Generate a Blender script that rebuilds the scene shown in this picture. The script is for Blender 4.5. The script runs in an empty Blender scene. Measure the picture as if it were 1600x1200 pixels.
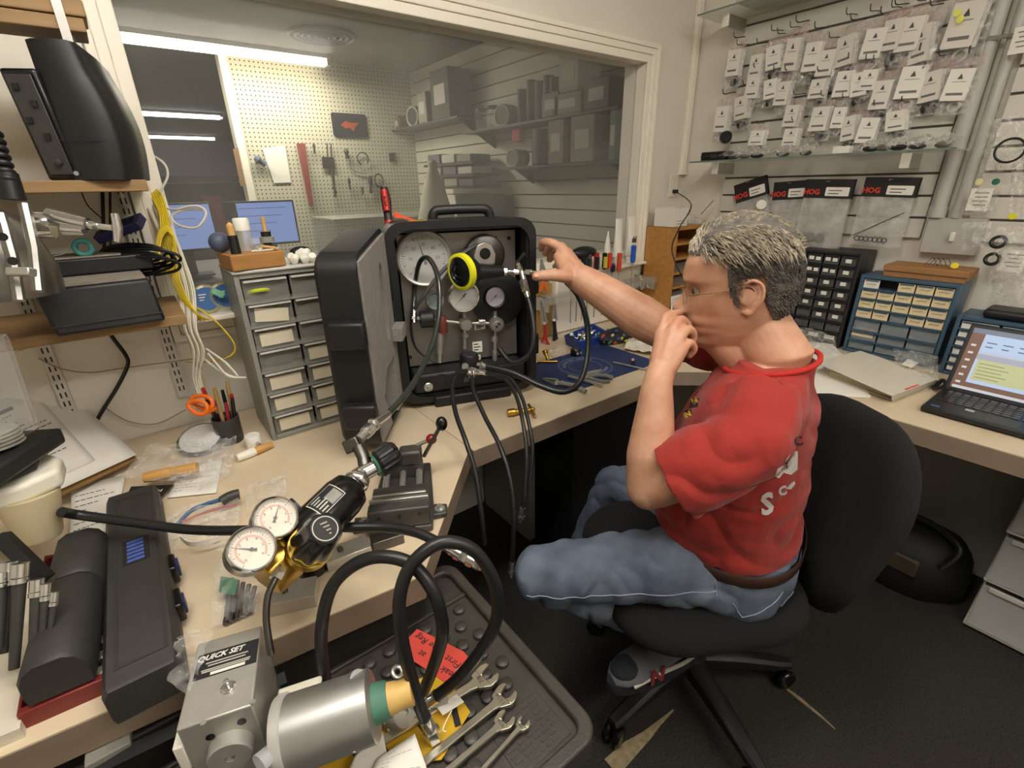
import bpy, bmesh, math, random
from math import sin, cos, pi, radians, sqrt, atan2, hypot
from mathutils import Vector as V, Matrix as MX, Euler
from mathutils.bvhtree import BVHTree
random.seed(7)
SC = bpy.context.scene
COL = SC.collection
# ---------------------------------------------------------------- camera
FPX = 744.27
CAMH = 1.40
PITCH, ROLL, YAW = radians(22.704), radians(-1.188), radians(37.046)
FW = V((sin(YAW)*cos(PITCH), cos(YAW)*cos(PITCH), -sin(PITCH)))
_r = V((cos(YAW), -sin(YAW), 0)); _u = _r.cross(FW)
RT = _r*cos(ROLL) + _u*sin(ROLL); UP = _u*cos(ROLL) - _r*sin(ROLL)
CAM = V((0, 0, CAMH))
cd = bpy.data.cameras.new('camera'); cam = bpy.data.objects.new('camera', cd); COL.objects.link(cam)
cd.sensor_width = 36; cd.lens = FPX/1600*36; cd.clip_start = .02; cd.clip_end = 60
cam.matrix_world = MX(((RT.x, UP.x, -FW.x, CAM.x), (RT.y, UP.y, -FW.y, CAM.y), (RT.z, UP.z, -FW.z, CAM.z), (0, 0, 0, 1)))
SC.camera = cam
# ---------------------------------------------------------------- light
w = bpy.data.worlds.new('world'); SC.world = w; w.use_nodes = True
w.node_tree.nodes['Background'].inputs[0].default_value = (1, .93, .82, 1)
w.node_tree.nodes['Background'].inputs[1].default_value = .12
SC.view_settings.view_transform = 'Standard'; SC.view_settings.look = 'None'
SC.view_settings.exposure = 0.0; SC.view_settings.gamma = 1; SC.view_settings.use_curve_mapping = False
def area(name, loc, size, power, col=(1, .94, .84), rot=(0, 0, 0)):
    l = bpy.data.lights.new(name, 'AREA'); l.shape = 'RECTANGLE'; l.size, l.size_y = size; l.energy = power; l.color = col
    o = bpy.data.objects.new(name, l); COL.objects.link(o); o.location = loc; o.rotation_euler = rot
    return o
# the two fixtures of this room are lit diffusers, built with the ceiling
area('ceiling_tube_light', (1.0, 4.6, 2.33), (1.5, .15), 26, (1, .96, .80))
area('ceiling_tube_light', (.9, 9.0, 2.40), (1.4, .15), 9, (.9, .95, 1))
# ---------------------------------------------------------------- points in the room seen along a line of sight
def ray(px, py): return FW + RT*((px-800)/FPX) - UP*((py-600)/FPX)
def G(px, py, z): d = ray(px, py); return CAM + d*((z-CAMH)/d.z)
def WX(px, py, x): d = ray(px, py); return CAM + d*(x/d.x)
def WY(px, py, y): d = ray(px, py); return CAM + d*(y/d.y)
def D(px, py, t): return CAM + ray(px, py)*t
# ---------------------------------------------------------------- materials
def lin(h):
    if isinstance(h, str):
        h = h.lstrip('#'); c = [int(h[i:i+2], 16)/255 for i in (0, 2, 4)]
    else: c = h
    return tuple(x/12.92 if x <= .04045 else ((x+.055)/1.055)**2.4 for x in c)
MATS = {}
def M(name, col='#888888', rough=.5, metal=0., noise=0., ns=20., bump=0., bs=150., emis=0., spec=.5, alpha=1., coat=0., stretch=None, col2=None, sheen=0.):
    if name in MATS: return MATS[name]
    m = bpy.data.materials.new(name); m.use_nodes = True; nt = m.node_tree; b = nt.nodes['Principled BSDF']
    c = lin(col)
    b.inputs['Base Color'].default_value = (*c, 1); b.inputs['Roughness'].default_value = rough
    b.inputs['Metallic'].default_value = metal; b.inputs['Specular IOR Level'].default_value = spec
    b.inputs['Alpha'].default_value = alpha
    if coat: b.inputs['Coat Weight'].default_value = coat
    if sheen: b.inputs['Sheen Weight'].default_value = sheen; b.inputs['Sheen Roughness'].default_value = .5
    if emis: b.inputs['Base Color'].default_value = (*[x*.15 for x in c], 1); b.inputs['Emission Color'].default_value = (*c, 1); b.inputs['Emission Strength'].default_value = emis
    if noise or bump:
        tc = nt.nodes.new('ShaderNodeTexCoord'); src = tc.outputs['Object']
        if stretch:
            mp = nt.nodes.new('ShaderNodeMapping'); mp.inputs['Scale'].default_value = stretch
            nt.links.new(src, mp.inputs['Vector']); src = mp.outputs[0]
    if noise:
        n = nt.nodes.new('ShaderNodeTexNoise'); n.inputs['Scale'].default_value = ns; n.inputs['Detail'].default_value = 5
        nt.links.new(src, n.inputs['Vector'])
        r = nt.nodes.new('ShaderNodeValToRGB'); r.color_ramp.elements[0].position = .3; r.color_ramp.elements[1].position = .7
        c2 = lin(col2) if col2 else tuple(x*(1-noise) for x in c)
        r.color_ramp.elements[0].color = (*c2, 1)
        r.color_ramp.elements[1].color = (*[min(1, x*(1+noise*.5)) for x in c], 1)
        nt.links.new(n.outputs[0], r.inputs[0]); nt.links.new(r.outputs[0], b.inputs['Base Color'])
    if bump:
        n = nt.nodes.new('ShaderNodeTexNoise'); n.inputs['Scale'].default_value = bs; n.inputs['Detail'].default_value = 3
        nt.links.new(src, n.inputs['Vector'])
        bp = nt.nodes.new('ShaderNodeBump'); bp.inputs['Strength'].default_value = bump; bp.inputs['Distance'].default_value = .004
        nt.links.new(n.outputs[0], bp.inputs['Height']); nt.links.new(bp.outputs[0], b.inputs['Normal'])
    MATS[name] = m
    return m
def clear(name, col='#ffffff', solid=.15, rough=.15, cloud=0., cs=6., ior=1.45):
    """thin clear sheet: mostly transparent, with gloss and a little haze"""
    if name in MATS: return MATS[name]
    m = bpy.data.materials.new(name); m.use_nodes = True; nt = m.node_tree
    b = nt.nodes['Principled BSDF']; out = nt.nodes['Material Output']
    b.inputs['Base Color'].default_value = (*lin(col), 1); b.inputs['Roughness'].default_value = rough
    t = nt.nodes.new('ShaderNodeBsdfTransparent'); mx = nt.nodes.new('ShaderNodeMixShader')
    lw = nt.nodes.new('ShaderNodeLayerWeight'); lw.inputs[0].default_value = .5
    pw = nt.nodes.new('ShaderNodeMath'); pw.operation = 'POWER'; pw.inputs[1].default_value = 5; nt.links.new(lw.outputs['Facing'], pw.inputs[0])
    fr = nt.nodes.new('ShaderNodeMath'); fr.operation = 'MULTIPLY_ADD'; fr.inputs[1].default_value = .7; fr.inputs[2].default_value = .03; nt.links.new(pw.outputs[0], fr.inputs[0])
    ad = nt.nodes.new('ShaderNodeMath'); ad.operation = 'ADD'; ad.use_clamp = True; ad.inputs[1].default_value = solid
    nt.links.new(fr.outputs[0], ad.inputs[0])
    if cloud:
        tc = nt.nodes.new('ShaderNodeTexCoord'); n = nt.nodes.new('ShaderNodeTexNoise'); n.inputs['Scale'].default_value = cs; n.inputs['Detail'].default_value = 4
        nt.links.new(tc.outputs['Object'], n.inputs['Vector'])
        mr = nt.nodes.new('ShaderNodeMapRange'); mr.inputs[1].default_value = .35; mr.inputs[2].default_value = .7
        mr.inputs[3].default_value = max(0, solid-cloud); mr.inputs[4].default_value = solid+cloud
        nt.links.new(n.outputs[0], mr.inputs[0]); nt.links.new(mr.outputs[0], ad.inputs[1])
    nt.links.new(ad.outputs[0], mx.inputs[0]); nt.links.new(t.outputs[0], mx.inputs[1]); nt.links.new(b.outputs[0], mx.inputs[2])
    nt.links.new(mx.outputs[0], out.inputs[0])
    MATS[name] = m
    return m
# ---------------------------------------------------------------- mesh building
def frame_to(d):
    d = V(d).normalized(); return d.to_track_quat('Z', 'Y').to_matrix()
def spline(pts, n=8, closed=False):
    P = [V(p) for p in pts]; out = []; N = len(P)
    for i in range(N if closed else N-1):
        g = lambda k: P[k % N] if closed else P[max(0, min(N-1, k))]
        a, b, c, d = g(i-1), g(i), g(i+1), g(i+2)
        for k in range(n):
            t = k/n
            out.append(.5*((2*b)+(c-a)*t+(2*a-5*b+4*c-d)*t*t+(3*b-a-3*c+d)*t**3))
    if not closed: out.append(P[-1])
    return out
class MB:
    def __init__(s): s.v = []; s.f = []
    def add(s, vs, fs, T=None):
        o = len(s.v)
        s.v += [(T @ V(p)) if T else V(p) for p in vs]; s.f += [tuple(i+o for i in f) for f in fs]; return s
    def bx(s, x0, x1, y0, y1, z0, z1, T=None):
        vs = [(x, y, z) for z in (z0, z1) for y in (y0, y1) for x in (x0, x1)]
        return s.add(vs, [(0, 2, 3, 1), (4, 5, 7, 6), (0, 1, 5, 4), (2, 6, 7, 3), (0, 4, 6, 2), (1, 3, 7, 5)], T)
    def box(s, c, d, T=None): return s.bx(c[0]-d[0]/2, c[0]+d[0]/2, c[1]-d[1]/2, c[1]+d[1]/2, c[2]-d[2]/2, c[2]+d[2]/2, T)
    def ring_stack(s, rings, caps=True, closed=False):
        o = len(s.v); n = len(rings[0])
        for r in rings: s.v += [V(p) for p in r]
        m = len(rings)
        for i in range(m if closed else m-1):
            j = (i+1) % m
            for k in range(n):
                l = (k+1) % n
                s.f.append((o+i*n+k, o+i*n+l, o+j*n+l, o+j*n+k))
        if caps and not closed:
            s.f.append(tuple(o+k for k in reversed(range(n)))); s.f.append(tuple(o+(m-1)*n+k for k in range(n)))
        return s
    def tube(s, pts, r, n=8, caps=True, closed=False):
        P = [V(p) for p in pts]; m = len(P); rs = r if isinstance(r, (list, tuple)) else [r]*m
        tan = []
        for i in range(m):
            a = P[(i-1) % m] if closed else P[max(0, i-1)]; b = P[(i+1) % m] if closed else P[min(m-1, i+1)]
            t = b-a; tan.append(t.normalized() if t.length > 1e-9 else V((0, 0, 1)))
        q = frame_to(tan[0]); X = q.col[0].copy(); rings = []
        for i in range(m):
            X = X - tan[i]*X.dot(tan[i])
            if X.length < 1e-6: X = tan[i].orthogonal()
            X.normalize(); Y = tan[i].cross(X)
            rings.append([P[i]+(X*cos(2*pi*k/n)+Y*sin(2*pi*k/n))*rs[i] for k in range(n)])
        return s.ring_stack(rings, caps, closed)
    def cyl(s, p0, p1, r0, r1=None, n=16, caps=True): return s.tube([p0, p1], [r0, r0 if r1 is None else r1], n, caps)
    def lathe(s, prof, n=24, o=(0, 0, 0), ax=(0, 0, 1), caps=True):
        R = frame_to(ax); o = V(o)
        return s.ring_stack([[o+R @ V((r*cos(2*pi*k/n), r*sin(2*pi*k/n), z)) for k in range(n)] for r, z in prof], caps)
    def prism(s, poly, z0, z1, T=None):
        n = len(poly); vs = [(p[0], p[1], z0) for p in poly]+[(p[0], p[1], z1) for p in poly]
        fs = [tuple(reversed(range(n))), tuple(range(n, 2*n))]+[(k, (k+1) % n, n+(k+1) % n, n+k) for k in range(n)]
        return s.add(vs, fs, T)
    def frame(s, outer, inner, z0, z1, T=None):
        """flat plate with a hole; both outlines have the same number of points"""
        n = len(outer); vs = [(*p, z) for z in (z0, z1) for p in outer]+[(*p, z) for z in (z0, z1) for p in inner]
        fs = []
        for k in range(n):
            l = (k+1) % n
            fs += [(k, l, n+l, n+k), (2*n+l, 2*n+k, 3*n+k, 3*n+l), (n+k, n+l, 3*n+l, 3*n+k), (l, k, 2*n+k, 2*n+l)]
        return s.add(vs, fs, T)
    def grid(s, fn, nu, nv, T=None):
        vs = [fn(i/nu, j/nv) for j in range(nv+1) for i in range(nu+1)]
        return s.add(vs, [(j*(nu+1)+i, j*(nu+1)+i+1, (j+1)*(nu+1)+i+1, (j+1)*(nu+1)+i) for j in range(nv) for i in range(nu)], T)
    def ball(s, c, r, n=16, m=10, T=None):
        rr = r if isinstance(r, (list, tuple)) else (r, r, r); c = V(c)
        rings = []
        for j in range(1, m):
            a = pi*j/m
            rings.append([V((rr[0]*sin(a)*cos(2*pi*k/n), rr[1]*sin(a)*sin(2*pi*k/n), -rr[2]*cos(a))) for k in range(n)])
        vs = [c+p for r_ in rings for p in r_]+[c+V((0, 0, -rr[2])), c+V((0, 0, rr[2]))]; b = len(vs)-2
        fs = [(j*n+k, j*n+(k+1) % n, (j+1)*n+(k+1) % n, (j+1)*n+k) for j in range(m-2) for k in range(n)]
        fs += [(b, (k+1) % n, k) for k in range(n)]+[(b+1, (m-2)*n+k, (m-2)*n+(k+1) % n) for k in range(n)]
        return s.add(vs, fs, T)
    def torus(s, c, R, r, ax=(0, 0, 1), n=24, m=8):
        Q = frame_to(ax); c = V(c)
        return s.tube([c+Q @ V((R*cos(2*pi*k/n), R*sin(2*pi*k/n), 0)) for k in range(n)], r, m, closed=True)
    def build(s, name, mat, parent=None, label=None, cat=None, group=None, kind=None, smooth=False, bevel=0, world=False, seg=2, solid=0, sub=0):
        vs = s.v; loc = None
        if parent is not None and world:
            inv = WORLD[parent.name].inverted(); vs = [inv @ p for p in vs]
        if parent is None:
            lo = V([min(p[i] for p in vs) for i in range(3)]); hi = V([max(p[i] for p in vs) for i in range(3)])
            loc = V(((lo.x+hi.x)/2, (lo.y+hi.y)/2, lo.z)); vs = [p-loc for p in vs]
        me = bpy.data.meshes.new(name); me.from_pydata([tuple(p) for p in vs], [], s.f); me.update()
        bm = bmesh.new(); bm.from_mesh(me); bmesh.ops.recalc_face_normals(bm, faces=bm.faces); bm.to_mesh(me); bm.free()
        if isinstance(smooth, (int, float)) and smooth:
            me.polygons.foreach_set('use_smooth', [True]*len(me.polygons))
            me.set_sharp_from_angle(angle=radians(40 if smooth is True else smooth))
        me.materials.append(mat)
        o = bpy.data.objects.new(name, me); COL.objects.link(o)
        if parent is not None: o.parent = parent; WORLD[o.name] = WORLD[parent.name].copy()
        else: o.location = loc; WORLD[o.name] = MX.Translation(loc)
        if bevel:
            md = o.modifiers.new('bevel', 'BEVEL'); md.width = bevel; md.segments = seg; md.limit_method = 'ANGLE'; md.angle_limit = radians(40)
            if not smooth: me.polygons.foreach_set('use_smooth', [True]*len(me.polygons)); me.set_sharp_from_angle(angle=radians(60))
        if solid:
            md = o.modifiers.new('solid', 'SOLIDIFY'); md.thickness = solid; md.offset = 0
        if sub:
            md = o.modifiers.new('sub', 'SUBSURF'); md.levels = sub; md.render_levels = sub
        if label: o['label'] = label
        if cat: o['category'] = cat
        if group: o['group'] = group
        if kind: o['kind'] = kind
        return o
WORLD = {}
def thing(name, label, cat, loc=(0, 0, 0), rz=0, group=None, kind=None, rot=None):
    o = bpy.data.objects.new(name, None); COL.objects.link(o); o.location = loc; o.empty_display_size = .05
    e = Euler(rot) if rot else Euler((0, 0, rz)); o.rotation_euler = e
    if label: o['label'] = label
    if cat: o['category'] = cat
    if group: o['group'] = group
    if kind: o['kind'] = kind
    WORLD[o.name] = MX.Translation(V(loc)) @ e.to_matrix().to_4x4()
    return o
def local(o, p): return WORLD[o.name].inverted() @ V(p)
def dup(root, loc, rz=None, label=None, group=None, rot=None):
    r = root.copy(); COL.objects.link(r); r.location = loc
    if rz is not None: r.rotation_euler = (0, 0, rz)
    if rot is not None: r.rotation_euler = rot
    if label: r['label'] = label
    if group: r['group'] = group
    WORLD[r.name] = MX.Translation(V(loc)) @ r.rotation_euler.to_matrix().to_4x4()
    for ch in [c for c in bpy.data.objects if c.parent == root]:
        c = ch.copy(); COL.objects.link(c); c.parent = r
        for g in [k for k in bpy.data.objects if k.parent == ch]:
            d = g.copy(); COL.objects.link(d); d.parent = c
    return r
def dup_part(o, parent, loc=None):
    c = o.copy(); COL.objects.link(c); c.parent = parent
    if loc is not None: c.location = loc
    WORLD[c.name] = WORLD[parent.name].copy()
    return c
def text(s, size, mat, parent, T, name='lettering', depth=.0006, align='CENTER', shear=0., bold=0., space=1.):
    """raised or printed lettering; T is the matrix of the lettering plane in the parent's space"""
    cu = bpy.data.curves.new('t', 'FONT'); cu.body = s; cu.size = size; cu.align_x = align; cu.align_y = 'CENTER'
    cu.extrude = depth; cu.resolution_u = 2; cu.shear = shear; cu.offset = bold; cu.space_character = space
    t = bpy.data.objects.new('t', cu); COL.objects.link(t)
    bpy.context.view_layer.update()
    me = bpy.data.meshes.new_from_object(t.evaluated_get(bpy.context.evaluated_depsgraph_get()))
    bpy.data.objects.remove(t); me.transform(T); me.materials.clear(); me.materials.append(mat); me.name = name
    o = bpy.data.objects.new(name, me); COL.objects.link(o); o.parent = parent; WORLD[o.name] = WORLD[parent.name].copy()
    return o
def axes(o, x, y):
    """matrix with origin o, x axis x, y axis y (made square), z = x cross y"""
    x = V(x).normalized(); z = x.cross(V(y)).normalized(); y = z.cross(x)
    return MX(((x.x, y.x, z.x, o[0]), (x.y, y.y, z.y, o[1]), (x.z, y.z, z.z, o[2]), (0, 0, 0, 1)))
def rrect(w, h, r, n=4, cx=0, cy=0):
    out = []
    for sx, sy, a0 in ((1, -1, -90), (1, 1, 0), (-1, 1, 90), (-1, -1, 180)):
        for k in range(n+1):
            a = radians(a0+90*k/n); out.append((cx+sx*(w/2-r)+r*cos(a), cy+sy*(h/2-r)+r*sin(a)))
    return out
# ---- palette
m_wall = M('wall_paint', '#e3ddd0', .75, noise=.04, ns=3, bump=.05, bs=60)
m_trim = M('trim_paint', '#f3ecdc', .45, noise=.03, ns=6)
m_ceil = M('ceiling_paint', '#cfcabc', .9, noise=.06, ns=4, bump=.2, bs=80)
m_lam = M('bench_laminate', '#dac8ab', .42, noise=.06, ns=5, col2='#cdbb9e')
m_lamedge = M('bench_edge', '#8f7d6b', .5, noise=.12, ns=14)
m_blk = M('black_plastic', '#1b1b1c', .45, noise=.15, ns=30, bump=.06, bs=300)
m_blkg = M('black_gloss', '#121213', .22)
m_rub = M('black_rubber', '#151515', .42, noise=.15, ns=40)
m_dk = M('dark_grey_plastic', '#3a3936', .5, noise=.12, ns=25)
m_grey = M('grey_plastic', '#8d8b84', .5, noise=.06, ns=25)
m_lgrey = M('light_grey_plastic', '#bdbab0', .5)
m_white = M('white_plastic', '#ece8dc', .4)
m_paper = M('white_paper', '#eeeae0', .8, noise=.03, ns=8)
m_chr = M('chrome', '#dededc', .16, .95)
m_steel = M('brushed_steel', '#c6c4be', .34, .8, noise=.1, ns=30)
m_dsteel = M('dark_steel', '#6d6a66', .38, 1., noise=.2, ns=40)
m_alu = M('aluminium', '#c4c4c2', .42, .9, noise=.06, ns=40)
m_brass = M('brass', '#c9a54a', .28, 1.)
m_wood = M('shelf_wood', '#94754d', .6, noise=.25, ns=6, stretch=(1, 12, 12))
m_oak = M('oak_wood', '#c08845', .5, noise=.2, ns=5, stretch=(2, 10, 10))
m_red = M('red_plastic', '#c02a20', .4)
m_org = M('orange_plastic', '#e8701c', .38)
m_yel = M('yellow_plastic', '#e5c81e', .45)
m_blue = M('blue_plastic', '#2450a8', .42)
m_bag = clear('poly_bag', '#f4f2ee', .17, .10, .16, 40)
m_clear = clear('clear_plastic', '#f2f4f4', .07, .08)
m_ink = M('black_ink', '#1c1c1e', .7)
m_skin = M('skin', '#c79a7e', .5, noise=.10, ns=22, bump=.08, bs=160, col2='#b98468')
# ================================================================= the room
YB, XR, ZC = 1.60, 2.35, 2.45          # window wall, right wall, ceiling
FLOOR = thing('floor', None, None, (0, 0, 0), kind='structure')
m_carpet = M('charcoal_carpet', '#38352f', .95, noise=.45, ns=160, bump=.8, bs=420, col2='#1f1d1a')
MB().bx(-1.6, XR+.1, -2.2, YB+.1, -.06, 0).build('carpet', m_carpet, FLOOR)
m_tear = M('carpet_backing', '#9b8a6c', .9, noise=.3, ns=60)
def strip(p, wd):
    mb = MB(); a = []; b = []
    for i, q in enumerate(p):
        q = V(q); t = (V(p[min(i+1, len(p)-1)])-V(p[max(i-1, 0)])).normalized(); n = V((-t.y, t.x, 0))
        a.append(q+n*wd[i]); b.append(q-n*wd[i])
    vs = [V((q.x, q.y, z)) for q in a+b for z in (0., .003)]
    N = len(p); top = lambda k: 2*k+1
    mb.add(vs, [(top(i), top(i+1), top(N+i+1), top(N+i)) for i in range(N-1)]+[(2*i, 2*i+1, 2*i+3, 2*i+2) for i in range(N-1)]+[(2*(N+i), 2*(N+i)+1, 2*(N+i)+3, 2*(N+i)+2) for i in range(N-1)])
    return mb
strip([G(955, 1200, 0), G(985, 1170, 0), G(1010, 1150, 0), G(1030, 1130, 0), G(1052, 1110, 0)], [.024, .02, .012, .006, .002]).build('carpet_seam', m_tear, FLOOR)
strip([G(1230, 1078, 0), G(1250, 1093, 0), G(1285, 1122, 0), G(1305, 1140, 0)], [.003, .006, .003, .001]).build('carpet_seam', m_tear, FLOOR)
MB().bx(-1.7, XR+.1, -2.3, YB+.12, ZC, ZC+.06).build('ceiling', m_ceil, kind='structure')
MB().bx(XR, XR+.1, -2.3, YB+.1, 0, ZC).build('wall_right', m_wall, kind='structure')
MB().bx(-1.7, -1.6, -2.3, YB+.1, 0, ZC).build('wall_left', m_wall, kind='structure')
MB().bx(-1.6, XR, -2.3, -2.2, 0, ZC).build('wall_front', m_wall, kind='structure')
# window wall with the opening
WX0, WX1, WZ0, WZ1 = .085, 1.993, 1.075, 1.893
wb = MB(); o4 = [(-1.6, 0), (XR, 0), (XR, ZC), (-1.6, ZC)]; i4 = [(WX0, WZ0), (WX1, WZ0), (WX1, WZ1), (WX0, WZ1)]
TW = MX(((1, 0, 0, 0), (0, 0, -1, YB+.12), (0, 1, 0, 0), (0, 0, 0, 1)))
wb.frame(o4, i4, 0, .12, TW); wb.build('wall_back', m_wall, kind='structure')
# window: profiled casing, jamb, pane
WIN = thing('window_1', None, None, ((WX0+WX1)/2, YB, WZ0), kind='structure')
def casing(prof_list):
    for (lo, hi, z0, z1) in prof_list:
        mb = MB()
        mk = lambda e: [(WX0-e, WZ0-e), (WX1+e, WZ0-e), (WX1+e, WZ1+e), (WX0-e, WZ1+e)]
        mb.frame(mk(hi), mk(lo), .12+z0, .12+z1, TW); mb.build('casing_moulding', m_trim, WIN, world=True, bevel=.003)
casing([(-.010, .020, 0, .010), (.020, .044, 0, .017), (.044, .063, 0, .024)])
mb = MB(); e = lambda k: [(WX0+k, WZ0+k), (WX1-k, WZ0+k), (WX1-k, WZ1-k), (WX0+k, WZ1-k)]
mb.frame(e(0), e(.008), .0, .12, TW); mb.build('window_jamb', m_trim, WIN, world=True)
m_glass = clear('dusty_window_glass', '#d6d4cc', .075, .05, .045, 1.6)
MB().bx(WX0+.008, WX1-.008, YB+.050, YB+.056, WZ0+.008, WZ1-.008).build('pane', m_glass, WIN, world=True)
# ================================================================= the room behind the glass
PX0, PX1, PY = .93, 2.58, 5.0
m_peg = M('pegboard_hardboard', '#c9c4ae', .7, noise=.05, ns=3)
def pegboard_holes(m):
    nt = m.node_tree; b = nt.nodes['Principled BSDF']; src = b.inputs['Base Color'].links[0].from_socket
    tc = nt.nodes.new('ShaderNodeTexCoord'); sp = nt.nodes.new('ShaderNodeSeparateXYZ'); nt.links.new(tc.outputs['Object'], sp.inputs[0])
    def cell(s):
        a = nt.nodes.new('ShaderNodeMath'); a.operation = 'PINGPONG'; a.inputs[1].default_value = .0175; nt.links.new(s, a.inputs[0]); return a.outputs[0]
    cx, cz = cell(sp.outputs[0]), cell(sp.outputs[2])
    sq = []
    for s in (cx, cz):
        p = nt.nodes.new('ShaderNodeMath'); p.operation = 'POWER'; p.inputs[1].default_value = 2; nt.links.new(s, p.inputs[0]); sq.append(p.outputs[0])
    ad = nt.nodes.new('ShaderNodeMath'); ad.operation = 'ADD'; nt.links.new(sq[0], ad.inputs[0]); nt.links.new(sq[1], ad.inputs[1])
    lt = nt.nodes.new('ShaderNodeMath'); lt.operation = 'LESS_THAN'; lt.inputs[1].default_value = .0058**2; nt.links.new(ad.outputs[0], lt.inputs[0])
    mx = nt.nodes.new('ShaderNodeMix'); mx.data_type = 'RGBA'; nt.links.new(lt.outputs[0], mx.inputs[0]); nt.links.new(src, mx.inputs[6]); mx.inputs[7].default_value = (.035, .03, .025, 1)
    nt.links.new(mx.outputs[2], b.inputs['Base Color'])
pegboard_holes(m_peg)
MB().bx(-3, 4, YB+.12, 14, -.05, 0).build('floor', M('back_room_floor', '#56534c', .8, noise=.2, ns=8), kind='structure')
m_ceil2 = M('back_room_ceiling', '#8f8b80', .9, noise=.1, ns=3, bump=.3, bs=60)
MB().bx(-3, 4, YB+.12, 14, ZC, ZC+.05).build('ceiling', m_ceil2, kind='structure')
MB().bx(PX0, PX1, PY, PY+.02, 0, ZC).build('wall_pegboard', m_peg, kind='structure')
MB().bx(PX0-.03, PX0+.03, PY-.02, PY+.12, 0, ZC).build('trim_1', m_trim, kind='structure')
m_dkwall = M('far_wall_paint', '#6a6a68', .8, noise=.1, ns=2)
MB().bx(-3, 4, 13.6, 13.7, 0, ZC).build('wall_far', m_dkwall, kind='structure')
MB().bx(-3.1, -3, YB+.12, 13.6, 0, ZC).build('wall_far_left', m_dkwall, kind='structure')
MB().bx(3.9, 4, PY, 13.6, 0, ZC).build('wall_far_right', m_dkwall, kind='structure')
m_slat = M('slatwall_board', '#cdc8b8', .6, noise=.05, ns=4)
m_groove = M('slatwall_groove', '#6e6a5e', .7)
SW = thing('wall_slatwall', None, None, (PX1, 3.3, 0), kind='structure')
MB().bx(PX1+.012, PX1+.05, YB+.12, PY, 0, ZC).build('backing_board', m_groove, SW, world=True)
z = .62; pitch = .1015
while z < ZC-.02:
    MB().bx(PX1, PX1+.016, YB+.13, PY, z, min(ZC, z+pitch-.011)).build('slat', m_slat, SW, world=True)
    z += pitch
# tube lights of the back room
m_tube = M('lit_tube', '#fff4d8', .4, emis=9)
m_tubec = M('lit_tube_far', '#eef4ff', .4, emis=7)
def tube_fixture(x0, x1, y, z, lab, mt):
    t = thing('tube_light', lab, 'light', ((x0+x1)/2, y, z-.05), group='tube lights behind the window')
    MB().bx(x0, x1, y-.07, y+.07, z-.03, z).build('housing', m_white, t, world=True)
    MB().bx(x0+.03, x1-.03, y-.055, y+.055, z-.075, z-.031).build('diffuser', mt, t, world=True, bevel=.012)
    for a in (x0, x1-.03): MB().bx(a, a+.03, y-.06, y+.06, z-.078, z-.03).build('end_cap', m_white, t, world=True)
tube_fixture(-.2, 1.72, 4.82, ZC, 'long bright tube light nearest behind the window, over the pegboard', m_tube)
tube_fixture(.1, 1.5, 9.0, ZC, 'middle tube light farther back beyond the pegboard', m_tubec)
tube_fixture(.2, 1.9, 12.6, ZC, 'short farthest tube light at the back of the dark room', m_tubec)
mb = MB()
for k in range(5): mb.torus((1.48, 4.2, ZC-.012), .05+.045*k, .012, n=28, m=6)
mb.build('ceiling_vent', m_grey, label='round ceiling vent behind the window glass', cat='vent', smooth=True)
# light fixture of this room, above the camera
def panel(x, y, lx, e):
    t = thing('ceiling_light', 'long fluorescent ceiling light above the bench' if y > 0 else 'long fluorescent ceiling light at the back of the room', 'light', (x, y, ZC-.06))
    MB().bx(-lx/2, lx/2, -.13, .13, .03, .06).build('housing', m_white, t)
    MB().bx(-lx/2+.02, lx/2-.02, -.105, .105, -.06, .03).build('diffuser', M('lit_diffuser_%d' % e, (1, .977, .945), .4, emis=e), t, bevel=.03)
panel(.15, .35, 1.4, 23); panel(.85, -.95, 1.4, 20)
# ---- benches
def slab(poly, z0, z1, name, lab, cat, loc, edge=.006, legs=()):
    t = thing(name, lab, cat, loc)
    mb = MB().prism(poly, z1-.003, z1); mb.build('laminate_top', m_lam, t, world=True)
    mb = MB().prism(poly, z0, z1-.003); mb.build('edge_band', m_lamedge, t, world=True)
    for (x0, x1, y0, y1) in legs: MB().bx(x0, x1, y0, y1, 0, z0).build('support_panel', M('grey_panel', '#a9a7a0', .6, noise=.05, ns=4), t, world=True)
    return t
BZ = .76
SEAM = .568
lbp = [(-1.0, .755), (.0, .652), (.262, .622), (.327, .691), (SEAM, .945), (SEAM, YB-.005), (-1.0, YB-.005)]
slab(lbp, BZ-.055, BZ, 'workbench', 'beige laminate workbench carrying the vise and small parts drawers', 'workbench', (0, 1.1, 0), legs=[(-1.0, -.97, .8, 1.55), (.50, .53, 1.2, 1.58)])
RDX = 1.60
rbp = [(SEAM+.0015, .928), (1.45, .930), (RDX, .80), (XR-.006, .80), (XR-.006, YB-.005), (SEAM+.0015, YB-.005)]
slab(rbp, BZ-.055, BZ, 'workbench', 'beige laminate workbench under the window with the blue mat', 'workbench', (1.4, 1.2, 0), legs=[(1.02, 1.05, 1.25, 1.58)])
rdp = [(RDX, .7985), (RDX, .0), (RDX+.03, -.9), (XR-.006, -.9), (XR-.006, .7985)]
slab(rdp, BZ-.055, BZ, 'desk', 'beige laminate desk along the right wall with the laptop', 'desk', (2.0, 0, 0), legs=[(2.22, 2.25, -.88, .75)])
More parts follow.
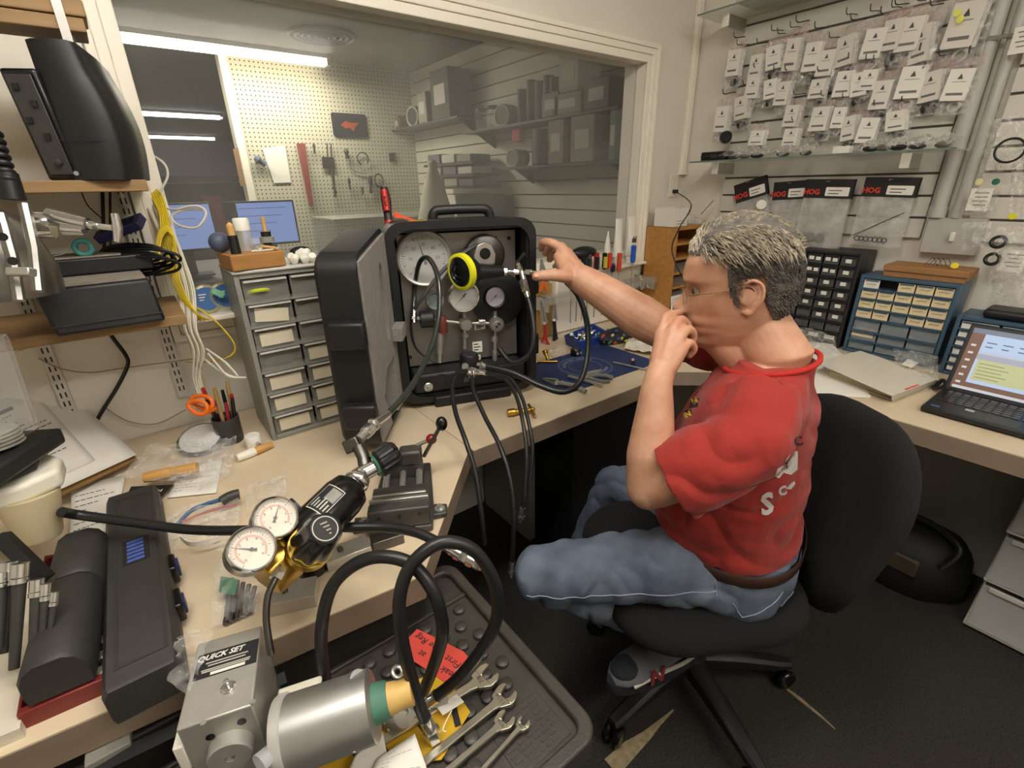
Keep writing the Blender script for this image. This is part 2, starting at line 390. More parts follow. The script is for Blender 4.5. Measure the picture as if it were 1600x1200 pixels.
# ================================================================= office chair
from mathutils import noise as NZ
def bake(mb, name, voxel, smooth, mat, disp=None):
    """fuse overlapping closed shapes into one continuous skin"""
    me = bpy.data.meshes.new(name); me.from_pydata([tuple(p) for p in mb.v], [], mb.f); me.update()
    bm = bmesh.new(); bm.from_mesh(me); bmesh.ops.recalc_face_normals(bm, faces=bm.faces); bm.to_mesh(me); bm.free()
    t = bpy.data.objects.new('t', me); COL.objects.link(t)
    r = t.modifiers.new('r', 'REMESH'); r.mode = 'VOXEL'; r.voxel_size = voxel
    if smooth:
        s = t.modifiers.new('s', 'SMOOTH'); s.factor = .5; s.iterations = smooth
    bpy.context.view_layer.update()
    out = bpy.data.meshes.new_from_object(t.evaluated_get(bpy.context.evaluated_depsgraph_get()))
    bpy.data.objects.remove(t); out.name = name
    if disp:
        nv = [(v.co.copy(), v.normal.copy()) for v in out.vertices]
        for v, (c, n) in zip(out.vertices, nv): v.co = c+n*disp(c, n)
    out.update(); out.polygons.foreach_set('use_smooth', [True]*len(out.polygons))
    out.materials.clear(); out.materials.append(mat)
    return out
def link_mesh(me, name, parent):
    """mesh in world coordinates becomes a part of parent"""
    me.transform(WORLD[parent.name].inverted()); o = bpy.data.objects.new(name, me); COL.objects.link(o); o.parent = parent
    WORLD[o.name] = WORLD[parent.name].copy(); return o
m_fab = M('black_chair_fabric', '#0c0c0c', .95, noise=.2, ns=250, bump=.3, bs=700)
HUB = V((.99, .485, 0)); SEATC = V((.905, .49, 0)); cf = V((-.86, .51, 0)).normalized(); cl = V((-cf.y, cf.x, 0))
CH = thing('office_chair', 'black fabric office swivel chair with a high rounded backrest under the man', 'chair', HUB, atan2(cf.y, cf.x))
def soft(T, w, h, t, round_=.12, dome=.3, n=40, curve=None):
    """cushion: rounded outline w x h, thickness t, domed edges"""
    mb = MB(); o = rrect(w, h, round_, 9); rings = []
    for k in range(-6, 7):
        a = k/6*pi/2; s = 1-(1-cos(a))*.22; z = t/2*sin(a)
        rings.append([T @ V((x*s, y*s, z+(curve(x*s, y*s) if curve else 0))) for x, y in o])
    mb.ring_stack(rings, False)
    for e in (0, -1):
        r = rings[e]; prev = r
        for s in (.75, .45, .15):
            c = sum(r, V())/len(r); cur = []
            for (x, y) in o:
                f = .78*s; zz = (t/2*(1+.12*(1-s)))*(1 if e else -1)
                cur.append(T @ V((x*f, y*f, zz+(curve(x*f, y*f) if curve else 0))))
            mb.ring_stack([prev, cur], False); prev = cur
        b = len(mb.v); mb.v += prev; mb.f.append(tuple(range(b, b+len(prev))))
    return mb
soft(axes(SEATC+V((0, 0, .507)), cf, cl), .47, .49, .085, .15).build('seat', m_fab, CH, world=True, smooth=True)
soft(axes(SEATC+V((0, 0, .455)), cf, cl), .40, .42, .04, .12).build('seat_shell', m_blk, CH, world=True, smooth=True)
# backrest: taller than wide, wrapped round the sitter
bn = (cf*.97+V((0, 0, .20))).normalized(); bu = (V((0, 0, 1))*.97-cf*.20).normalized()
BC = SEATC-cf*.345+V((0, 0, .668))
bcurve = lambda x, y: -.55*x*x*2.0 + .035*math.exp(-((y+.10)/.09)**2)
mb = soft(axes(BC, bu.cross(bn), bu), .46, .50, .075, .19, curve=lambda x, y: .9*x*x+.03*math.exp(-((y+.11)/.08)**2))
mb.build('backrest', m_fab, CH, world=True, smooth=True)
mb = MB().tube(spline([BC-bn*.05-bu*.08, BC-bn*.075-bu*.2, SEATC-cf*.29+V((0, 0, .50)), SEATC-cf*.2+V((0, 0, .43)), SEATC+V((0, 0, .415))], 6), .024, 10)
mb.build('back_support', m_blk, CH, world=True, smooth=True)
MB().lathe([(.030, .10), (.030, .26), (.024, .262), (.024, .40), (.05, .405)], 20, HUB).build('gas_lift', m_blkg, CH, world=True, smooth=True)
MB().lathe([(.045, .075), (.052, .085), (.052, .13), (.036, .15)], 20, HUB).build('base_hub', m_blk, CH, world=True, smooth=True)
for k, a in enumerate((177, -111, -39, 33, 105)):
    d = V((cos(radians(a)), sin(radians(a)), 0)); s = V((-d.y, d.x, 0)); tip = HUB+d*.293
    rings = []
    for u, wd, z0, z1 in ((.03, .028, .085, .135), (.15, .024, .083, .122), (.27, .020, .075, .100), (.305, .016, .078, .095)):
        c = HUB+d*u; rings.append([c+s*wd*q+V((0, 0, z)) for q, z in ((-1, z0), (1, z0), (1, z1-.008), (.6, z1), (-.6, z1), (-1, z1-.008))])
    lg = MB().ring_stack(rings).build('base_leg', m_blk, CH, world=True, smooth=True)
    ax = (s+d*.3*(1 if k % 2 else -1)).normalized(); wc = tip+d*.0+V((0, 0, .03))
    mb = MB()
    for q in (-1, 1): mb.lathe([(.010, -.009), (.026, -.009), (.030, -.004), (.030, .004), (.024, .009), (.01, .009)], 18, wc+ax*.015*q, ax)
    mb.cyl(wc-ax*.02, wc+ax*.02, .006).cyl(wc, tip+V((0, 0, .085)), .006)
    c = mb.build('caster', m_blkg, CH, world=True, smooth=True)
# ================================================================= the man
fd = V((-.35, .937, 0)).normalized(); ld = V((-fd.y, fd.x, 0)); PO = V((.96, .415, 0))
W = lambda f, l, z: PO+fd*f+ld*l+V((0, 0, z))
PER = thing('person', 'man in red t-shirt, jeans and wire glasses seated reaching to the black case', 'person', PO)
hf = (V((-.58, .815, 0)).normalized()*cos(radians(9))+V((0, 0, -sin(radians(9))))).normalized()
hl = V((0, 0, 1)).cross(hf).normalized(); hu = hf.cross(hl)
HC = D(1152, 445, .955)
HT = axes(HC, hf, hl)
def interp(tab, z):
    for (a, va), (b, vb) in zip(tab, tab[1:]):
        if a <= z <= b:
            t = (z-a)/(b-a); t = t*t*(3-2*t) if False else t
            return va+(vb-va)*t
    return tab[0][1] if z < tab[0][0] else tab[-1][1]
SC_H = 1.05
fr = [(-.124, .040), (-.121, .064), (-.112, .083), (-.100, .089), (-.086, .084), (-.075, .0915), (-.069, .0895), (-.0655, .0865), (-.062, .0915), (-.053, .0935), (-.044, .0875), (-.020, .086), (.004, .085), (.014, .088), (.024, .0965), (.036, .0955), (.055, .090), (.075, .079), (.092, .062), (.105, .042), (.113, .022), (.117, .004)]
bk = [(-.124, .045), (-.09, .062), (-.06, .080), (-.03, .095), (0, .102), (.04, .101), (.07, .090), (.09, .074), (.105, .050), (.113, .026), (.117, .004)]
hw = [(-.124, .022), (-.118, .034), (-.105, .047), (-.085, .057), (-.06, .0655), (-.03, .071), (0, .0745), (.03, .0765), (.055, .0755), (.075, .069), (.092, .057), (.105, .041), (.113, .022), (.117, .004)]
ns_ = [(-.052, 0), (-.047, .008), (-.041, .021), (-.034, .029), (-.027, .0275), (-.015, .019), (0, .010), (.010, .003), (.016, 0)]
def head_pt(z, th, off=0.):
    c, s = cos(th), sin(th)
    a = (interp(fr, z) if c > 0 else interp(bk, z)); b = interp(hw, z)
    e = 2/2.25
    x = a*math.copysign(abs(c)**e, c); y = b*math.copysign(abs(s)**e, s)
    if c > 0:
        n = interp(ns_, z); sg = .0085+.006*max(0, min(1, (-z)/.035)); x += n*math.exp(-(y/sg)**2)*1.2
        for q in (-1, 1):
            x -= .011*math.exp(-((y-q*.032)/.013)**2-((z-.004)/.011)**2)      # eye sockets
            x += .004*math.exp(-((y-q*.030)/.018)**2-((z-.024)/.007)**2)      # brow
            y += q*.003*math.exp(-((x-.055)/.02)**2-((z+.02)/.018)**2) if y*q > 0 else 0  # cheekbone
            x += .006*math.exp(-((y-q*.013)/.007)**2-((z+.040)/.007)**2)      # nostril wing
    v = V((x, y, z)); 
    if off: v += V((x, y*1.1, z*.9)).normalized()*off
    return v*SC_H
body = MB(); NR = 150
zs = [-.124+.241*k/84 for k in range(85)]
body.ring_stack([[HT @ head_pt(z, 2*pi*k/NR) for k in range(NR)] for z in zs])
for q in (-1, 1):       # ears
    o = V((-.010, q*.0735, -.012)); pts = []
    for k in range(11):
        a = radians(-75+k*25.5); pts.append(HT @ (o+V((-.004+.0175*-cos(a)*-1*-1 if False else -.017*cos(a)*.95-.002*sin(a), q*(.010+.003*cos(a)), .030*sin(a)))))
    body.tube(spline([HT @ (o+V((.010, q*.004, .010))), HT @ (o+V((.008, q*.008, .026))), HT @ (o+V((-.006, q*.013, .034))), HT @ (o+V((-.021, q*.016, .024))), HT @ (o+V((-.023, q*.016, .004))), HT @ (o+V((-.014, q*.012, -.016))), HT @ (o+V((-.002, q*.006, -.030))), HT @ (o+V((.007, q*.003, -.024)))], 5), [.0035]*8+[.0042]*20+[.0055]*8, 8)
    body.ball((0, 0, 0), (.017, .0065, .027), 14, 10, HT @ MX.Translation(o+V((-.006, q*.004, .002))))
    body.ball((0, 0, 0), (.006, .004, .008), 10, 8, HT @ MX.Translation(o+V((.009, q*.005, -.004))))
NB = W(-.02, -.005, 1.055)
Hn = HT @ V((-.030, 0, -.075))
body.tube([NB-V((0, 0, .05)), NB+V((0, 0, .02)), (NB+Hn)/2+V((0, 0, .005)), Hn, HT @ V((-.02, 0, -.03))], [.050, .064, .061, .060, .058], 28)
body.tube([W(.03, -.003, 1.04), HT @ V((.035, 0, -.095))], [.040, .045], 20)
# trunk and legs inside the clothes
def ring(c, d, w, n=36, tilt=0.):
    e = 2/2.3; out = []
    for k in range(n):
        a = 2*pi*k/n; cc, ss = cos(a), sin(a)
        out.append(c+fd*(d*math.copysign(abs(cc)**e, cc))+ld*(w*math.copysign(abs(ss)**e, ss))+V((0, 0, tilt*cc)))
    return out
TR = [(.54, 0, .12, .17), (.66, 0, .125, .165), (.80, .01, .125, .16), (.92, .01, .115, .165), (1.0, .0, .075, .15), (1.045, -.01, .05, .09), (1.07, -.012, .045, .05)]
body.ring_stack([ring(W(c, 0, z), d, w) for z, c, d, w in TR])
LSH, RSH = W(-.015, .185, .965), W(.02, -.185, 1.01)
LEL, LWR = D(1012, 764, .945), D(1027, 602, .925)
REL, RWR = D(1046, 520, 1.23), D(903, 433, 1.30)
def limb(mb, pts, rs, n=20, m=6): mb.tube(spline(pts, m), [r for i in range(len(rs)-1) for r in [rs[i]+(rs[i+1]-rs[i])*k/m for k in range(m)]]+[rs[-1]], n)
limb(body, [LSH, LSH.lerp(LEL, .5), LEL.lerp(LSH, .12), LEL], [.055, .050, .045, .040])
fel = LEL.lerp(LWR, .32)+(LEL-PO).normalized()*.004
limb(body, [LEL, fel, LEL.lerp(LWR, .72), LWR, LWR.lerp(D(1045, 540, .94), .45)], [.041, .046, .037, .029, .026])
body.ball(LEL, .041)
limb(body, [RSH, RSH.lerp(REL, .5), REL], [.055, .052, .044]); body.ball(REL, .044)
limb(body, [REL, REL.lerp(RWR, .3)+V((0, 0, -.004)), REL.lerp(RWR, .7), RWR], [.049, .057, .047, .037])
limb(body, [REL.lerp(RWR, .8), RWR, RWR.lerp(D(886, 408, 1.33), .5)], [.042, .037, .032])
LHIP, RHIP = W(0, .09, .60), W(0, -.095, .60)
LKN, RKN = V((.535, .615, .605)), V((1.03, .825, .50))
LAN = D(1055, 975, 1.215); RAN = V((1.0, .95, .09))
limb(body, [LHIP, LHIP.lerp(LKN, .5), LKN], [.085, .07, .052]); limb(body, [LKN, LKN.lerp(LAN, .35), LAN], [.052, .052, .035])
limb(body, [RHIP, RHIP.lerp(RKN, .5), RKN], [.085, .07, .052]); limb(body, [RKN, RKN.lerp(RAN, .35), RAN], [.052, .052, .035])
# ---- hands: each finger its own bent chain rooted in the palm
def finger(pts, r0, r1):
    n = len(pts); limb(body, pts, [r0+(r1-r0)*k/(n-1) for k in range(n)], 12, 4); body.ball(pts[-1], r1, 10, 8)
def palm(wr, kn, w):
    """wr wrist, kn four knuckles"""
    k0, k3 = kn[0], kn[3]
    for a, b in ((.0, 0), (.33, 1), (.66, 2), (1., 3)):
        body.tube([wr.lerp(kn[b], -.02), wr.lerp(kn[b], .5), kn[b]], [w*1.1, w*1.12, w*.80], 12)
        body.ball(kn[b], w*.80, 10, 8)
    for i in range(3):
        m0, m1 = wr.lerp((kn[i]+kn[i+1])/2, .1), (kn[i]+kn[i+1])/2
        body.tube([m0, wr.lerp(m1, .55), m1], [w, w*1.05, w*.75], 12)
# left hand: index raised to the nose, others loosely curled before the chin
tip = D(1062, 489, .985)
lk = [D(1036, 512, .952), D(1052, 514, .935), D(1062, 527, .925), D(1066, 545, .92)]
lk[0] = D(1034, 520, .945)
palm(LWR+V((0, 0, .005)), lk, .016)
finger([lk[0], D(1040, 497, .955), D(1052, 491, .970), tip], .0112, .0082)
finger([lk[1], D(1062, 500, .950), D(1074, 508, .965), D(1074, 524, .970)], .011, .0088)
finger([lk[2], D(1074, 515, .938), D(1083, 523, .955), D(1079, 538, .962)], .0108, .0085)
finger([lk[3], D(1077, 536, .930), D(1084, 545, .945), D(1077, 555, .952)], .0098, .0078)
finger([LWR.lerp(lk[0], .28), D(1024, 560, .955), D(1040, 532, .972), D(1058, 520, .985)], .0135, .0095)
# right hand: spread over the case edge, thumb to the left in front of it
rk = [D(876, 388, 1.315), D(886, 396, 1.34), D(893, 405, 1.36), D(897, 414, 1.375)]
palm(RWR, rk, .022)
finger([rk[0], D(862, 380, 1.318), D(849, 379, 1.345), D(846, 388, 1.375)], .0138, .0105)
finger([rk[1], D(872, 384, 1.36), D(858, 386, 1.39), D(852, 395, 1.41)], .0135, .0105)
finger([rk[2], D(880, 394, 1.385), D(866, 397, 1.41), D(859, 405, 1.425)], .013, .0105)
finger([rk[3], D(886, 407, 1.395), D(874, 410, 1.415), D(866, 416, 1.43)], .0088, .007)
finger([RWR.lerp(rk[0], .1)+V((0, 0, -.012)), D(886, 432, 1.275), D(862, 430, 1.262), D(838, 432, 1.252)], .0215, .0128)
body.tube([RWR, D(884, 420, 1.29), D(872, 398, 1.315)], [.028, .026, .016], 12)
me = bake(body, 'body', .0030, 3, m_skin)
BODY = link_mesh(me, 'body', PER)
# thumb nail
m_nail = M('nail', '#d9a992', .35)
MB().ball((0, 0, 0), (.0062, .0052, .0022), 12, 8, axes(D(838, 431, 1.2390), RT, UP)).build('thumb_nail', m_nail, PER, world=True, smooth=True)
# ---- face details
m_eye = M('eye_white', '#a59488', .3); m_iris = M('iris', '#4a4030', .25); m_lip = M('lips', '#a8604f', .5)
for q in (-1, 1):
    e = MB().ball((0, 0, 0), .0112, 16, 12, HT @ MX.Translation((.0725, q*.031, .003))).build('eye', m_eye, PER, world=True, smooth=True)
    MB().ball((0, 0, 0), (.0026, .0055, .0055), 12, 8, HT @ MX.Translation((.0845, q*.032, .003))).build('iris', m_iris, e, world=True, smooth=True)
    MB().tube(spline([HT @ V((.0845, q*.016, .0235)), HT @ V((.092, q*.030, .030)), HT @ V((.080, q*.046, .026)), HT @ V((.066, q*.056, .020))], 5), [.0022]*5+[.0032]*6+[.0018]*5, 6).build('eyebrow', M('eyebrow_hair', '#6e5f52', .9, noise=.3, ns=300), PER, world=True, smooth=True)
lp = MB()
for dz, rr in ((.0035, .0032), (-.0048, .0036)):
    lp.tube(spline([HT @ V((.070, -.026, -.0655+dz*.2)), HT @ V((.0875, -.011, -.0655+dz*.9)), HT @ V((.0915, 0, -.0655+dz)), HT @ V((.0875, .011, -.0655+dz*.9)), HT @ V((.070, .026, -.0655+dz*.2))], 5), [.0012]*5+[rr]*11+[.0012]*5, 8)
lp.build('lips', m_lip, PER, world=True, smooth=True)
# ---- hair: scalp layer and combed strands
m_hair = M('grey_hair', '#6b655c', .6, noise=.5, ns=60, bump=.9, bs=160, stretch=(1, 1, 4), col2='#4a453f')
m_hairt = M('pale_grey_hair', '#c9bda8', .55, noise=.4, ns=80, bump=.9, bs=160, stretch=(4, 1, 1), col2='#7d7464')
def hairline(p):
    x, y, z = p
    if x > .076: lim = .070
    elif x > .035: lim = .072-(.076-x)*.12
    elif x > .010: lim = .046-(.035-x)*3.2 if x < .024 else .060
    elif x > -.035: lim = .022
    else: lim = -.075+(.0 if x < -.06 else (x+.06)*2.4)
    return z-lim
hb = MB(); nn = 110; zz = [-.10+.217*k/60 for k in range(61)]; idx = {}
def hv(i, k):
    key = (i, k % nn)
    if key not in idx:
        p = head_pt(zz[i], 2*pi*k/nn, 0); h = max(0, min(1, hairline(p)/.035)); top = max(0, min(1, (p.z-.03)/.05))
        v = p+V((p.x, p.y, p.z*.9)).normalized()*(.001+h*(.006+.010*top+.003*NZ.noise(p*70)))
        idx[key] = len(hb.v); hb.v.append(HT @ v)
    return idx[key]
for i in range(60):
    for k in range(nn):
        if hairline(head_pt(zz[i], 2*pi*(k+.5)/nn)) > 0: hb.f.append((hv(i, k), hv(i, k+1), hv(i+1, k+1), hv(i+1, k)))
hb.f.append(tuple(hv(60, k) for k in range(nn))) if True else None
HAIR = hb.build('hair', m_hair, PER, world=True, smooth=60)
rnd = random.Random(3); side = MB(); topb = MB()
for i in range(5200):
    z = rnd.uniform(-.075, .117); th = rnd.uniform(0, 2*pi); p = head_pt(z, th); hl_ = hairline(p)
    if hl_ < .001: continue
    n = V((p.x, p.y*1.1, p.z*.9)).normalized(); tp = p.z > .052+.02*rnd.random()
    if tp: d = V((-.75+.3*rnd.random(), -.65*1 if True else 0, .05)) if p.y < .045 else V((-.6, .25, -.75))
    else: d = V((-.55, 0, -.85))
    d += V((rnd.uniform(-.25, .25), rnd.uniform(-.2, .2), rnd.uniform(-.2, .2))); d = (d-n*d.dot(n)).normalized()
    L = rnd.uniform(.022, .042) if tp else rnd.uniform(.012, .022)
    if tp and p.x > .05: d = (d*.9+n*.12).normalized()
    h0 = .006*min(1, hl_/.03)+(.008 if tp else 0)*min(1, hl_/.03)
    a = p+n*h0; b = a+d*L*.5+n*.0032; c = a+d*L-n*.002*(1 if tp else 1)
    (topb if tp else side).tube([HT @ a, HT @ b, HT @ c], [.0009, .0011, .0003], 3, False)
side.build('hair_strands', m_hair, HAIR, world=True, kind='stuff', smooth=True); topb.build('hair_strands', m_hairt, HAIR, world=True, kind='stuff', smooth=True)
# ---- glasses
GL = []
mw = M('gold_wire', '#b89b72', .25, 1.)
for q in (-1, 1):
    c = V((.1035, q*.033, -.004)); rim = [HT @ (c+V((-.006*abs(cos(a))*(1 if cos(a)*q > 0 else .2), .024*cos(a), .0165*sin(a)))) for a in [2*pi*k/28 for k in range(28)]]
    MB().tube(rim, .0009, 6, closed=True).build('glasses_rim', mw, PER, world=True, smooth=True)
    mb = MB(); b = len(mb.v); mb.v += rim; mb.f.append(tuple(range(28))); mb.build('lens', m_clear, PER, world=True)
    MB().tube(spline([HT @ V((.098, q*.057, .002)), HT @ V((.090, q*.0665, .003)), HT @ V((.03, q*.0795, .006)), HT @ V((-.008, q*.083, .010)), HT @ V((-.020, q*.082, .000)), HT @ V((-.028, q*.078, -.018))], 5), .0011, 6).build('temple', mw, PER, world=True, smooth=True)
MB().tube(spline([HT @ V((.1035, -.010, .004)), HT @ V((.110, 0, .007)), HT @ V((.1035, .010, .004))], 5), .0010, 6).build('glasses_bridge', mw, PER, world=True, smooth=True)
# ---- t-shirt
m_shirt = M('red_cotton', '#97251c', .88, noise=.06, ns=300, bump=.12, bs=500, sheen=.15)
sh = MB()
SH = [(.660, .008, .150, .190), (.685, .018, .156, .194), (.72, .025, .158, .190), (.80, .025, .155, .188), (.88, .02, .142, .190), (.95, .01, .125, .195), (1.005, .0, .105, .190), (1.035, -.01, .088, .155), (1.058, -.016, .078, .112), (1.072, -.020, .074, .085)]
sh.ring_stack([ring(W(c, 0, z), d, w) for z, c, d, w in SH])
def sleeve(a, b, rs, cut):
    d = (b-a).normalized(); pts = [a-d*.02, a+d*.05, a+d*.11, a+d*cut, a+d*(cut-.0005), a+d*(cut-.05)]
    sh.tube(pts, rs, 28)
sleeve(LSH+V((0, 0, -.004)), LEL, [.066, .078, .083, .084, .066, .058], .152)
sleeve(RSH, REL, [.068, .074, .074, .072, .060, .056], .20)
sh.ball(LSH, .068); sh.ball(RSH, .068)
sh.tube([W(-.01, .09, 1.015), W(-.012, .15, .985), LSH], [.07, .07, .066], 20)
def folds(c, n):
    l = c-PO; f = l.dot(fd); s = l.dot(ld); z = c.z
    v = .0040*NZ.noise(V((f*9, s*9, z*6)))+.0050*NZ.noise(V((f*10+z*14, s*8, z*7-f*8)))
    v += .0065*max(0, 1-abs(z-.72)/.16)*NZ.noise(V((f*4+3, s*4, z*34)))
    v -= .0065*max(0, .3-abs(NZ.noise(V((f*7+z*9+2, s*6, z*8-f*9)))))/.3
    k = max(0, 1-(c-LSH.lerp(LEL, .35)).length/.17)
    v += .0105*k*sin(90*(c-LSH).dot((LEL-LSH).normalized()*.75+V((0, 0, .55)))+4*NZ.noise(c*9))*abs(NZ.noise(c*11+V((3, 1, 2))))*1.6
    return v
me = bake(sh, 'tshirt', .0038, 9, m_shirt, folds)
SHIRT = link_mesh(me, 't_shirt', PER)
# collar rib and sleeve hem
rg = ring(W(-.010, -.003, 1.060), .083, .091, 44, -.020)
MB().tube(rg, .0052, 8, closed=True).build('collar_rib', M('red_rib', '#b5231a', .85, bump=.3, bs=900), SHIRT, world=True, smooth=True)
# prints on the shirt, laid on the cloth
SBV = BVHTree.FromPolygons([WORLD[PER.name] @ v.co for v in me.vertices], [tuple(p.vertices) for p in me.polygons])
def lay(o, dirn, off=None):
    off = off or (.0022 if 'yellow' in o.data.materials[0].name or 'black' in o.data.materials[0].name and o.name.startswith('back') else .0013)
    """drop a flat lettering object (world coords, parent PER) on to the shirt along dirn"""
    Mw = WORLD[PER.name]; inv = Mw.inverted()
    for v in o.data.vertices:
        p = Mw @ v.co; h = SBV.ray_cast(p-dirn*.4, dirn)
        if h[0] is not None: v.co = inv @ (h[0]-dirn*off)
    o.data.update()
m_print = M('white_print', '#c9c4c0', .8); m_yprint = M('yellow_print', '#e8c43a', .8)
def shape(name, polys, mat, T, parent, dirn):
    bm = bmesh.new()
    for pl in polys:
        vs = [bm.verts.new(T @ V((x, y, 0))) for x, y in pl]; bm.faces.new(vs)
    bmesh.ops.triangulate(bm, faces=bm.faces)
    bmesh.ops.subdivide_edges(bm, edges=bm.edges, cuts=3, use_grid_fill=True)
    me_ = bpy.data.meshes.new(name); bm.to_mesh(me_); bm.free(); me_.transform(WORLD[PER.name].inverted()); me_.materials.append(mat)
    o = bpy.data.objects.new(name, me_); COL.objects.link(o); o.parent = parent; WORLD[o.name] = WORLD[PER.name].copy(); lay(o, dirn); return o
def print_at(px, py, t): return axes(D(px, py, t), RT, UP)
PI_ = WORLD[PER.name].inverted()
def decal(st, px, py, size, mat, rot=0., shear=0., bold=0., name='print'):
    tx = text(st, size, mat, SHIRT, PI_ @ print_at(px, py, .8) @ MX.Rotation(rot, 4, 'Z'), name, 0, shear=shear, bold=bold)
    bm = bmesh.new(); bm.from_mesh(tx.data); bmesh.ops.triangulate(bm, faces=bm.faces); bmesh.ops.subdivide_edges(bm, edges=[e for e in bm.edges if e.calc_length() > .006], cuts=2); bm.to_mesh(tx.data); bm.free()
    lay(tx, ray(px, py).normalized())
decal('S', 1196, 790, .052, m_print, .30, .25, .0022, 'back_print'); decal('C', 1222, 768, .022, m_print, .3, .2, .0012, 'back_print')
rd_ = ray(1228, 725).normalized(); bT = print_at(1228, 727, .8)
shape('back_print', [[(-.020, -.022), (-.014, -.006), (-.004, .0), (.002, .012), (.012, .024), (.022, .026), (.022, -.008), (.010, -.018), (-.004, -.014), (-.012, -.024)]], m_print, bT, SHIRT, rd_)
shape('back_print', [[(.0, -.045), (.008, -.036), (.016, -.030), (.018, -.036), (.010, -.046)]], m_print, bT, SHIRT, rd_)
m_bprint = M('black_print', '#241512', .8)
decal('C', 1248, 690, .022, m_bprint, .2, 0, .001, 'back_print'); decal('o', 1232, 722, .016, m_bprint, .2, 0, .0006, 'back_print')
bx_ = print_at(1084, 628, .8); rc = ray(1080, 636).normalized()
shape('chest_print', [[(-.009, -.012), (.009, -.008), (.012, .010), (-.004, .012)]], m_bprint, bx_, SHIRT, rc)
shape('chest_print', [[(-.012, -.008), (.010, -.003), (.009, .008), (-.008, .006)]], m_bprint, print_at(1072, 648, .8), SHIRT, rc)
decal('M', 1085, 626, .017, m_yprint, .45, 0, .0008, 'chest_print'); decal('IN', 1074, 648, .015, m_yprint, .45, 0, .0008, 'chest_print')
# ---- jeans, belt
m_jean = M('blue_denim', '#687282', .92, noise=.4, ns=9, bump=.35, bs=600, col2='#3d4759')
jn = MB()
jn.ring_stack([ring(W(c, 0, z), d, w) for z, c, d, w in [(.525, .0, .14, .185), (.56, .0, .152, .195), (.61, .0, .152, .192), (.640, .0, .146, .186), (.665, .0, .142, .183)]])
limb(jn, [LHIP+V((.0, 0, -.005)), LHIP.lerp(LKN, .45)+V((0, 0, .004)), LKN.lerp(LHIP, .12), LKN], [.102, .080, .069, .061], 28)
jn.ball(LKN, .061)
limb(jn, [LKN, LKN.lerp(LAN, .35), LAN.lerp(LKN, .20), LAN.lerp(LKN, .06)], [.061, .064, .062, .070], 26)
limb(jn, [RHIP, RHIP.lerp(RKN, .45), RKN], [.105, .086, .070], 28); jn.ball(RKN, .070)
limb(jn, [RKN, RKN.lerp(RAN, .35), RAN.lerp(RKN, .15)], [.070, .068, .066], 26)
def jfold(c, n):
    v = .003*NZ.noise(c*9)+.003*NZ.noise(V((c.x*26, c.y*26, c.z*9)))-.006*max(0, .35-abs(NZ.noise(V((c.x*13+c.z*6, c.y*13, c.z*10-c.x*5)))))/.35
    k = max(0, 1-(c-LKN).length/.16)+max(0, 1-(c-LHIP.lerp(LKN, .12)).length/.16)+.6*max(0, 1-(c-LAN.lerp(LKN, .3)).length/.2)
    d_ = (LKN-LHIP).normalized()
    return v+.011*k*sin(85*c.dot(d_)+60*c.z*.5+5*NZ.noise(c*8))*abs(NZ.noise(c*9))*1.5
me = bake(jn, 'jeans', .0045, 6, m_jean, jfold)
JEANS = link_mesh(me, 'jeans', PER)
JBV = BVHTree.FromPolygons([WORLD[PER.name] @ v.co for v in me.vertices], [tuple(p.vertices) for p in me.polygons])
def on_jeans(p, off=.0015):
    h = JBV.find_nearest(V(p)); return h[0]+h[1]*off
m_st = M('denim_seam', '#8d9cab', .9)
def seam(a, b, n, bulge, name='seam', r=.0011):
    MB().tube([on_jeans(V(a).lerp(V(b), k/n)+V(bulge)) for k in range(n+1)], r, 5).build(name, m_st, JEANS, world=True, smooth=True)
out = (-ld*-1)*.09
seam(LHIP+ld*.10+V((0, 0, .02)), LKN+ld*.07, 26, (0, 0, -.01))
seam(LHIP+ld*.05+fd*.04+V((0, 0, .06)), LHIP+ld*.10-fd*.0+V((0, 0, .0)), 8, (0, 0, 0))
seam(W(-.10, .11, .61), W(-.06, .17, .56), 8, (0, 0, 0)); seam(W(-.06, .17, .56), W(-.03, .18, .59), 6, (0, 0, 0)); seam(W(-.14, .06, .57), W(-.10, .13, .53), 8, (0, 0, 0))
MB().ring_stack([ring(W(0, 0, z), .1475+e, .188+e, 48) for z, e in ((.634, 0), (.638, .003), (.660, .003), (.664, 0))], False).build('belt', M('brown_leather', '#3b241b', .5, noise=.3, ns=40), PER, world=True, smooth=True)
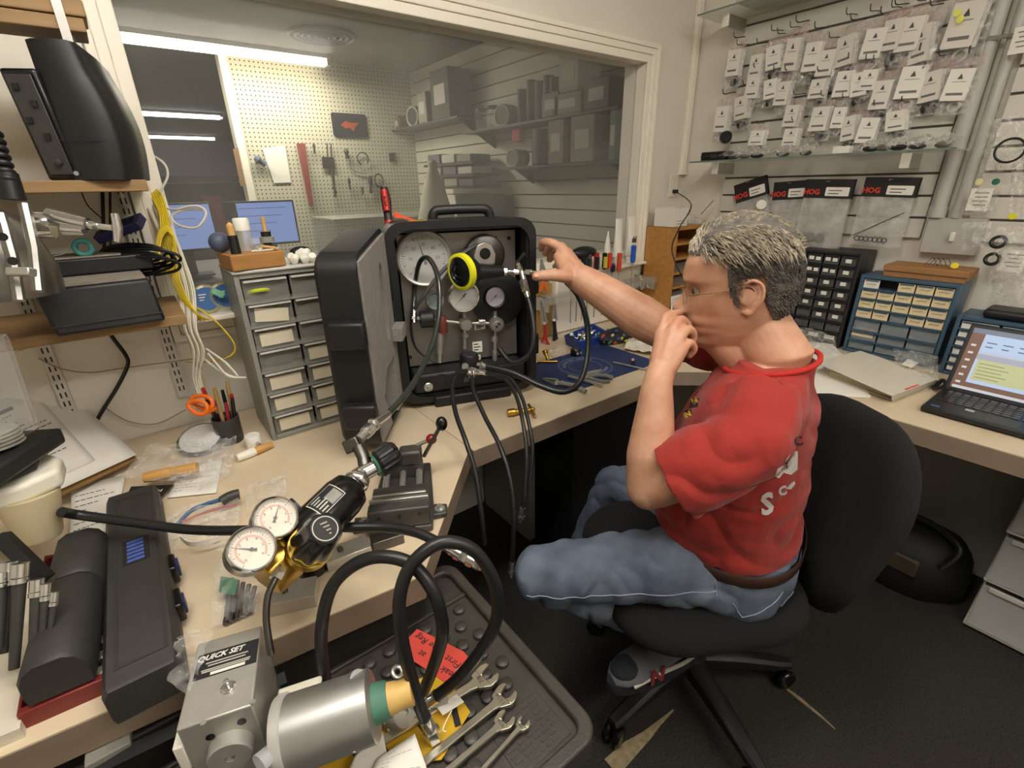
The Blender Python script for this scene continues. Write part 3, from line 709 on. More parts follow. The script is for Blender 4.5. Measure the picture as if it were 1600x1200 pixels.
# ---- shoes
m_shoe = M('grey_suede', '#5f5f62', .8, noise=.15, ns=60, bump=.2, bs=300); m_sole = M('shoe_sole', '#24252a', .6); m_mesh = M('dark_mesh', '#23242b', .9, bump=.4, bs=800)
def shoe(heel, toe, up, label):
    fx = (toe-heel).normalized(); sy = V(up).cross(fx).normalized(); uz = fx.cross(sy); L = (toe-heel).length
    T = MX(((fx.x, sy.x, uz.x, heel.x), (fx.y, sy.y, uz.y, heel.y), (fx.z, sy.z, uz.z, heel.z), (0, 0, 0, 1)))
    def sec(x, w, h, n=20, base=.0):
        return [T @ V((x, w*cos(2*pi*k/n)*(1.0 if sin(2*pi*k/n) < 0 else 1-.35*sin(2*pi*k/n)**2), base+h/2+h/2*sin(2*pi*k/n))) for k in range(n)]
    U = MB().ring_stack([sec(-.008*L/.28, .020, .05, base=.022), sec(.0, .034, .085, base=.018), sec(.05, .038, .100, base=.018), sec(.085, .039, .098, base=.018), sec(.12, .041, .075, base=.018), sec(.17, .047, .058, base=.018), sec(.22, .047, .045, base=.018), sec(.255, .038, .036, base=.018), sec(.275, .018, .022, base=.020)])
    U.v = [p for p in U.v]
    s = U.build('shoe', m_shoe, PER, world=True, smooth=True, label=label)
    MB().ring_stack([[T @ V((x, y*1.0, z)) for x, y in out_] for z, out_ in ((0, [(.138+.148*cos(a), (.040+.008*cos(a))*sin(a)) for a in [2*pi*k/30 for k in range(30)]]), (.010, [(.137+.152*cos(a), (.043+.008*cos(a))*sin(a)) for a in [2*pi*k/30 for k in range(30)]]), (.028, [(.136+.149*cos(a), (.042+.008*cos(a))*sin(a)) for a in [2*pi*k/30 for k in range(30)]]))]).build('sole', m_sole, s, world=True, smooth=True)
    for k in range(5):
        x = .10+.022*k; MB().tube(spline([T @ V((x, -.026, .075-.006*k)), T @ V((x+.004, 0, .098-.009*k)), T @ V((x, .026, .075-.006*k))], 4), .0026, 6).build('lace', m_white, s, world=True, smooth=True)
    for y_, z_ in ((.040, .034), (-.040, .034)):
        MB().tube(spline([T @ V((.01, y_*.9, z_+.02)), T @ V((.09, y_*1.02, z_)), T @ V((.17, y_*1.16, z_+.008)), T @ V((.24, y_*1.0, z_-.004))], 5), .005, 8).build('side_band', m_lgrey, s, world=True, smooth=True)
    MB().ball((0, 0, 0), (.040, .036, .020), 16, 10, T @ MX.Translation((.232, 0, .046))).build('toe_mesh', m_mesh, s, world=True, smooth=True)
    return s, T
s1, T1 = shoe(D(1100, 1010, 1.22), D(990, 1062, 1.15), V((.12, .12, 1)), 'grey and black running shoe on the chair base')
nT = WORLD[PER.name].inverted() @ T1 @ axes((.185, .0505, .042), (-1, 0, 0), (0, 0, 1))
text('N', .050, M('dark_red_print', '#7e2a28', .7), s1, nT, 'logo_letter', .002, bold=.002, shear=.2)
shoe(RAN+V((.02, -.05, -.085)), RAN+V((-.06, .22, -.085)), V((0, 0, 1)), 'shoe on the floor under the bench')
# ================================================================= black hard case with the gauge panel
CU = V((.945, -.328, 0)).normalized(); CV = V((.328, .945, 0)).normalized()
CO = V((.541, 1.268, BZ)); CWD, CHT, CDP = .425, .525, .20
CASE = thing('equipment_case', 'open black hard case standing on its edge with a gauge panel inside and foam lid', 'case', CO, atan2(CU.y, CU.x))
m_case = M('case_shell', '#141415', .5, noise=.2, ns=40, bump=.08, bs=250)
m_panel = M('brushed_panel', '#8e8a85', .38, .75, noise=.08, ns=30, stretch=(1, 1, 20))
m_foam = M('grey_foam', '#8b8580', .95, noise=.12, ns=60, bump=.25, bs=300)
# local frame: x along the front, y into the wall, z up; opening faces -y
TC = MX(((1, 0, 0, CWD/2), (0, 0, -1, 0), (0, 1, 0, CHT/2+.022), (0, 0, 0, 1)))     # outline plane to case front, depth = -y
def shell(w, h, dep, wall, r, T, name, par):
    o = rrect(w, h, r, 6); i = rrect(w-2*wall, h-2*wall, max(.008, r-wall), 6); o2 = rrect(w-.016, h-.016, r, 6)
    mb = MB(); P = lambda pl, z: [T @ V((x, y, z)) for x, y in pl]
    mb.ring_stack([P(i, -dep+wall), P(i, 0), P(o, 0), P(o, -dep*.9), P(o2, -dep)], False)
    b = len(mb.v); mb.v += P(i, -dep+wall)+P(o2, -dep); n = len(i)
    mb.f += [tuple(range(b, b+n)), tuple(range(b+n, b+2*n))]
    return mb.build(name, m_case, par, smooth=True)
BODYC = shell(CWD, CHT, CDP, .022, .045, TC, 'case_body', CASE)
# rim bead, ribs and foot under the case
MB().ring_stack([[TC @ V((x, y, z)) for x, y in rrect(CWD+e, CHT+e, .05, 6)] for z, e in ((.008, -.03), (.008, .012), (-.02, .012), (-.022, 0))], False).build('rim', m_case, CASE, smooth=True)
for z0, x0, x1 in ((0, .09, .34),): MB().bx(x0, x1, -.02, .12, 0, .035).build('foot', m_case, CASE, bevel=.006)
for dz in (.12, .32): MB().bx(CWD-.005, CWD+.028, .02, .09, dz, dz+.07).build('latch', m_blk, CASE, bevel=.006)
hd = MB().tube(spline([(.14, .06, CHT+.022), (.145, .06, CHT+.045), (.17, .06, CHT+.052), (.28, .06, CHT+.052), (.305, .06, CHT+.045), (.31, .06, CHT+.022)], 5), .014, 10)
hd.build('handle', m_blk, CASE, smooth=True)
MB().bx(.12, .33, .03, .09, CHT+.012, CHT+.030).build('handle_mount', m_blk, CASE, bevel=.005)
PNL = MB().bx(.034, CWD-.034, .070, .075, .115, CHT-.012).build('gauge_panel', m_panel, CASE)
MB().bx(.030, CWD-.030, -.005, .19, .045, .11).build('lower_tray', m_case, CASE, bevel=.01)
mb = MB().lathe([(.013, 0), (.015, .004), (.012, .007), (.006, .007), (.005, .016), (.003, .018)], 16, (.075, -.008, .07), (0, -1, 0)); mb.build('purge_valve', m_steel, CASE, smooth=True)
text('#2', .030, m_grey, CASE, axes((.205, -.0058, .078), (1, 0, 0), (0, 0, 1)), 'marking', .0003)
m_dial = M('dial_face', '#d9d6d2', .6); m_dialp = M('dial_face_violet', '#bdb5cc', .6); m_dialg = M('dial_face_green', '#2d5f4e', .6); m_dialw = M('dial_face_cream', '#eadfce', .6, noise=.04, ns=30)
m_dialpk = M('dial_pink_ring', '#d6a592', .6)
def gauge(parent, c, ax, up, r, depth, face, body, ang, bez=m_chr, ticks=28, name='gauge', lens=True, arc=None, nums=None, inset=0.):
    """round pressure gauge: body, bezel, dial, ticks, needle, lens (c is the centre of the front)"""
    ax = V(ax).normalized(); upv = (V(up)-ax*V(up).dot(ax)).normalized(); rt = upv.cross(ax)
    T = MX(((rt.x, upv.x, ax.x, c[0]), (rt.y, upv.y, ax.y, c[1]), (rt.z, upv.z, ax.z, c[2]), (0, 0, 0, 1)))
    g = MB().lathe([(r*.93, -depth), (r*.97, -depth*.95), (r*.97, -.009), (r*.9, -.008)], 36, c, ax).build(name, body, parent, smooth=True)
    WORLD[g.name] = WORLD[parent.name].copy()
    MB().ring_stack([[T @ V((q*cos(2*pi*k/40), q*sin(2*pi*k/40), z)) for k in range(40)] for q, z in ((r*.97, -.010), (r*1.03, -.006), (r*1.03, 0), (r*.97, .004), (r*.90, .002), (r*.88, -.006))], False).build('bezel', bez, g, smooth=True)
    MB().lathe([(r*.9, -.0052), (r*.9, -.0050)], 36, c, ax).build('dial', face, g)
    if arc:
        MB().ring_stack([[T @ V((r*q*cos(radians(-45+270*k/40)), r*q*sin(radians(-45+270*k/40)), -.0046)) for k in range(41)] for q in (.58, .66)], False).build('dial_band', m_dialpk, g) if False else None
        mb = MB(); pts = [(cos(radians(-45+270*k/40)), sin(radians(-45+270*k/40))) for k in range(41)]
        for k in range(40):
            (a, b), (a2, b2) = pts[k], pts[k+1]
            mb.add([T @ V((a*r*q, b*r*q, -.0046)) for q in (.56,)]+[T @ V((a*r*.66, b*r*.66, -.0046)), T @ V((a2*r*.66, b2*r*.66, -.0046)), T @ V((a2*r*.56, b2*r*.56, -.0046))], [(0, 1, 2, 3)])
        mb.build('dial_band', m_dialpk, g)
    mb = MB()
    for k in range(ticks+1):
        a = radians(225-270*k/ticks); L = .12 if k % 4 == 0 else .06; d = V((cos(a), sin(a), 0)); s = V((-d.y, d.x, 0))*(.012 if k % 4 == 0 else .007)*r
        q = [d*r*.82+s, d*r*.82-s, d*r*(.82-L)-s, d*r*(.82-L)+s]; mb.add([T @ (p+V((0, 0, -.0045))) for p in q], [(0, 1, 2, 3)])
    mb.build('scale_marks', m_ink, g, kind='stuff')
    if nums:
        for k, t_ in enumerate(nums):
            a = radians(225-270*k/(len(nums)-1)); text(t_, r*.17, m_ink, g, T @ MX.Translation((cos(a)*r*.50, sin(a)*r*.50, -.0042)), 'numeral', .0001)
    d = V((cos(ang), sin(ang), 0)); s = V((-d.y, d.x, 0))
    MB().add([T @ (p+V((0, 0, z))) for z in (-.0036, -.0030) for p in (d*r*.74, s*r*.03, -d*r*.22+s*r*.07, -d*r*.22-s*r*.07, -s*r*.03)], [(0, 1, 2, 3, 4), (9, 8, 7, 6, 5)]+[(k, (k+1) % 5, 5+(k+1) % 5, 5+k) for k in range(5)]).build('needle', m_ink, g)
    MB().lathe([(r*.08, -.004), (r*.08, -.0022)], 14, c, ax).build('needle_hub', m_ink, g)
    if lens: MB().lathe([(r*.9, -.0012), (r*.9, -.0006)], 30, c, ax).build('lens', m_clear, g)
    return g
FX, FZ = (0, -1, 0), (0, 0, 1)
def onp(px, py, y=.068):
    """point on the panel plane (depth y inside the case) along a line of sight, in case coordinates"""
    n = CV; p0 = CO+CV*y; d = ray(px, py); t = (p0-CAM).dot(n)/d.dot(n); return local(CASE, CAM+d*t)
gauge(CASE, onp(663, 404, .045), FX, FZ, .079, .025, M('dial_face_dusty', '#aaa7a2', .5, noise=.06, ns=20), m_steel, radians(105), m_steel, 40, 'large_gauge', nums=['0', '10', '20', '30', '40', '50', '60'])
gauge(CASE, onp(725, 463, .020), FX, FZ, .048, .03, m_dial, m_chr, radians(225), m_chr, 28, 'gauge')
gauge(CASE, onp(774, 464, .030), FX, FZ, .034, .03, m_dialp, m_blk, radians(225), m_blk, 28, 'gauge')
gauge(CASE, onp(680, 470, .045), FX, FZ, .026, .02, m_dialg, m_steel, radians(200), m_steel, 16, 'small_green_gauge')
# dark round boss behind the right gauge, round opening plate at top right
MB().lathe([(.085, 0), (.085, .02), (.075, .025)], 36, onp(776, 466, .068), FX).build('gauge_boss', m_blk, CASE, smooth=True)
c = onp(757, 398, .06); MB().lathe([(.060, 0), (.060, .015), (.052, .02)], 36, c, FX).build('flange', m_dsteel, CASE, smooth=True)
c = onp(757, 398, .038); MB().prism([(.030, -.03), (.034, .0), (.022, .03), (0, .038), (-.022, .03), (-.034, 0), (-.030, -.03)], 0, .006, axes(c, (1, 0, 0), (0, 0, 1))).build('clamp_plate', m_steel, CASE, bevel=.003)
MB().lathe([(.0165, 0), (.0165, .002)], 24, V(c)+V((0, -.0065, .004)), FX).build('opening', m_blkg, CASE)
for px, py in ((795, 372), (641, 558), (780, 500)): MB().lathe([(.006, 0), (.006, .003)], 12, onp(px, py, .07), FX).build('panel_screw', m_blk, CASE)
# manifold: tubes and cross fittings
def fit(pts, name, mat=m_steel, n=12):
    """run of turned pieces along straight segments: (point, radius) list"""
    mb = MB()
    for (a, b, r) in pts: mb.cyl(a, b, r, n=n)
    return mb.build(name, mat, CASE, smooth=True)
a, b, c, d = onp(650, 497, .05), onp(726, 505, .05), onp(774, 505, .045), onp(696, 505, .05)
fit([(a, b, .006), (b, c, .0055), (a+V((.012, 0, 0)), a+V((.03, 0, 0)), .010), (b+V((.045, 0, 0)), b+V((.065, 0, 0)), .009)], 'manifold_tube')
MB().lathe([(.020, -.03), (.020, .0), (.017, .006)], 24, b+V((0, -.02, 0)), FX).build('cross_fitting', m_steel, CASE, smooth=True)
mb = MB().lathe([(.022, -.03), (.024, .0), (.020, .006), (.012, .006), (.012, .010)], 24, c+V((0, -.018, 0)), FX); mb.build('valve_knob', m_steel, CASE, smooth=True)
MB().prism([(0, 0), (.009, 0), (.0064, .0064), (0, .009)], .0, .0005, axes(c+V((0, -.0285, 0)), (1, 0, 0), (0, 0, 1))).build('knob_mark', m_ink, CASE)
MB().prism([(0, 0), (-.009, 0), (-.0064, -.0064), (0, -.009)], .0, .0005, axes(c+V((0, -.0285, 0)), (1, 0, 0), (0, 0, 1))).build('knob_mark', m_ink, CASE)
g2 = onp(726, 545, .045); fit([(b+V((0, 0, .04)), b, .006), (b, g2, .0055), (b+V((0, 0, -.03)), b+V((0, 0, -.045)), .011)], 'riser_tube')
g3 = onp(773, 590, .04); fit([(c+V((0, 0, .04)), c, .006), (c, g3, .0055), (onp(773, 525, .045), onp(773, 533, .045), .011), (onp(773, 548, .045), onp(773, 562, .045), .009), (onp(773, 578, .04), onp(773, 588, .04), .009)], 'drop_tube')
k0 = onp(686, 495, .045); MB().lathe([(.026, -.04), (.027, -.005), (.022, .0)], 24, k0+V((-.018, -.012, 0)), (1, 0, 0)).build('needle_valve', m_blk, CASE, smooth=True)
MB().lathe([(.014, 0), (.014, .05), (.012, .054)], 18, onp(692, 520, .04), (0, 0, 1)).build('sleeve', M('worn_red', '#6e2f26', .5, noise=.3, ns=40), CASE, smooth=True)
fit([(onp(688, 520, .04), onp(687, 552, .04), .012), (onp(687, 552, .04), onp(687, 566, .04), .008)], 'valve_stem')
MB().lathe([(.036, 0), (.036, .03), (.028, .036)], 28, onp(687, 590, .03)+V((0, 0, -.008)), (0, 0, 1)).build('base_knob', m_blkg, CASE, smooth=True)
r0 = onp(733, 562, .0); REG = MB().lathe([(.026, -.03), (.029, -.026), (.029, .016), (.026, .020), (.008, .020)], 28, r0, (0, 0, 1)).build('second_stage_block', m_blk, CASE, smooth=True)
MB().lathe([(.012, 0), (.012, .012), (.009, .016)], 18, r0+V((-.018, -.022, -.012)), (-.3, -1, 0)).build('port_cap', m_steel, CASE, smooth=True)
mb = MB().ball(onp(738, 582, -.03), (.020, .016, .016), 14, 10); mb.build('tape_wrap', M('tan_tape', '#7a6a58', .8, noise=.4, ns=70, bump=.5, bs=80), CASE, smooth=True)
for px, py, w_, h_ in ((750, 510, .036, .020), (746, 542, .032, .036), (748, 558, .012, .016)):
    c_ = onp(px, py, .0695); st = MB().bx(c_.x-w_/2, c_.x+w_/2, c_.y-.0006, c_.y, c_.z-h_/2, c_.z+h_/2).build('warning_label', m_paper, CASE)
    for k in range(3):
        MB().bx(c_.x-w_*.38, c_.x+w_*(.3 if k % 2 else .1), c_.y-.001, c_.y-.0005, c_.z+h_*(.28-.26*k)-.0022, c_.z+h_*(.28-.26*k)+.001).build('label_print', m_ink, st)
# ---- the lid, swung open to the left
lidd = V((-.60, -.80, 0)).normalized(); lidn = V((.80, -.60, 0)).normalized()
LH = CO+V((-.008, -.004, 0)); LL = .275
TL = WORLD[CASE.name].inverted() @ axes(LH+lidd*(LL/2)+V((0, 0, .024+CHT/2)), lidd*-1, V((0, 0, 1)))
# x axis of TL = from free edge to hinge; z axis = x cross up
TLi = WORLD[CASE.name].inverted() @ axes(LH+lidd*(LL/2)+V((0, 0, .024+CHT/2)), -lidd, V((0, 0, 1)))
n_before = set(o.name for o in bpy.data.objects)
LID = shell(LL, CHT, .095, .012, .045, TLi, 'lid', CASE)
hx = LL/2-.014
ell = [(.045+.026*cos(a), .085+.105*sin(a)) for a in [2*pi*k/28 for k in range(28)]]
ou = [(max(-hx, min(hx, x_)), max(-.08, min(.245, y_))) for x_, y_ in [(.045+.6*cos(a), .085+.6*sin(a)) for a in [2*pi*k/28 for k in range(28)]]]
MB().frame(ou, ell, -.030, .006, TLi).build('foam', m_foam, LID)
MB().prism([(-hx, -.245), (-.02, -.245), (-.065, -.14), (-.01, -.081), (-hx, -.081)], -.030, .006, TLi).build('foam', m_foam, LID)
MB().prism([(.06, -.245), (hx, -.245), (hx, -.081), (.09, -.081)], -.030, .006, TLi).build('foam', m_foam, LID)
MB().bx(-hx+.003, hx-.003, -.242, .242, -.050, -.031, TLi).build('foam_backing', M('dark_foam', '#1a1a1a', .95), LID)
for y0 in (-.15, .075):
    MB().bx(-LL/2-.026, -LL/2+.004, y0-.035, y0+.035, -.075, .006, TLi).build('lid_latch', m_blk, LID, bevel=.006)
for x_ in (-.08, .0, .08): MB().bx(x_-.012, x_+.012, -.20, .20, -.103, -.092, TLi).build('lid_rib', m_case, LID, bevel=.003)
for y0 in (-.16, .06): MB().bx(LL/2-.006, LL/2+.012, y0, y0+.10, -.02, .008, TLi).build('hinge', m_case, LID, bevel=.004)
MB().bx(hx-.045, hx+.01, -.04, .0, .006, .035, TLi).build('foam_block', m_foam, LID, bevel=.002)
# the free edge of the lid is a little lower than the hinge edge
TLinv = TLi.inverted()
for o in [o for o in bpy.data.objects if o.name not in n_before and o.type == 'MESH']:
    for v in o.data.vertices:
        q = TLinv @ v.co; k = (LL/2-q.x)/LL; h = (q.y+CHT/2)/CHT; q.y -= .045*k*max(0, min(1, h)); v.co = TLi @ q
# ---- regulator with yellow ring on the right of the case, T valve
RG = thing('diving_regulator', 'black regulator second stage with yellow ring and steel T valve hung in the case', 'regulator', D(722, 424, 1.36))
c = D(720, 425, 1.335); ax = (CU*-.85-CV*.5+V((0, 0, -.05))).normalized()
MB().lathe([(.030, -.05), (.040, -.035), (.046, -.012), (.046, 0), (.040, .004)], 36, c, ax).build('housing', m_blk, RG, world=True, smooth=True)
MB().lathe([(.044, -.014), (.051, -.012), (.051, .004), (.043, .007), (.040, .003)], 36, c, ax).build('yellow_ring', M('lime_yellow', '#dede22', .4), RG, world=True, smooth=True)
MB().lathe([(.040, .0), (.038, .008), (.026, .012), (.024, .009), (.014, .012), (.012, .010), (.004, .011)], 36, c, ax).build('purge_cover', m_blkg, RG, world=True, smooth=True)
e1, e2 = D(742, 425, 1.365), D(785, 424, 1.40)
MB().tube([e1, e1.lerp(e2, .5), e2], [.026, .020, .016], 16).build('barrel', m_blk, RG, world=True, smooth=True)
tv = D(815, 425, 1.40)
mb = MB().cyl(e2, tv, .005).cyl(e2, e2.lerp(tv, .25), .011, n=6).cyl(e2.lerp(tv, .6), e2.lerp(tv, .85), .008, n=6).cyl(tv, D(838, 425, 1.38), .005).cyl(tv.lerp(D(838, 425, 1.38), .3), tv.lerp(D(838, 425, 1.38), .7), .009, n=6); mb.build('inlet_fitting', m_chr, RG, world=True, smooth=True)
mb = MB().cyl(D(808, 411, 1.39), tv, .008).cyl(tv, D(824, 462, 1.385), .009).cyl(D(817, 438, 1.39), D(822, 456, 1.386), .013, n=6); mb.build('tee_body', m_chr, RG, world=True, smooth=True)
MB().tube([D(806, 412, 1.39), D(820, 396, 1.37)], [.0045, .0055], 10).build('tee_lever', m_dsteel, RG, world=True, smooth=True)
m_hose = M('hose_rubber', '#1d1d1e', .38, noise=.15, ns=50)
def hose(name, lab, pts, r, ends=((), ()), mat=None, n=12, grp=None):
    P = spline(pts, 8); t = thing(name, lab, 'hose', tuple(min(P, key=lambda q: q.z)), group=grp)
    MB().tube(P, r, n).build('hose_tube', mat or m_hose, t, world=True, smooth=True)
    for e, spec in ((0, ends[0]), (1, ends[1])):
        if not spec: continue
        p = P[0] if e == 0 else P[-1]; d = (P[0]-P[2]).normalized() if e == 0 else (P[-1]-P[-3]).normalized(); o = -.012
        for (L, rr, sides) in spec:
            MB().cyl(p+d*o, p+d*(o+L), rr, n=sides).build('hose_fitting', m_chr, t, world=True, smooth=True); o += L
    return t
FITA = ((.03, .0085, 14), (.012, .0105, 6), (.014, .008, 14), (.010, .0095, 6), (.012, .006, 12))
FITB = ((.022, .0075, 14), (.008, .009, 6), (.010, .006, 12))
# big hose from the regulator end round the right of the case, over the mat and back
hose('high_pressure_hose', 'black hose dropping from the T valve inside the right edge of the case', [D(825, 465, 1.385), D(831, 490, 1.375), D(834, 525, 1.37), D(826, 555, 1.375), D(800, 566, 1.39), D(780, 545, 1.41)], .008, (FITB, ()))
hose('air_hose', 'black hose looping from under the man\'s hand over the blue mat to the case', [D(885, 440, 1.42), D(905, 465, 1.43), D(918, 510, 1.41), D(917, 560, 1.38), D(905, 598, 1.35), D(880, 612, 1.33), D(845, 603, 1.34), D(800, 582, 1.36), D(760, 572, 1.38)], .0088, ((), FITB))
# silver-lined hose from the panel to the cylinder valve
hose('whip_hose', 'long clear-sheathed hose arching from the gauge panel to the cylinder valve', [onp(647, 490, .045) and WORLD[CASE.name] @ onp(647, 490, .04), D(648, 450, 1.42), D(655, 412, 1.34), D(668, 403, 1.30), D(682, 425, 1.27), D(687, 465, 1.25), D(683, 510, 1.22), D(667, 560, 1.17), D(640, 608, 1.10), D(605, 648, 1.03)], .0072, (FITB, ()), M('sheathed_hose', '#2a2f2b', .16, coat=.6))
hose('thin_hose', 'thin black hose curving down the left of the gauge panel', [WORLD[CASE.name] @ onp(645, 480, .05), WORLD[CASE.name] @ onp(642, 510, .05), WORLD[CASE.name] @ onp(648, 540, .05), WORLD[CASE.name] @ onp(662, 556, .045), WORLD[CASE.name] @ onp(680, 566, .03)], .0035)
hose('panel_hose', 'grey ribbed hose crossing the top of the gauge panel', [WORLD[CASE.name] @ onp(776, 372, .055), WORLD[CASE.name] @ onp(755, 378, .05), WORLD[CASE.name] @ onp(725, 395, .03), WORLD[CASE.name] @ onp(690, 425, .012), WORLD[CASE.name] @ onp(660, 465, .015), WORLD[CASE.name] @ onp(648, 482, .04)], .0058, ((), ()), M('grey_hose', '#4a4b4c', .5))
# hoses hanging over the bench front
hz = [([D(735, 580, 1.36), D(715, 582, 1.33), D(707, 605, 1.28), D(712, 645, 1.22), D(728, 690, 1.16), D(743, 740, 1.14), D(752, 800, 1.13), D(757, 850, 1.15)], 'leftmost of the hoses hanging in front of the bench edge'),
      ([D(737, 585, 1.35), D(740, 610, 1.30), D(757, 650, 1.25), D(780, 695, 1.19), D(795, 740, 1.16), D(803, 800, 1.15), D(800, 885, 1.17)], 'middle black hose hanging over the bench edge with a steel tip'),
      ([D(755, 582, 1.37), D(785, 590, 1.33), D(805, 615, 1.28), D(817, 660, 1.22), D(823, 710, 1.19), D(820, 770, 1.18), D(816, 800, 1.19)], 'thin black hose with chrome coupling hanging near the brass fitting'),
      ([D(758, 580, 1.39), D(795, 590, 1.36), D(815, 620, 1.32), D(827, 665, 1.27), D(832, 705, 1.25), D(828, 750, 1.24)], 'rightmost of the hoses hanging in front of the bench edge')]
for k, (p, lab) in enumerate(hz): hose('low_pressure_hose', lab, p, .0062 if k < 2 else .0052, (FITB if k < 3 else (), FITB if k in (1, 2) else ()), grp='hoses hanging from the case')
# things on top of the case
ctop = BZ+.022+CHT
t = thing('screwdriver', 'red and black screwdriver standing upright behind the left top of the case', 'screwdriver', D(604, 352, 1.46))
MB().tube([D(609, 352, 1.46), D(606, 335, 1.46), D(603, 312, 1.46), D(600, 294, 1.46)], [.0135, .0125, .0155, .012], 12).build('handle', M('dark_grip', '#2a2626', .5), t, world=True, smooth=True)
MB().tube([D(605, 330, 1.444), D(600, 297, 1.444)], [.0095, .0095], 10).build('grip_inlay', m_red, t, world=True, smooth=True)
text('ICON', .012, m_ink, t, WORLD[t.name].inverted() @ axes(D(602.5, 314, 1.4335), D(605, 330, 1.44)-D(600, 297, 1.44), V((-1, -.3, 0))), 'lettering', .0004)
MB().tube([D(610, 350, 1.46), D(613, 372, 1.46)], [.004, .004], 8).build('shaft', m_steel, t, world=True, smooth=True)
MB().tube([D(609, 353, 1.46), D(608, 346, 1.46)], [.0145, .0145], 12).build('collar', m_red, t, world=True, smooth=True)
MB().bx(D(602, 351, 1.46).x-.02, D(602, 351, 1.46).x+.05, 1.475, 1.53, BZ, BZ+.50).build('parts_bin', m_dk, label='dark upright bin behind the case that holds the red screwdriver', cat='bin', bevel=.004)
p0, p1 = D(616, 335, 1.40), D(666, 350, 1.42)
mb = MB(); s_ = V((0, 0, .005)); mb.ring_stack([[p+V((0, 0, h)), p+V((0, .004, h)), p+V((0, .004, -h)), p+V((0, 0, -h))] for p, h in ((p0, .010), (p0.lerp(p1, .25), .004), (p0.lerp(p1, .6), .003), (p1, .002))])
mb.build('ribbon', M('orange_ribbon', '#f0603c', .6), label='orange plastic ribbon lying across the top of the case', cat='ribbon')
MB().bx(.07, .12, .03, .06, CHT+.023, CHT+.027, WORLD[CASE.name]).build('pencil', m_yel, label='short yellow pencil lying on top of the case', cat='pencil', bevel=.001)
# ================================================================= shelves left of the window
XA = .052          # right end of the shelf boards
def shelf_board(z, y0, x0, lab, x1=XA, th=.022, y1=YB-.022):
    return MB().bx(x0, x1, y0, y1, z-th, z).build('shelf_board', m_wood, label=lab, cat='shelf', bevel=.002, group='wooden wall shelves left of the window')
SH1, SH2, SH3 = 1.141, 1.424, 1.716
YS = 1.30
shelf_board(SH1, YS, -.9, 'lowest wooden wall shelf under the black power supply')
shelf_board(SH2, YS, -.9, 'middle wooden wall shelf carrying the two black network boxes')
shelf_board(SH3-.024, YS, -.9, 'lower board of the doubled top wall shelf', .028, y1=YS+.09)
shelf_board(SH3+.004, YS+.0, -.9, 'upper board of the doubled top wall shelf', .034, .026, y1=YS+.09)
m_std = M('white_steel', '#d5d0c4', .5, noise=.04, ns=10)
for x_, lab in ((.005, 'white slotted shelf rail beside the window frame'), (-.24, 'white slotted shelf rail behind the clear pressure chamber')):
    t = thing('shelf_rail', lab, 'rail', (x_, YB-.008, .85), group='slotted wall rails')
    MB().bx(x_-.013, x_+.013, YB-.012, YB-.0005, .85, 1.95).build('rail', m_std, t, world=True)
    zz_ = .87
    while zz_ < 1.93:
        for q in (-1, 1): MB().bx(x_+q*.005-.0016, x_+q*.005+.0016, YB-.0126, YB-.0119, zz_, zz_+.014).build('rail_slot', m_blk, t, world=True)
        zz_ += .024
    for z_ in (SH1, SH2, SH3-.024):
        MB().prism([(YB-.012, z_-.075), (YB-.012, z_-.023), (YS+.03, z_-.023), (YS+.03, z_-.032)], -.002, .002, MX(((0, 0, 1, x_), (1, 0, 0, 0), (0, 1, 0, 0), (0, 0, 0, 1)))).build('bracket', m_std, t, world=True)
# metal strap holding the top boards
t = MB().bx(-.010, .004, YS-.006, YS-.001, SH3-.075, SH3+.12).build('metal_strap', m_steel, label='flat metal strap in front of the doubled top shelf', cat='strap')
# ---- two network boxes on the middle shelf
def box_on(pts, z0, z1f, dirn, dep, name, lab, mat=m_blkg): pass
A = local
RB = thing('network_box', 'flat black network box with port panel and mesh side, left one on the shelf', 'router', (-.055, 1.36, SH2))
TB = MX.Translation((-.055, 1.36, SH2)) @ MX.Rotation(radians(-26), 4, 'Z')
b = MB().add([TB @ V(p) for p in [(-.028, -.045, 0), (.028, -.045, 0), (.034, .14, 0), (-.028, .14, 0), (-.036, -.060, .182), (.020, -.060, .182), (.026, .14, .190), (-.036, .14, .190)]], [(0, 3, 2, 1), (4, 5, 6, 7), (0, 1, 5, 4), (1, 2, 6, 5), (2, 3, 7, 6), (3, 0, 4, 7)]).build('shell', m_blkg, RB, world=True, bevel=.005)
MB().add([TB @ V(p) for p in [(-.020, -.0465, .010), (.020, -.0465, .010), (.013, -.0605, .172), (-.029, -.0605, .172), (-.020, -.0495, .010), (.020, -.0495, .010), (.013, -.0635, .172), (-.029, -.0635, .172)]], [(0, 1, 2, 3), (4, 7, 6, 5), (0, 4, 5, 1), (1, 5, 6, 2), (2, 6, 7, 3), (3, 7, 4, 0)]).build('port_panel', m_dk, RB, world=True, bevel=.002)
for k in range(4): MB().box((0, 0, 0), (.010, .003, .010), TB @ MX.Translation((-.016 if k % 2 else .002, -.0575-.002*k, .075+.026*k))).build('port', m_blk, RB, world=True)
MB().lathe([(.006, 0), (.006, .004), (.004, .005)], 14, TB @ V((.004, -.0535, .032)), (TB.to_3x3() @ V((0, -1, -.1)))).build('knob', m_dk, RB, world=True, smooth=True)
RB2 = thing('network_router', 'tall black router with a curved glossy front, right one on the shelf', 'router', (.0, 1.36, SH2))
TR2 = MX.Translation((.001, 1.355, SH2)) @ MX.Rotation(radians(-16), 4, 'Z')
rings = []
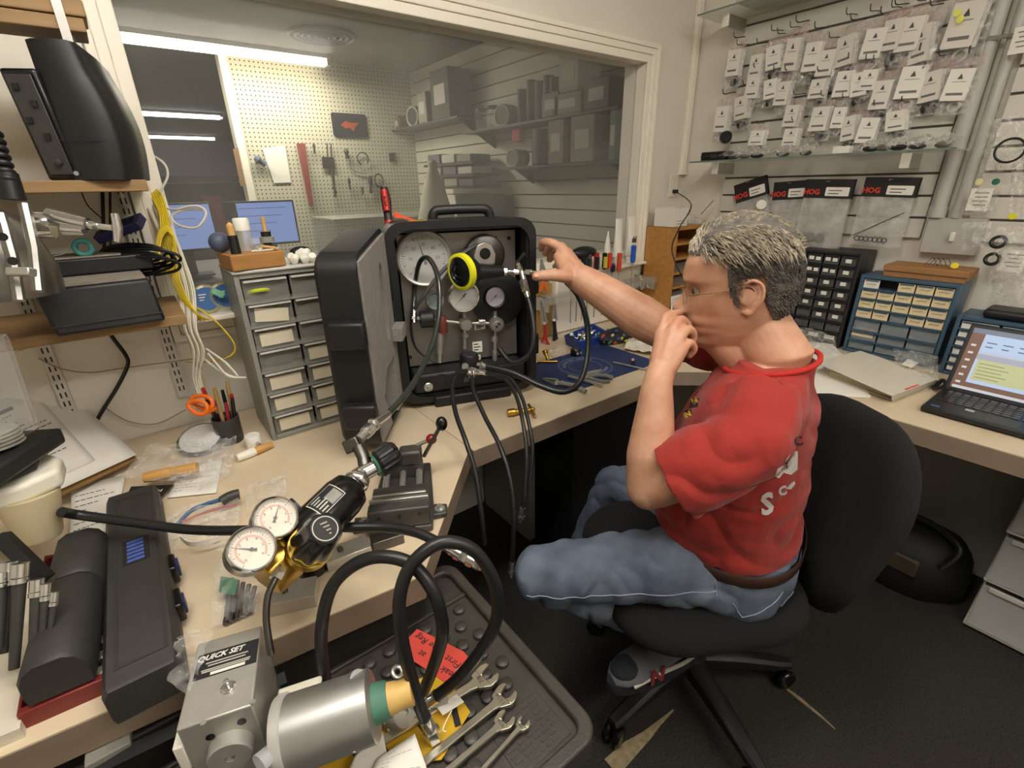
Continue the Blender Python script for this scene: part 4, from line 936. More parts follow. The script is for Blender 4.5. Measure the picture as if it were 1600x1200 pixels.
for k in range(13):
    z_ = .205*k/12; u = k/12; back = -.046-.004*u; frx = .040-.018*u*u+.012*sin(pi*u)
    rings.append([TR2 @ V((x_, y_, z_+(.015*(1-(y_-.0)/.12) if k == 12 else 0))) for x_, y_ in ((back, -.058), (back+.012, -.066), ((back+frx)/2, -.072), (frx-.010, -.068), (frx, -.058), (frx+.004, .02), (frx, .09), (frx-.01, .10), (back, .10))])
MB().ring_stack(rings).build('shell', M('satin_black', '#1a1a1b', .42), RB2, world=True, smooth=50)
mb = MB()
for k in range(11):
    for j in range(22):
        p = TR2 @ V((-.0475-.004*(j/22), -.045+.012*k, .05+.0068*j)); mb.box(p, (.002, .0045, .004))
mb.build('vent_mesh', m_dk, RB2, world=True, kind='stuff')
MB().tube([TR2 @ V((-.045, -.0745, .068)), TR2 @ V((-.0, -.0755, .068)), TR2 @ V((.036, -.066, .068))], .0007, 5).build('seam_line', m_blk, RB2, world=True)
MB().lathe([(.004, 0), (.004, .002)], 12, TR2 @ V((-.038, -.069, .012)), (0, -1, 0)).build('button', m_grey, RB2, world=True)
# ---- power supply etc. on the lowest shelf
t = thing('power_supply', 'large black battery backup box with a dusty top on the lowest shelf', 'power supply', (-.06, 1.36, SH1))
TU = MX.Translation((-.066, 1.362, SH1)) @ MX.Rotation(radians(3), 4, 'Z')
MB().add([TU @ V(p) for p in [(-.105, -.10, 0), (.075, -.10, 0), (.075, .14, 0), (-.105, .14, 0), (-.115, -.085, .090), (.068, -.085, .090), (.068, .14, .090), (-.115, .14, .090)]], [(0, 3, 2, 1), (4, 5, 6, 7), (0, 1, 5, 4), (1, 2, 6, 5), (2, 3, 7, 6), (3, 0, 4, 7)]).build('shell', m_blk, t, world=True, bevel=.006)
MB().bx(-.110, .063, -.080, .135, .0905, .094, TU).build('dust_layer', M('dust_grey', '#8d8578', .95, noise=.2, ns=40), t, world=True)
MB().bx(-.108, .074, -.1015, -.0985, .018, .020, TU).build('seam_line', m_dk, t, world=True)
TU2 = MX.Translation((-.16, 1.43, SH1+.0805))
t = thing('adapter_box', 'long black adapter box lying on the power supply', 'adapter', (-.10, 1.45, SH1+.080))
MB().bx(-.195, .025, 1.40, 1.52, SH1+.0955, SH1+.130).build('shell', m_blk, t, world=True, bevel=.004)
MB().bx(-.19, -.03, 1.405, 1.515, SH1+.1305, SH1+.133).build('dust_layer', MATS['dust_grey'], t, world=True)
t = thing('network_switch', 'small dark blue network switch with rows of vent slots on the cable pile', 'switch', (-.0, 1.42, SH1+.12))
TS = axes(D(188, 357, 1.13), RT*.94+UP*.34, UP*.8+FW*.6)
MB().box((0, 0, 0), (.108, .046, .020), TS).build('shell', M('dark_blue_metal', '#2c3058', .5), t, world=True, bevel=.002)
for k in range(8): 
    for q in (-1, 1): MB().box((-.012*0+q*.022+(k-3.5)*.0048, .0, .0103), (.0018, .022, .0008), TS).build('vent_slot', m_blkg, t, world=True)
# ---- cables
def cable(name, lab, pts, r, mat, cat='cable', n=6, grp=None, seg=6):
    return MB().tube(spline(pts, seg), r, n).build(name, mat, label=lab, cat=cat, smooth=True, group=grp)
m_wire = M('white_cable', '#d8d2c2', .5); m_yw = M('yellow_cable', '#d9bd22', .45); m_bw = M('black_cable', '#141414', .4); m_tw = M('tan_cable', '#a59472', .6)
lp = []
for k in range(6):
    for u in range(9):
        a = u/8*pi*1.9+.3*k; lp.append(D(208+(52+6*(k % 3))*cos(a)+5*(k % 3), 404+15*sin(a)+4.0*k-8, 1.12+.018*sin(a)-.004*k))
cable('extension_cord', 'coiled black power cord bundle on top of the power supply', lp, .0034, m_bw, 'cord')
cable('extension_cord', 'thick black cord running down the wall under the lowest shelf', [WY(q[0], q[1], 1.57) for q in ((161, 505), (178, 530), (197, 556), (199, 572), (183, 605), (163, 637), (152, 656), (146, 675))], .0052, m_bw, 'cord')
cable('extension_cord', 'black cord hanging behind the shelves, left of a pair', [WY(160, 296, 1.57), WY(161, 330, 1.57), WY(163, 400, 1.57)], .0042, m_bw, 'cord'); cable('extension_cord', 'black cord hanging behind the shelves, right of a pair', [WY(172, 296, 1.57), WY(172, 325, 1.57), WY(173, 400, 1.57)], .003, m_bw, 'cord')
cable('thin_cable', 'thin black cable curving below the middle shelf', [WY(127, 300, 1.56), WY(138, 322, 1.56), WY(160, 342, 1.56)], .0016, m_bw)
for k in range(5):
    dx = 4*k
    cable('data_cable', ('first', 'second', 'third', 'fourth', 'fifth')[k]+' yellow data cable from the left in the hanging bundle', [D(222+dx*.6, 285, 1.22), D(236+dx, 305, 1.21), D(250+dx*.8, 335+2*k, 1.20), D(252+dx*.9, 372, 1.19-.004*k), D(262+dx, 408, 1.19), D(270+dx*.7, 440, 1.19), D(285+dx*1.2, 470+4*k, 1.20), D(302+dx*1.5, 500, 1.24)], .0026, m_yw, grp='yellow data cables')
pts = []
for k in range(5):
    for u in range(8): a = u/8*2*pi; pts.append(D(258+13*cos(a)+k, 385+32*sin(a)+2*k, 1.165+.006*cos(a)))
cable('data_cable', 'tied coil of yellow data cable hanging by the shelf end', pts, .0026, m_yw)
cable('data_cable', 'loose yellow cable arcing down past the round tins', [D(290, 470, 1.22), D(325, 492, 1.24), D(350, 515, 1.26), D(367, 540, 1.27), D(360, 556, 1.28), D(330, 565, 1.29), D(290, 566, 1.33)], .0022, m_yw)
for k in range(9):
    dx = 3.2*k; dy = (k*37 % 11)
    cable('data_cable', ('leftmost', 'second', 'third', 'fourth', 'fifth', 'sixth', 'seventh', 'eighth', 'rightmost')[k]+' white cable of the bundle hanging below the shelf end', [D(228+dx*1.2, 320+dy, 1.21), D(262+dx, 395+dy, 1.20), D(278+dx, 455, 1.20), D(284+dx*.9, 505+dy, 1.21), D(298+dx*.8, 540+dy, 1.23), D(308+dx*.4-(k % 3)*4, 585+dy, 1.26), D(318+dx*.5, 632+dy, 1.28)], .0026, m_wire if k % 3 else m_tw, grp='white cable bundle')
for k, (pp, lab) in enumerate([([D(255, 325, 1.21), D(275, 327, 1.2), D(298, 322, 1.2), D(315, 324, 1.2), D(322, 335, 1.2), D(308, 355, 1.2), D(280, 352, 1.2), D(268, 338, 1.2), D(290, 327, 1.205), D(316, 328, 1.21)], 'white cable loop in front of the monitor behind the window'),
        ([D(208, 233, 1.22), D(232, 240, 1.21), D(256, 255, 1.2), D(262, 275, 1.2), D(250, 300, 1.2)], 'white cable curving out from the curved router'),
        ([D(318, 560, 1.26), D(345, 580, 1.27), D(372, 590, 1.28), D(352, 566, 1.27), D(322, 545, 1.26)], 'white cable loop between rail and drawer cabinet'),
        ([D(325, 552, 1.26), D(340, 570, 1.26), D(358, 588, 1.27), D(385, 590, 1.28)], 'lower white cable loop beside the drawer cabinet'),
        ([WY(60, 560, 1.58), WY(92, 575, 1.58), WY(140, 582, 1.58), WY(200, 574, 1.58), WY(270, 565, 1.55), WY(310, 560, 1.5)], 'pale cable drooping along the wall below the shelf'),
        ([WY(160, 634, 1.58), WY(200, 658, 1.58), WY(245, 662, 1.57), WY(290, 640, 1.54)], 'thin pale cable sagging above the scissors')]):
    cable('data_cable', lab, pp, .0028 if k < 4 else .0016, m_wire if k < 4 else m_tw)
# teal cap on a lanyard, hung on the chamber valve
t = thing('dust_cap', 'teal rubber ring cap hanging in front of the cable coil', 'cap', D(130, 388, 1.04))
MB().torus(D(130, 387, 1.04), .0145, .0055, (ray(130, 387)+RT*.3).normalized(), 24, 10).build('ring', M('teal_rubber', '#3f8a84', .5), t, world=True, smooth=True)
MB().tube([D(120, 383, 1.04), D(113, 384, 1.035)], [.008, .003], 10).build('tab', MATS['teal_rubber'], t, world=True, smooth=True)
MB().tube(spline([D(113, 385, 1.035), D(100, 396, 1.0), D(85, 400, .95), D(72, 402, .90)], 5), .0012, 6).build('cord', m_grey, t, world=True, smooth=True)
# ================================================================= pressure chamber at the left edge, close to the camera
PC = thing('pressure_chamber', 'clear acrylic pressure chamber with metal head, black plate and white screw plug at left edge', 'test chamber', G(20, 930, BZ))
m_cast = M('cast_metal', '#9b9892', .3, .9, noise=.15, ns=30)
cz = lambda px, py, t=.80: D(px, py, t)
ctr = D(-25, 680, .78)                       # axis foot of the cylinder
up_ = (D(-60, 330, .80)-D(-22, 700, .78)).normalized()
up_ = V((up_.x*.3, up_.y*.3, 1)).normalized()
o_ = D(-22, 722, .78)
MB().lathe([(.094, .052), (.097, .060), (.097, .255), (.095, .262), (.090, .262), (.089, .060)], 40, o_, up_, False).build('acrylic_cylinder', clear('acrylic', '#e9eceb', .03, .05), PC, world=True, smooth=True)
mb = MB()
for k in range(5): mb.lathe([(.060, .030+.0075*k), (.070-.001*k, .031+.0075*k), (.071-.001*k, .034+.0075*k), (.062, .0372+.0075*k)], 40, o_, up_)
mb.build('ring_stack', M('pale_metal', '#d5d2c8', .3, .6), PC, world=True, smooth=True)
MB().lathe([(.026, .066), (.028, .070), (.028, .105), (.024, .108)], 28, o_+RT*-.005, up_).build('centre_post', m_alu, PC, world=True, smooth=True)
MB().lathe([(.004, .105), (.004, .26)], 12, o_+RT*-.012, up_).lathe([(.004, .105), (.004, .26)], 12, o_+RT*.006, up_).build('tie_rod', m_steel, PC, world=True, smooth=True)
TP = MX.Translation(o_) @ MX.Rotation(radians(-30), 4, 'Z')
MB().bx(-.10, .095, -.10, .095, -.012, .028, TP).build('black_plate', M('black_delrin', '#1c1d1d', .45, noise=.1, ns=30), PC, world=True, bevel=.006)
MB().lathe([(.072, -.034), (.076, -.030), (.076, -.014), (.070, -.012)], 8, o_+RT*.008, up_).build('black_flange', MATS['black_delrin'], PC, world=True, bevel=.002)
hexp = [(.030+.086*cos(2*pi*k/8)*(1 if k % 2 else 1.12), .005+.086*sin(2*pi*k/8)*(1 if k % 2 else 1.12)) for k in range(8)]
m_ny = M('white_nylon', '#e3dfce', .45, noise=.04, ns=20)
MB().prism(hexp, -.078, -.034, TP).build('screw_plug_nut', m_ny, PC, world=True, bevel=.008, seg=3)
MB().lathe([(.034, -.185), (.038, -.178), (.056, -.078)], 32, o_+RT*.062, up_).build('screw_plug_cone', M('cream_nylon', '#cbbd9b', .5), PC, world=True, smooth=True)
MB().bx(-.25, -.08, -.03, .03, -.008, .020, TP).bx(-.25, -.22, -.03, .03, (BZ-o_.z)/.76+.002, -.008, TP).build('mounting_arm', m_dsteel, PC, world=True)
for ob in [c_ for c_ in bpy.data.objects if c_.parent == PC]:
    lo_ = local(PC, o_)
    for v in ob.data.vertices: v.co = lo_+(v.co-lo_)*.76
hd_ = D(12, 380, .80)
hx2 = V((.35, -.1, 0)).normalized()
MB().tube([hd_+V((-.05, 0, .10)), hd_+V((-.045, 0, .05)), hd_+V((-.03, 0, .02)), hd_+V((-.02, .0, -.05)), hd_+V((-.02, 0, -.085))], [.030, .050, .066, .074, .070], 24).build('metal_head', m_cast, PC, world=True, smooth=50)
for a_, b_, r_ in ((D(0, 335, .72), D(30, 470, .72), .008), (D(38, 320, .73), D(60, 455, .73), .008)): MB().tube([a_, a_.lerp(b_, .5)+RT*.004, b_], r_, 8).build('head_rib', m_cast, PC, world=True, smooth=True)
for px, py in ((4, 370), (20, 408)): MB().lathe([(.006, 0), (.006, .002)], 16, D(px, py, .693), -ray(px, py)).build('head_hole', m_blkg, PC, world=True)
MB().box((0, 0, 0), (.035, .012, .014), axes(D(33, 425, .70), RT, UP)).build('clip', m_steel, PC, world=True, bevel=.002)
mb = MB().cyl(D(52, 352, .76), D(82, 352, .77), .020, n=20).cyl(D(78, 338, .765), D(138, 350, .77), .0135, .010, n=14).cyl(D(100, 358, .765), D(132, 360, .77), .010, .008, n=12).cyl(D(136, 351, .77), D(176, 356, .78), .005, n=12).cyl(D(143, 352, .77), D(150, 353, .77), .008, n=12)
mb.build('valve_fitting', m_chr, PC, world=True, smooth=True)
MB().tube([D(179, 334, .775), D(184, 356, .78), D(184, 378, .785)], [.006, .007, .006], 10).build('valve_tee_handle', m_chr, PC, world=True, smooth=True)
mb = MB()
for k in range(7): mb.lathe([(.010, 0), (.0125, .003), (.0125, .006), (.010, .009)], 18, D(-12+4*k, 205+12*k, .75), D(25, 300, .75)-D(0, 190, .75))
mb.build('corrugated_hose', m_rub, PC, world=True, smooth=True)
MB().cyl(D(10, 270, .75), D(20, 312, .76), .014, .017, 20).build('hose_cuff', m_rub, PC, world=True, smooth=True)
# ================================================================= left bench: drawer cabinet under the window
def drawer_cabinet(name, lab, cat, T, w, h, dep, cols, rows, mframe, mfront, lip, label_mat=None, labels=None, gap=.006, top=None, wide=None, skip=(), rowh=None, frontT=.004, recess=.006):
    """cabinet in T (x along front, y into depth, z up, origin front left bottom); drawers are parts with label cards as sub-parts"""
    t = thing(name, lab, cat, T.to_translation()); e = T.to_euler(); t.rotation_euler = e; WORLD[t.name] = MX.Translation(T.to_translation()) @ e.to_matrix().to_4x4()
    fr_ = .012
    MB().bx(0, w, .058, dep, 0, h).build('body', mframe, t, bevel=.004); MB().bx(fr_, w-fr_, .055, .0575, fr_, h-fr_).build('painted_interior_shade', m_blk, t)  # black sheet behind the drawers paints in the shade of the interior
    for x0, x1, z0, z1, nm in ((0, fr_, 0, h, 'frame_side'), (w-fr_, w, 0, h, 'frame_side'), (fr_, w-fr_, 0, fr_, 'frame_rail'), (fr_, w-fr_, h-fr_, h, 'frame_rail')):
        MB().bx(x0, x1, 0, .058, z0, z1).build(nm, mframe, t, bevel=.002)
    hs = rowh or [1]*rows; tot = sum(hs); z = h-fr_; meshes = {}
    for r in range(rows):
        rh = (h-2*fr_)*hs[r]/tot; z -= rh; n = (wide[r] if wide else cols)
        if r: MB().bx(fr_, w-fr_, .0, .055, z+rh-.0022, z+rh+.0022).build('frame_rail', mframe, t)
        cw = (w-2*fr_)/n
        for c in range(n):
            if (r, c) in skip: continue
            key = (n, hs[r]); x = fr_+c*cw
            if key not in meshes:
                mb = MB().bx(gap/2, cw-gap/2, 0, frontT, gap/2, rh-gap/2)
                dr = mb.build('drawer', mfront, t, bevel=.0012); meshes[key] = [dr, None]
                if lip: meshes[key][1] = MB().bx(gap, cw-gap, -lip, frontT*.5, rh-gap/2-.006, rh-gap/2-.002).build('drawer_pull', label_mat or mframe, dr)
                dr.location = (x, recess, z)
            else:
                src = meshes[key][0]; dr = dup_part(src, t, (x, recess, z))
                if meshes[key][1]: dup_part(meshes[key][1], dr)
            L = labels(r, c) if labels else None
            if L:
                for (lx, lz, lw, lh, tilt, mat, txt) in L:
                    Tl = MX.Translation((cw*lx, -.0004, rh*lz)) @ MX.Rotation(tilt, 4, 'Y')
                    cd_ = MB().bx(-cw*lw/2, cw*lw/2, -.0006, 0, -rh*lh/2, rh*lh/2, Tl).build('label_card', mat, dr)
    return t
m_cabg = M('drawer_frame_grey', '#8a8880', .45, noise=.06, ns=20)
m_cldrw = clear('clear_drawer', '#c9c6bb', .17, .15)
m_card = M('cream_card', '#d9cfb6', .8, noise=.06, ns=30)
pL, pR = G(430, 690, BZ), G(548, 654, BZ)
TD = MX.Translation((.168, 1.322, BZ+.0005)) @ MX.Rotation(radians(.6), 4, 'Z')
def dl(r, c):
    if r == 0: return None
    if (r, c) in ((1, 1), (2, 1), (3, 0)): return None
    return [(.5, .42, .72, .56, .12 if (r, c) == (1, 0) else 0, m_card, None)]
DC = drawer_cabinet('drawer_cabinet', 'grey small parts cabinet with clear labelled drawers beside the case', 'drawer cabinet', TD, .246, .452, .19, 2, 7, m_cabg, m_cldrw, .010, M('drawer_lip', '#c9c7bf', .3), dl)
# dark contents behind the clear fronts
TDm = TD
for (r, c, col, nm) in ((0, 0, '#1b1b1b', 'mask_strap'), (0, 1, '#141312', 'mask_strap'), (2, 1, '#2b2620', 'o_ring_heap'), (3, 0, '#3c3a36', 'fitting_heap'), (1, 1, '#4a4844', 'tube_heap')):
    x = .02+c*.112; z = .452-.012-(r+1)*.0611
    MB().ball((x+.048, .030, z+.020), (.044, .010, .016), 14, 8).build(nm, M('contents_'+col[1:], col, .7, noise=.3, ns=80), DC, smooth=True)
MB().torus((.052, .022, .452-.012-.0611+.024), .022, .005, (0, .3, 1), 20, 8).build('lime_strap', M('lime_rubber', '#b5c32a', .5), DC, smooth=True)
MB().bx(-.002, .250, -.006, .192, .452, .460).build('top_tray', m_lgrey, DC, bevel=.003)
dt = BZ+.4615
# on the drawer cabinet: wooden block with plugs
t = thing('tool_block', 'wooden block with handled plugs standing in it on the drawer cabinet', 'block', (.25, 1.37, dt))
TBk = MX.Translation((.238, 1.365, dt)) @ MX.Rotation(radians(8), 4, 'Z')
MB().bx(-.075, .050, -.045, .055, 0, .038, TBk).build('wood_block', M('maple_block', '#a9783f', .6, noise=.25, ns=6, stretch=(1, 8, 8)), t, world=True, bevel=.003)
def plug(x, y, parts, lab, nm='seal_plug'):
    p = thing(nm, lab, 'plug', TBk @ V((x, y, .0385)), group='plugs standing on the wooden block'); z = 0
    for r0, r1, L, mat, pn in parts:
        MB().lathe([(r0, z), (r1, z+L)], 18, (0, 0, 0)).build(pn, mat, p, smooth=True); z += L
m_pine = M('pale_wood', '#d3a868', .55, noise=.15, ns=20)
plug(-.052, -.018, [(.0115, .0105, .042, m_blk, 'sleeve'), (.0085, .0085, .022, m_pine, 'pin'), (.0085, .003, .007, m_pine, 'pin_tip')], 'black sleeve plug with a rounded pale wooden tip on the wooden block')
plug(.030, -.002, [(.020, .020, .004, m_grey, 'flange'), (.010, .010, .014, m_dk, 'neck'), (.017, .017, .014, m_grey, 'body'), (.012, .012, .012, m_blk, 'collar'), (.0045, .0055, .034, m_pine, 'dowel')], 'grey stepped plug with a thin wooden dowel on the wooden block')
t2 = thing('spray_bottle', 'clear bottle with a white cap standing on the wooden block', 'bottle', TBk @ V((-.012, .03, .0385)))
MB().lathe([(.017, 0), (.018, .004), (.018, .045), (.016, .050)], 24, (0, 0, 0)).build('bottle', clear('cloudy_bottle', '#d9d4c8', .35, .2), t2, smooth=True)
MB().lathe([(.0185, .048), (.0185, .074), (.0165, .077)], 24, (0, 0, 0)).build('cap', m_white, t2, smooth=True)
MB().ball((0, 0, .024), .024, 20, 14, TBk @ MX.Translation((-.078+.01, .035, .0385))).build('ball', M('slate_blue', '#4c5569', .5), label='slate blue rubber ball behind the black plug', cat='ball', smooth=True)
t3 = thing('measuring_cup', 'small clear cup lying behind the plugs', 'cup', TBk @ V((.008, .005, .0385)))
MB().lathe([(.014, 0), (.018, .028), (.0165, .028), (.013, .002)], 20, TBk @ V((.008, .012, .0385)), (0, 0, 1), False).build('cup', m_clear, t3, world=True, smooth=True)
cable('lanyard', 'white looped lanyard lying on the wooden block', [TBk @ V(p) for p in ((-.02, -.03, .0415), (.0, -.038, .0415), (.03, -.034, .0415), (.046, -.022, .0415), (.044, -.005, .0415), (.030, .0, .0455), (.0, -.02, .0425))], .0024, m_wire, 'lanyard')
MB().tube([TBk @ V((.010, -.010, .049)), TBk @ V((.034, -.040, .044))], .0038, 8).build('dowel', m_pine, label='thin wooden dowel lying on the block', cat='dowel', smooth=True)
# heap of white caps beside it
rnd = random.Random(5)
for k in range(9):
    p = V((.318+.020*(k % 3)+rnd.uniform(-.006, .006), 1.345+.018*(k//3)+rnd.uniform(-.004, .004), dt+.0)); a = V((rnd.uniform(-1, 1), rnd.uniform(-1, 1), rnd.uniform(.0, .8))).normalized()
    MB().lathe([(.0075, -.011), (.0105, -.009), (.0105, .008), (.0085, .011)], 12, p+V((0, 0, .0115+(.012 if k in (4, 5) else 0))), a).build('mouthpiece_cap', m_white, label='small white cap in the heap on the drawer cabinet, %s one of the %s row' % (('left', 'middle', 'right')[k % 3], ('front', 'middle', 'back')[k//3]), cat='cap', group='heap of white caps', smooth=True)
t = thing('strap_pouch', 'black pouch with a white tag behind the heap of caps', 'pouch', (.365, 1.455, dt))
MB().ball((0, 0, .016), (.030, .020, .016), 16, 10).build('pouch', m_blk, t, smooth=True); MB().bx(-.014, .014, -.0216, -.0205, .010, .024).build('tag', m_paper, t)
MB().ball((0, 0, 0), (.034, .022, .012), 14, 8, MX.Translation((.270, 1.460, dt+.0125))).build('rubber_strap_heap', m_blk, label='black rubber strap heap behind the wooden block', cat='straps', smooth=True)
# round tins on the sill, green sponge
def tin(px, py, lab, sx=1.):
    c = WY(px, py, 1.50); t = thing('tape_tin', lab, 'tin', c, group='round blue labelled tins')
    ax = V((.05, -1, .22)).normalized()
    MB().lathe([(.036, -.014), (.038, -.010), (.038, .006), (.035, .008)], 30, (0, 0, 0), ax).build('tin', clear('tin_plastic', '#c9c48e', .45, .15), t, smooth=True)
    MB().lathe([(.030, .0085), (.030, .0092)], 30, (0, 0, 0), ax).build('label_disc', M('tin_blue', '#3f6fae', .55), t)
    for k in range(3): MB().bx(-.018, -.018+.018-.004*k, -.0005, .0, .010-.007*k, .013-.007*k, MX.Translation(ax*.0098) @ MX.Rotation(radians(-12), 4, 'X')).build('label_print', m_white, t)
tin(323, 467, 'round tin with a blue label propped below the window, in full view'); tin(352, 462, 'round blue tin half hidden by the drawer cabinet')
MB().box((0, 0, 0), (.030, .016, .012), axes(WY(341, 458, 1.47), V((.8, 0, -.6)), V((.6, 0, .8)))).build('sponge', M('mint_sponge', '#8fd0aa', .9, bump=.4, bs=200), label='small mint green sponge leaning on the round tin', cat='sponge', bevel=.003)
zl_ = WY(323, 467, 1.50).z-.038
MB().bx(.045, .20, 1.455, YB-.002, zl_-.014, zl_).build('tin_ledge', m_trim, label='narrow white ledge below the window carrying the tins', cat='ledge', bevel=.003)
# ---- pen cup, scissors, pens
pc = G(345, 690, BZ); pc = V((.078, 1.40, BZ))
t = thing('pen_cup', 'dark pen cup full of pens beside the drawer cabinet', 'cup', pc)
MB().lathe([(.030, 0), (.032, .003), (.033, .075), (.031, .075), (.029, .006)], 24, (0, 0, 0), (0, 0, 1), False).build('cup', m_dk, t, smooth=True); MB().lathe([(.029, .004), (.029, .006)], 20).build('cup_base', m_dk, t)
for k, (col, nm) in enumerate((('#b01c1c', 'red marker leaning left'), ('#b01c1c', 'red pen standing tallest'), ('#8e1f2c', 'dark red marker with rounded cap'), ('#101010', 'black pen with a clip at the right'), ('#101010', 'black marker with white ring'), ('#1b1b1b', 'black pen at the back'), ('#28409a', 'blue pen'), ('#a3844e', 'wooden brush handle'), ('#a3844e', 'second wooden stick'))):
    a = k*2.4; x, y = .016*cos(a), .014*sin(a); L = (.125, .155, .115, .135, .130, .12, .11, .165, .16)[k]; lean = V((.12*cos(a+.5), .10*sin(a), 1)).normalized()
    p = thing('pen', nm+' in the pen cup', 'pen', pc+V((x, y, .008)), group='pens in the dark cup'); mt = M('pen_'+col[1:], col, .35)
    MB().cyl((0, 0, 0), lean*L*.8, .0048).build('barrel', mt, p, smooth=True); MB().cyl(lean*L*.8, lean*L, .0050, .0040).build('pen_cap', mt, p, smooth=True)
t = thing('scissors', 'orange handled scissors stuck in the pen cup', 'scissors', pc+V((-.03, -.03, .09)))
q0 = WY(337, 640, 1.36)
for e, (cx, cy, rx, ry) in enumerate(((316, 628, 16, 10), (309, 636, 9, 9))):
    c = D(cx, cy, 1.235-.02*e); T = axes(c, RT*.95-UP*.32, UP*.9+RT*.3)
    pts = [T @ V((.028*cos(a)*(1 if e == 0 else .9), .016*sin(a)*(1+.25*cos(a)), 0)) for a in [2*pi*k/22 for k in range(22)]]
    MB().tube(pts, .0055, 10, closed=True).build('handle_loop', m_org, t, world=True, smooth=True)
    MB().tube([T @ V((.024, -.006, 0)), D(337, 639, 1.25)], [.007, .0055], 10).build('handle_arm', m_org, t, world=True, smooth=True)
MB().add([D(336, 632, 1.252), D(336, 643, 1.25), D(358, 656, 1.29), D(336, 632, 1.2545), D(336, 643, 1.2525), D(358, 656, 1.2925)], [(0, 1, 2), (3, 5, 4), (0, 3, 4, 1), (1, 4, 5, 2), (2, 5, 3, 0)]).build('blades', m_steel, t, world=True)
# domed clear-lidded gauge lying on the bench
gq = G(318, 700, BZ); t = thing('dial_gauge', 'large round black gauge with a clear domed lens lying below the scissors', 'gauge', gq)
ax = V((-.15, -.35, .93)).normalized(); oo = V((0, 0, .028))
MB().lathe([(.050, -.016), (.056, -.010), (.056, .002), (.050, .004)], 36, oo, ax).build('housing', m_blk, t, smooth=True)
MB().lathe([(.049, .0042), (.049, .0048)], 32, oo, ax).build('dial', m_dial, t)
MB().lathe([(.052, .004), (.048, .012), (.036, .020), (.018, .025), (.004, .026)], 32, oo, ax, False).build('dome', m_clear, t, smooth=True)
# white bobbin with screw, white and tan plug
t = thing('bobbin', 'white plastic cylinder with a screw in its side beside the drawer cabinet', 'bobbin', G(398, 698, BZ))
MB().lathe([(.0195, 0), (.0195, .034), (.018, .036), (.003, .036), (.003, .03)], 26).build('cylinder', m_white, t, smooth=True)
MB().cyl((.006, -.017, .018), (.010, -.030, .016), .0042).build('screw', m_steel, t, smooth=True)
def capsule(a, b, lab, cols, r=.0095):
    t = thing('wooden_plug', lab, 'plug', a); n = len(cols)
    for k, (c_, r0, r1) in enumerate(cols): MB().tube([V(a).lerp(b, k/n), V(a).lerp(b, (k+.15)/n), V(a).lerp(b, (k+.9)/n), V(a).lerp(b, (k+1)/n)], [r0*.9, r0, r1, r1*.92], 16).build('segment', c_, t, world=True, smooth=True)
m_tanp = M('tan_rubber', '#c99a55', .5, noise=.08, ns=30)
capsule(G(372, 722, BZ)+V((0, 0, .0115)), G(427, 700, BZ)+V((0, 0, .0115)), 'white and tan tapered plug on the bare bench top', [(m_white, .0105, .0115), (m_tanp, .0115, .008)])
capsule(G(232, 764, BZ)+V((0, 0, .030)), G(315, 750, BZ)+V((0, 0, .036)), 'tan tapered plug in a clear bag on the papers', [(m_tanp, .0125, .014), (m_tanp, .0115, .0125)])
# ---- leaning board with papers, papers on the bench
def sheet(name, lab, c4, mat=m_paper, cat='paper', lines=0, th=.0006, bend=0., head=False):
    """sheet with four corners (bl, br, tr, tl)"""
    bl, br, tr, tl = [V(p) for p in c4]; n = (br-bl).cross(tl-bl).normalized()
    f = lambda u, v: (bl.lerp(br, u)).lerp(tl.lerp(tr, u), v)+n*(bend*sin(pi*u)*sin(pi*v))
    base = (bl+br+tr+tl)/4; t = thing(name, lab, cat, (base.x, base.y, min(p.z for p in (bl, br, tr, tl))))
    MB().grid(f, 8, 8).build('sheet', mat, t, world=True, solid=th, smooth=True)
    rr = random.Random(len(lab)*7+lines)
    if head: 
        mb = MB(); mb.grid(lambda u, v: f(.08+.30*u, .90+.045*v)+n*.0009, 3, 1); mb.build('header_bar', m_ink, t, world=True)
    if lines:
        mb = MB()
        for k in range(lines):
            v0 = .84-.76*k/lines; u = .08
            while u < .85:
                L = rr.uniform(.04, .12); mb.grid(lambda a, b: f(min(.93, u+L*a), v0+.010*b)+n*.0009, 3, 1); u += L+.025
                if rr.random() < .16: break
        mb.build('print_lines', M('print_grey', '#57544f', .8), t, world=True, kind='stuff')
    return t
# board (wood edged) leaning against the wall at left
a0, a1 = V((-.02, 1.30, BZ+.001)), V((-.32, 1.36, BZ+.30)); 
BL, BR = G(215, 720, BZ+.01), G(-40, 960, BZ+.01)
TLc, TRc = D(78, 595, 1.30), D(215, 718, 1.30)
t = thing('clip_board', 'tan edged board leaning on the wall behind the loose papers', 'board', G(150, 780, BZ))
c4 = [D(55, 792, .985), D(216, 716, 1.205), D(80, 592, 1.33), D(-30, 640, 1.10)]
n_ = (c4[1]-c4[0]).cross(c4[3]-c4[0]).normalized()
mb = MB(); mb.add([p+n_*o for o in (-.008, -.002) for p in c4], [(0, 1, 2, 3), (7, 6, 5, 4)]+[(k, (k+1) % 4, 4+(k+1) % 4, 4+k) for k in range(4)]); mb.build('board', M('fibre_board', '#8a6a3c', .7, noise=.15, ns=20), t, world=True)
cc = (c4[0]+c4[1]+c4[2]+c4[3])/4
mid = lambda a, b, k: a.lerp(b, k)
lift = n_*.0 if n_.dot(CAM-cc) > 0 else n_*0
nn_ = n_ if n_.dot(CAM-cc) > 0 else -n_
pc4 = [mid(c4[0], cc, .04)+nn_*.010, mid(c4[1], cc, .03)+nn_*.010, mid(c4[2], cc, .03)+nn_*.010, mid(c4[3], cc, .04)+nn_*.010]
sheet('catalogue_page', 'large white page clipped on the leaning board', pc4, lines=0)
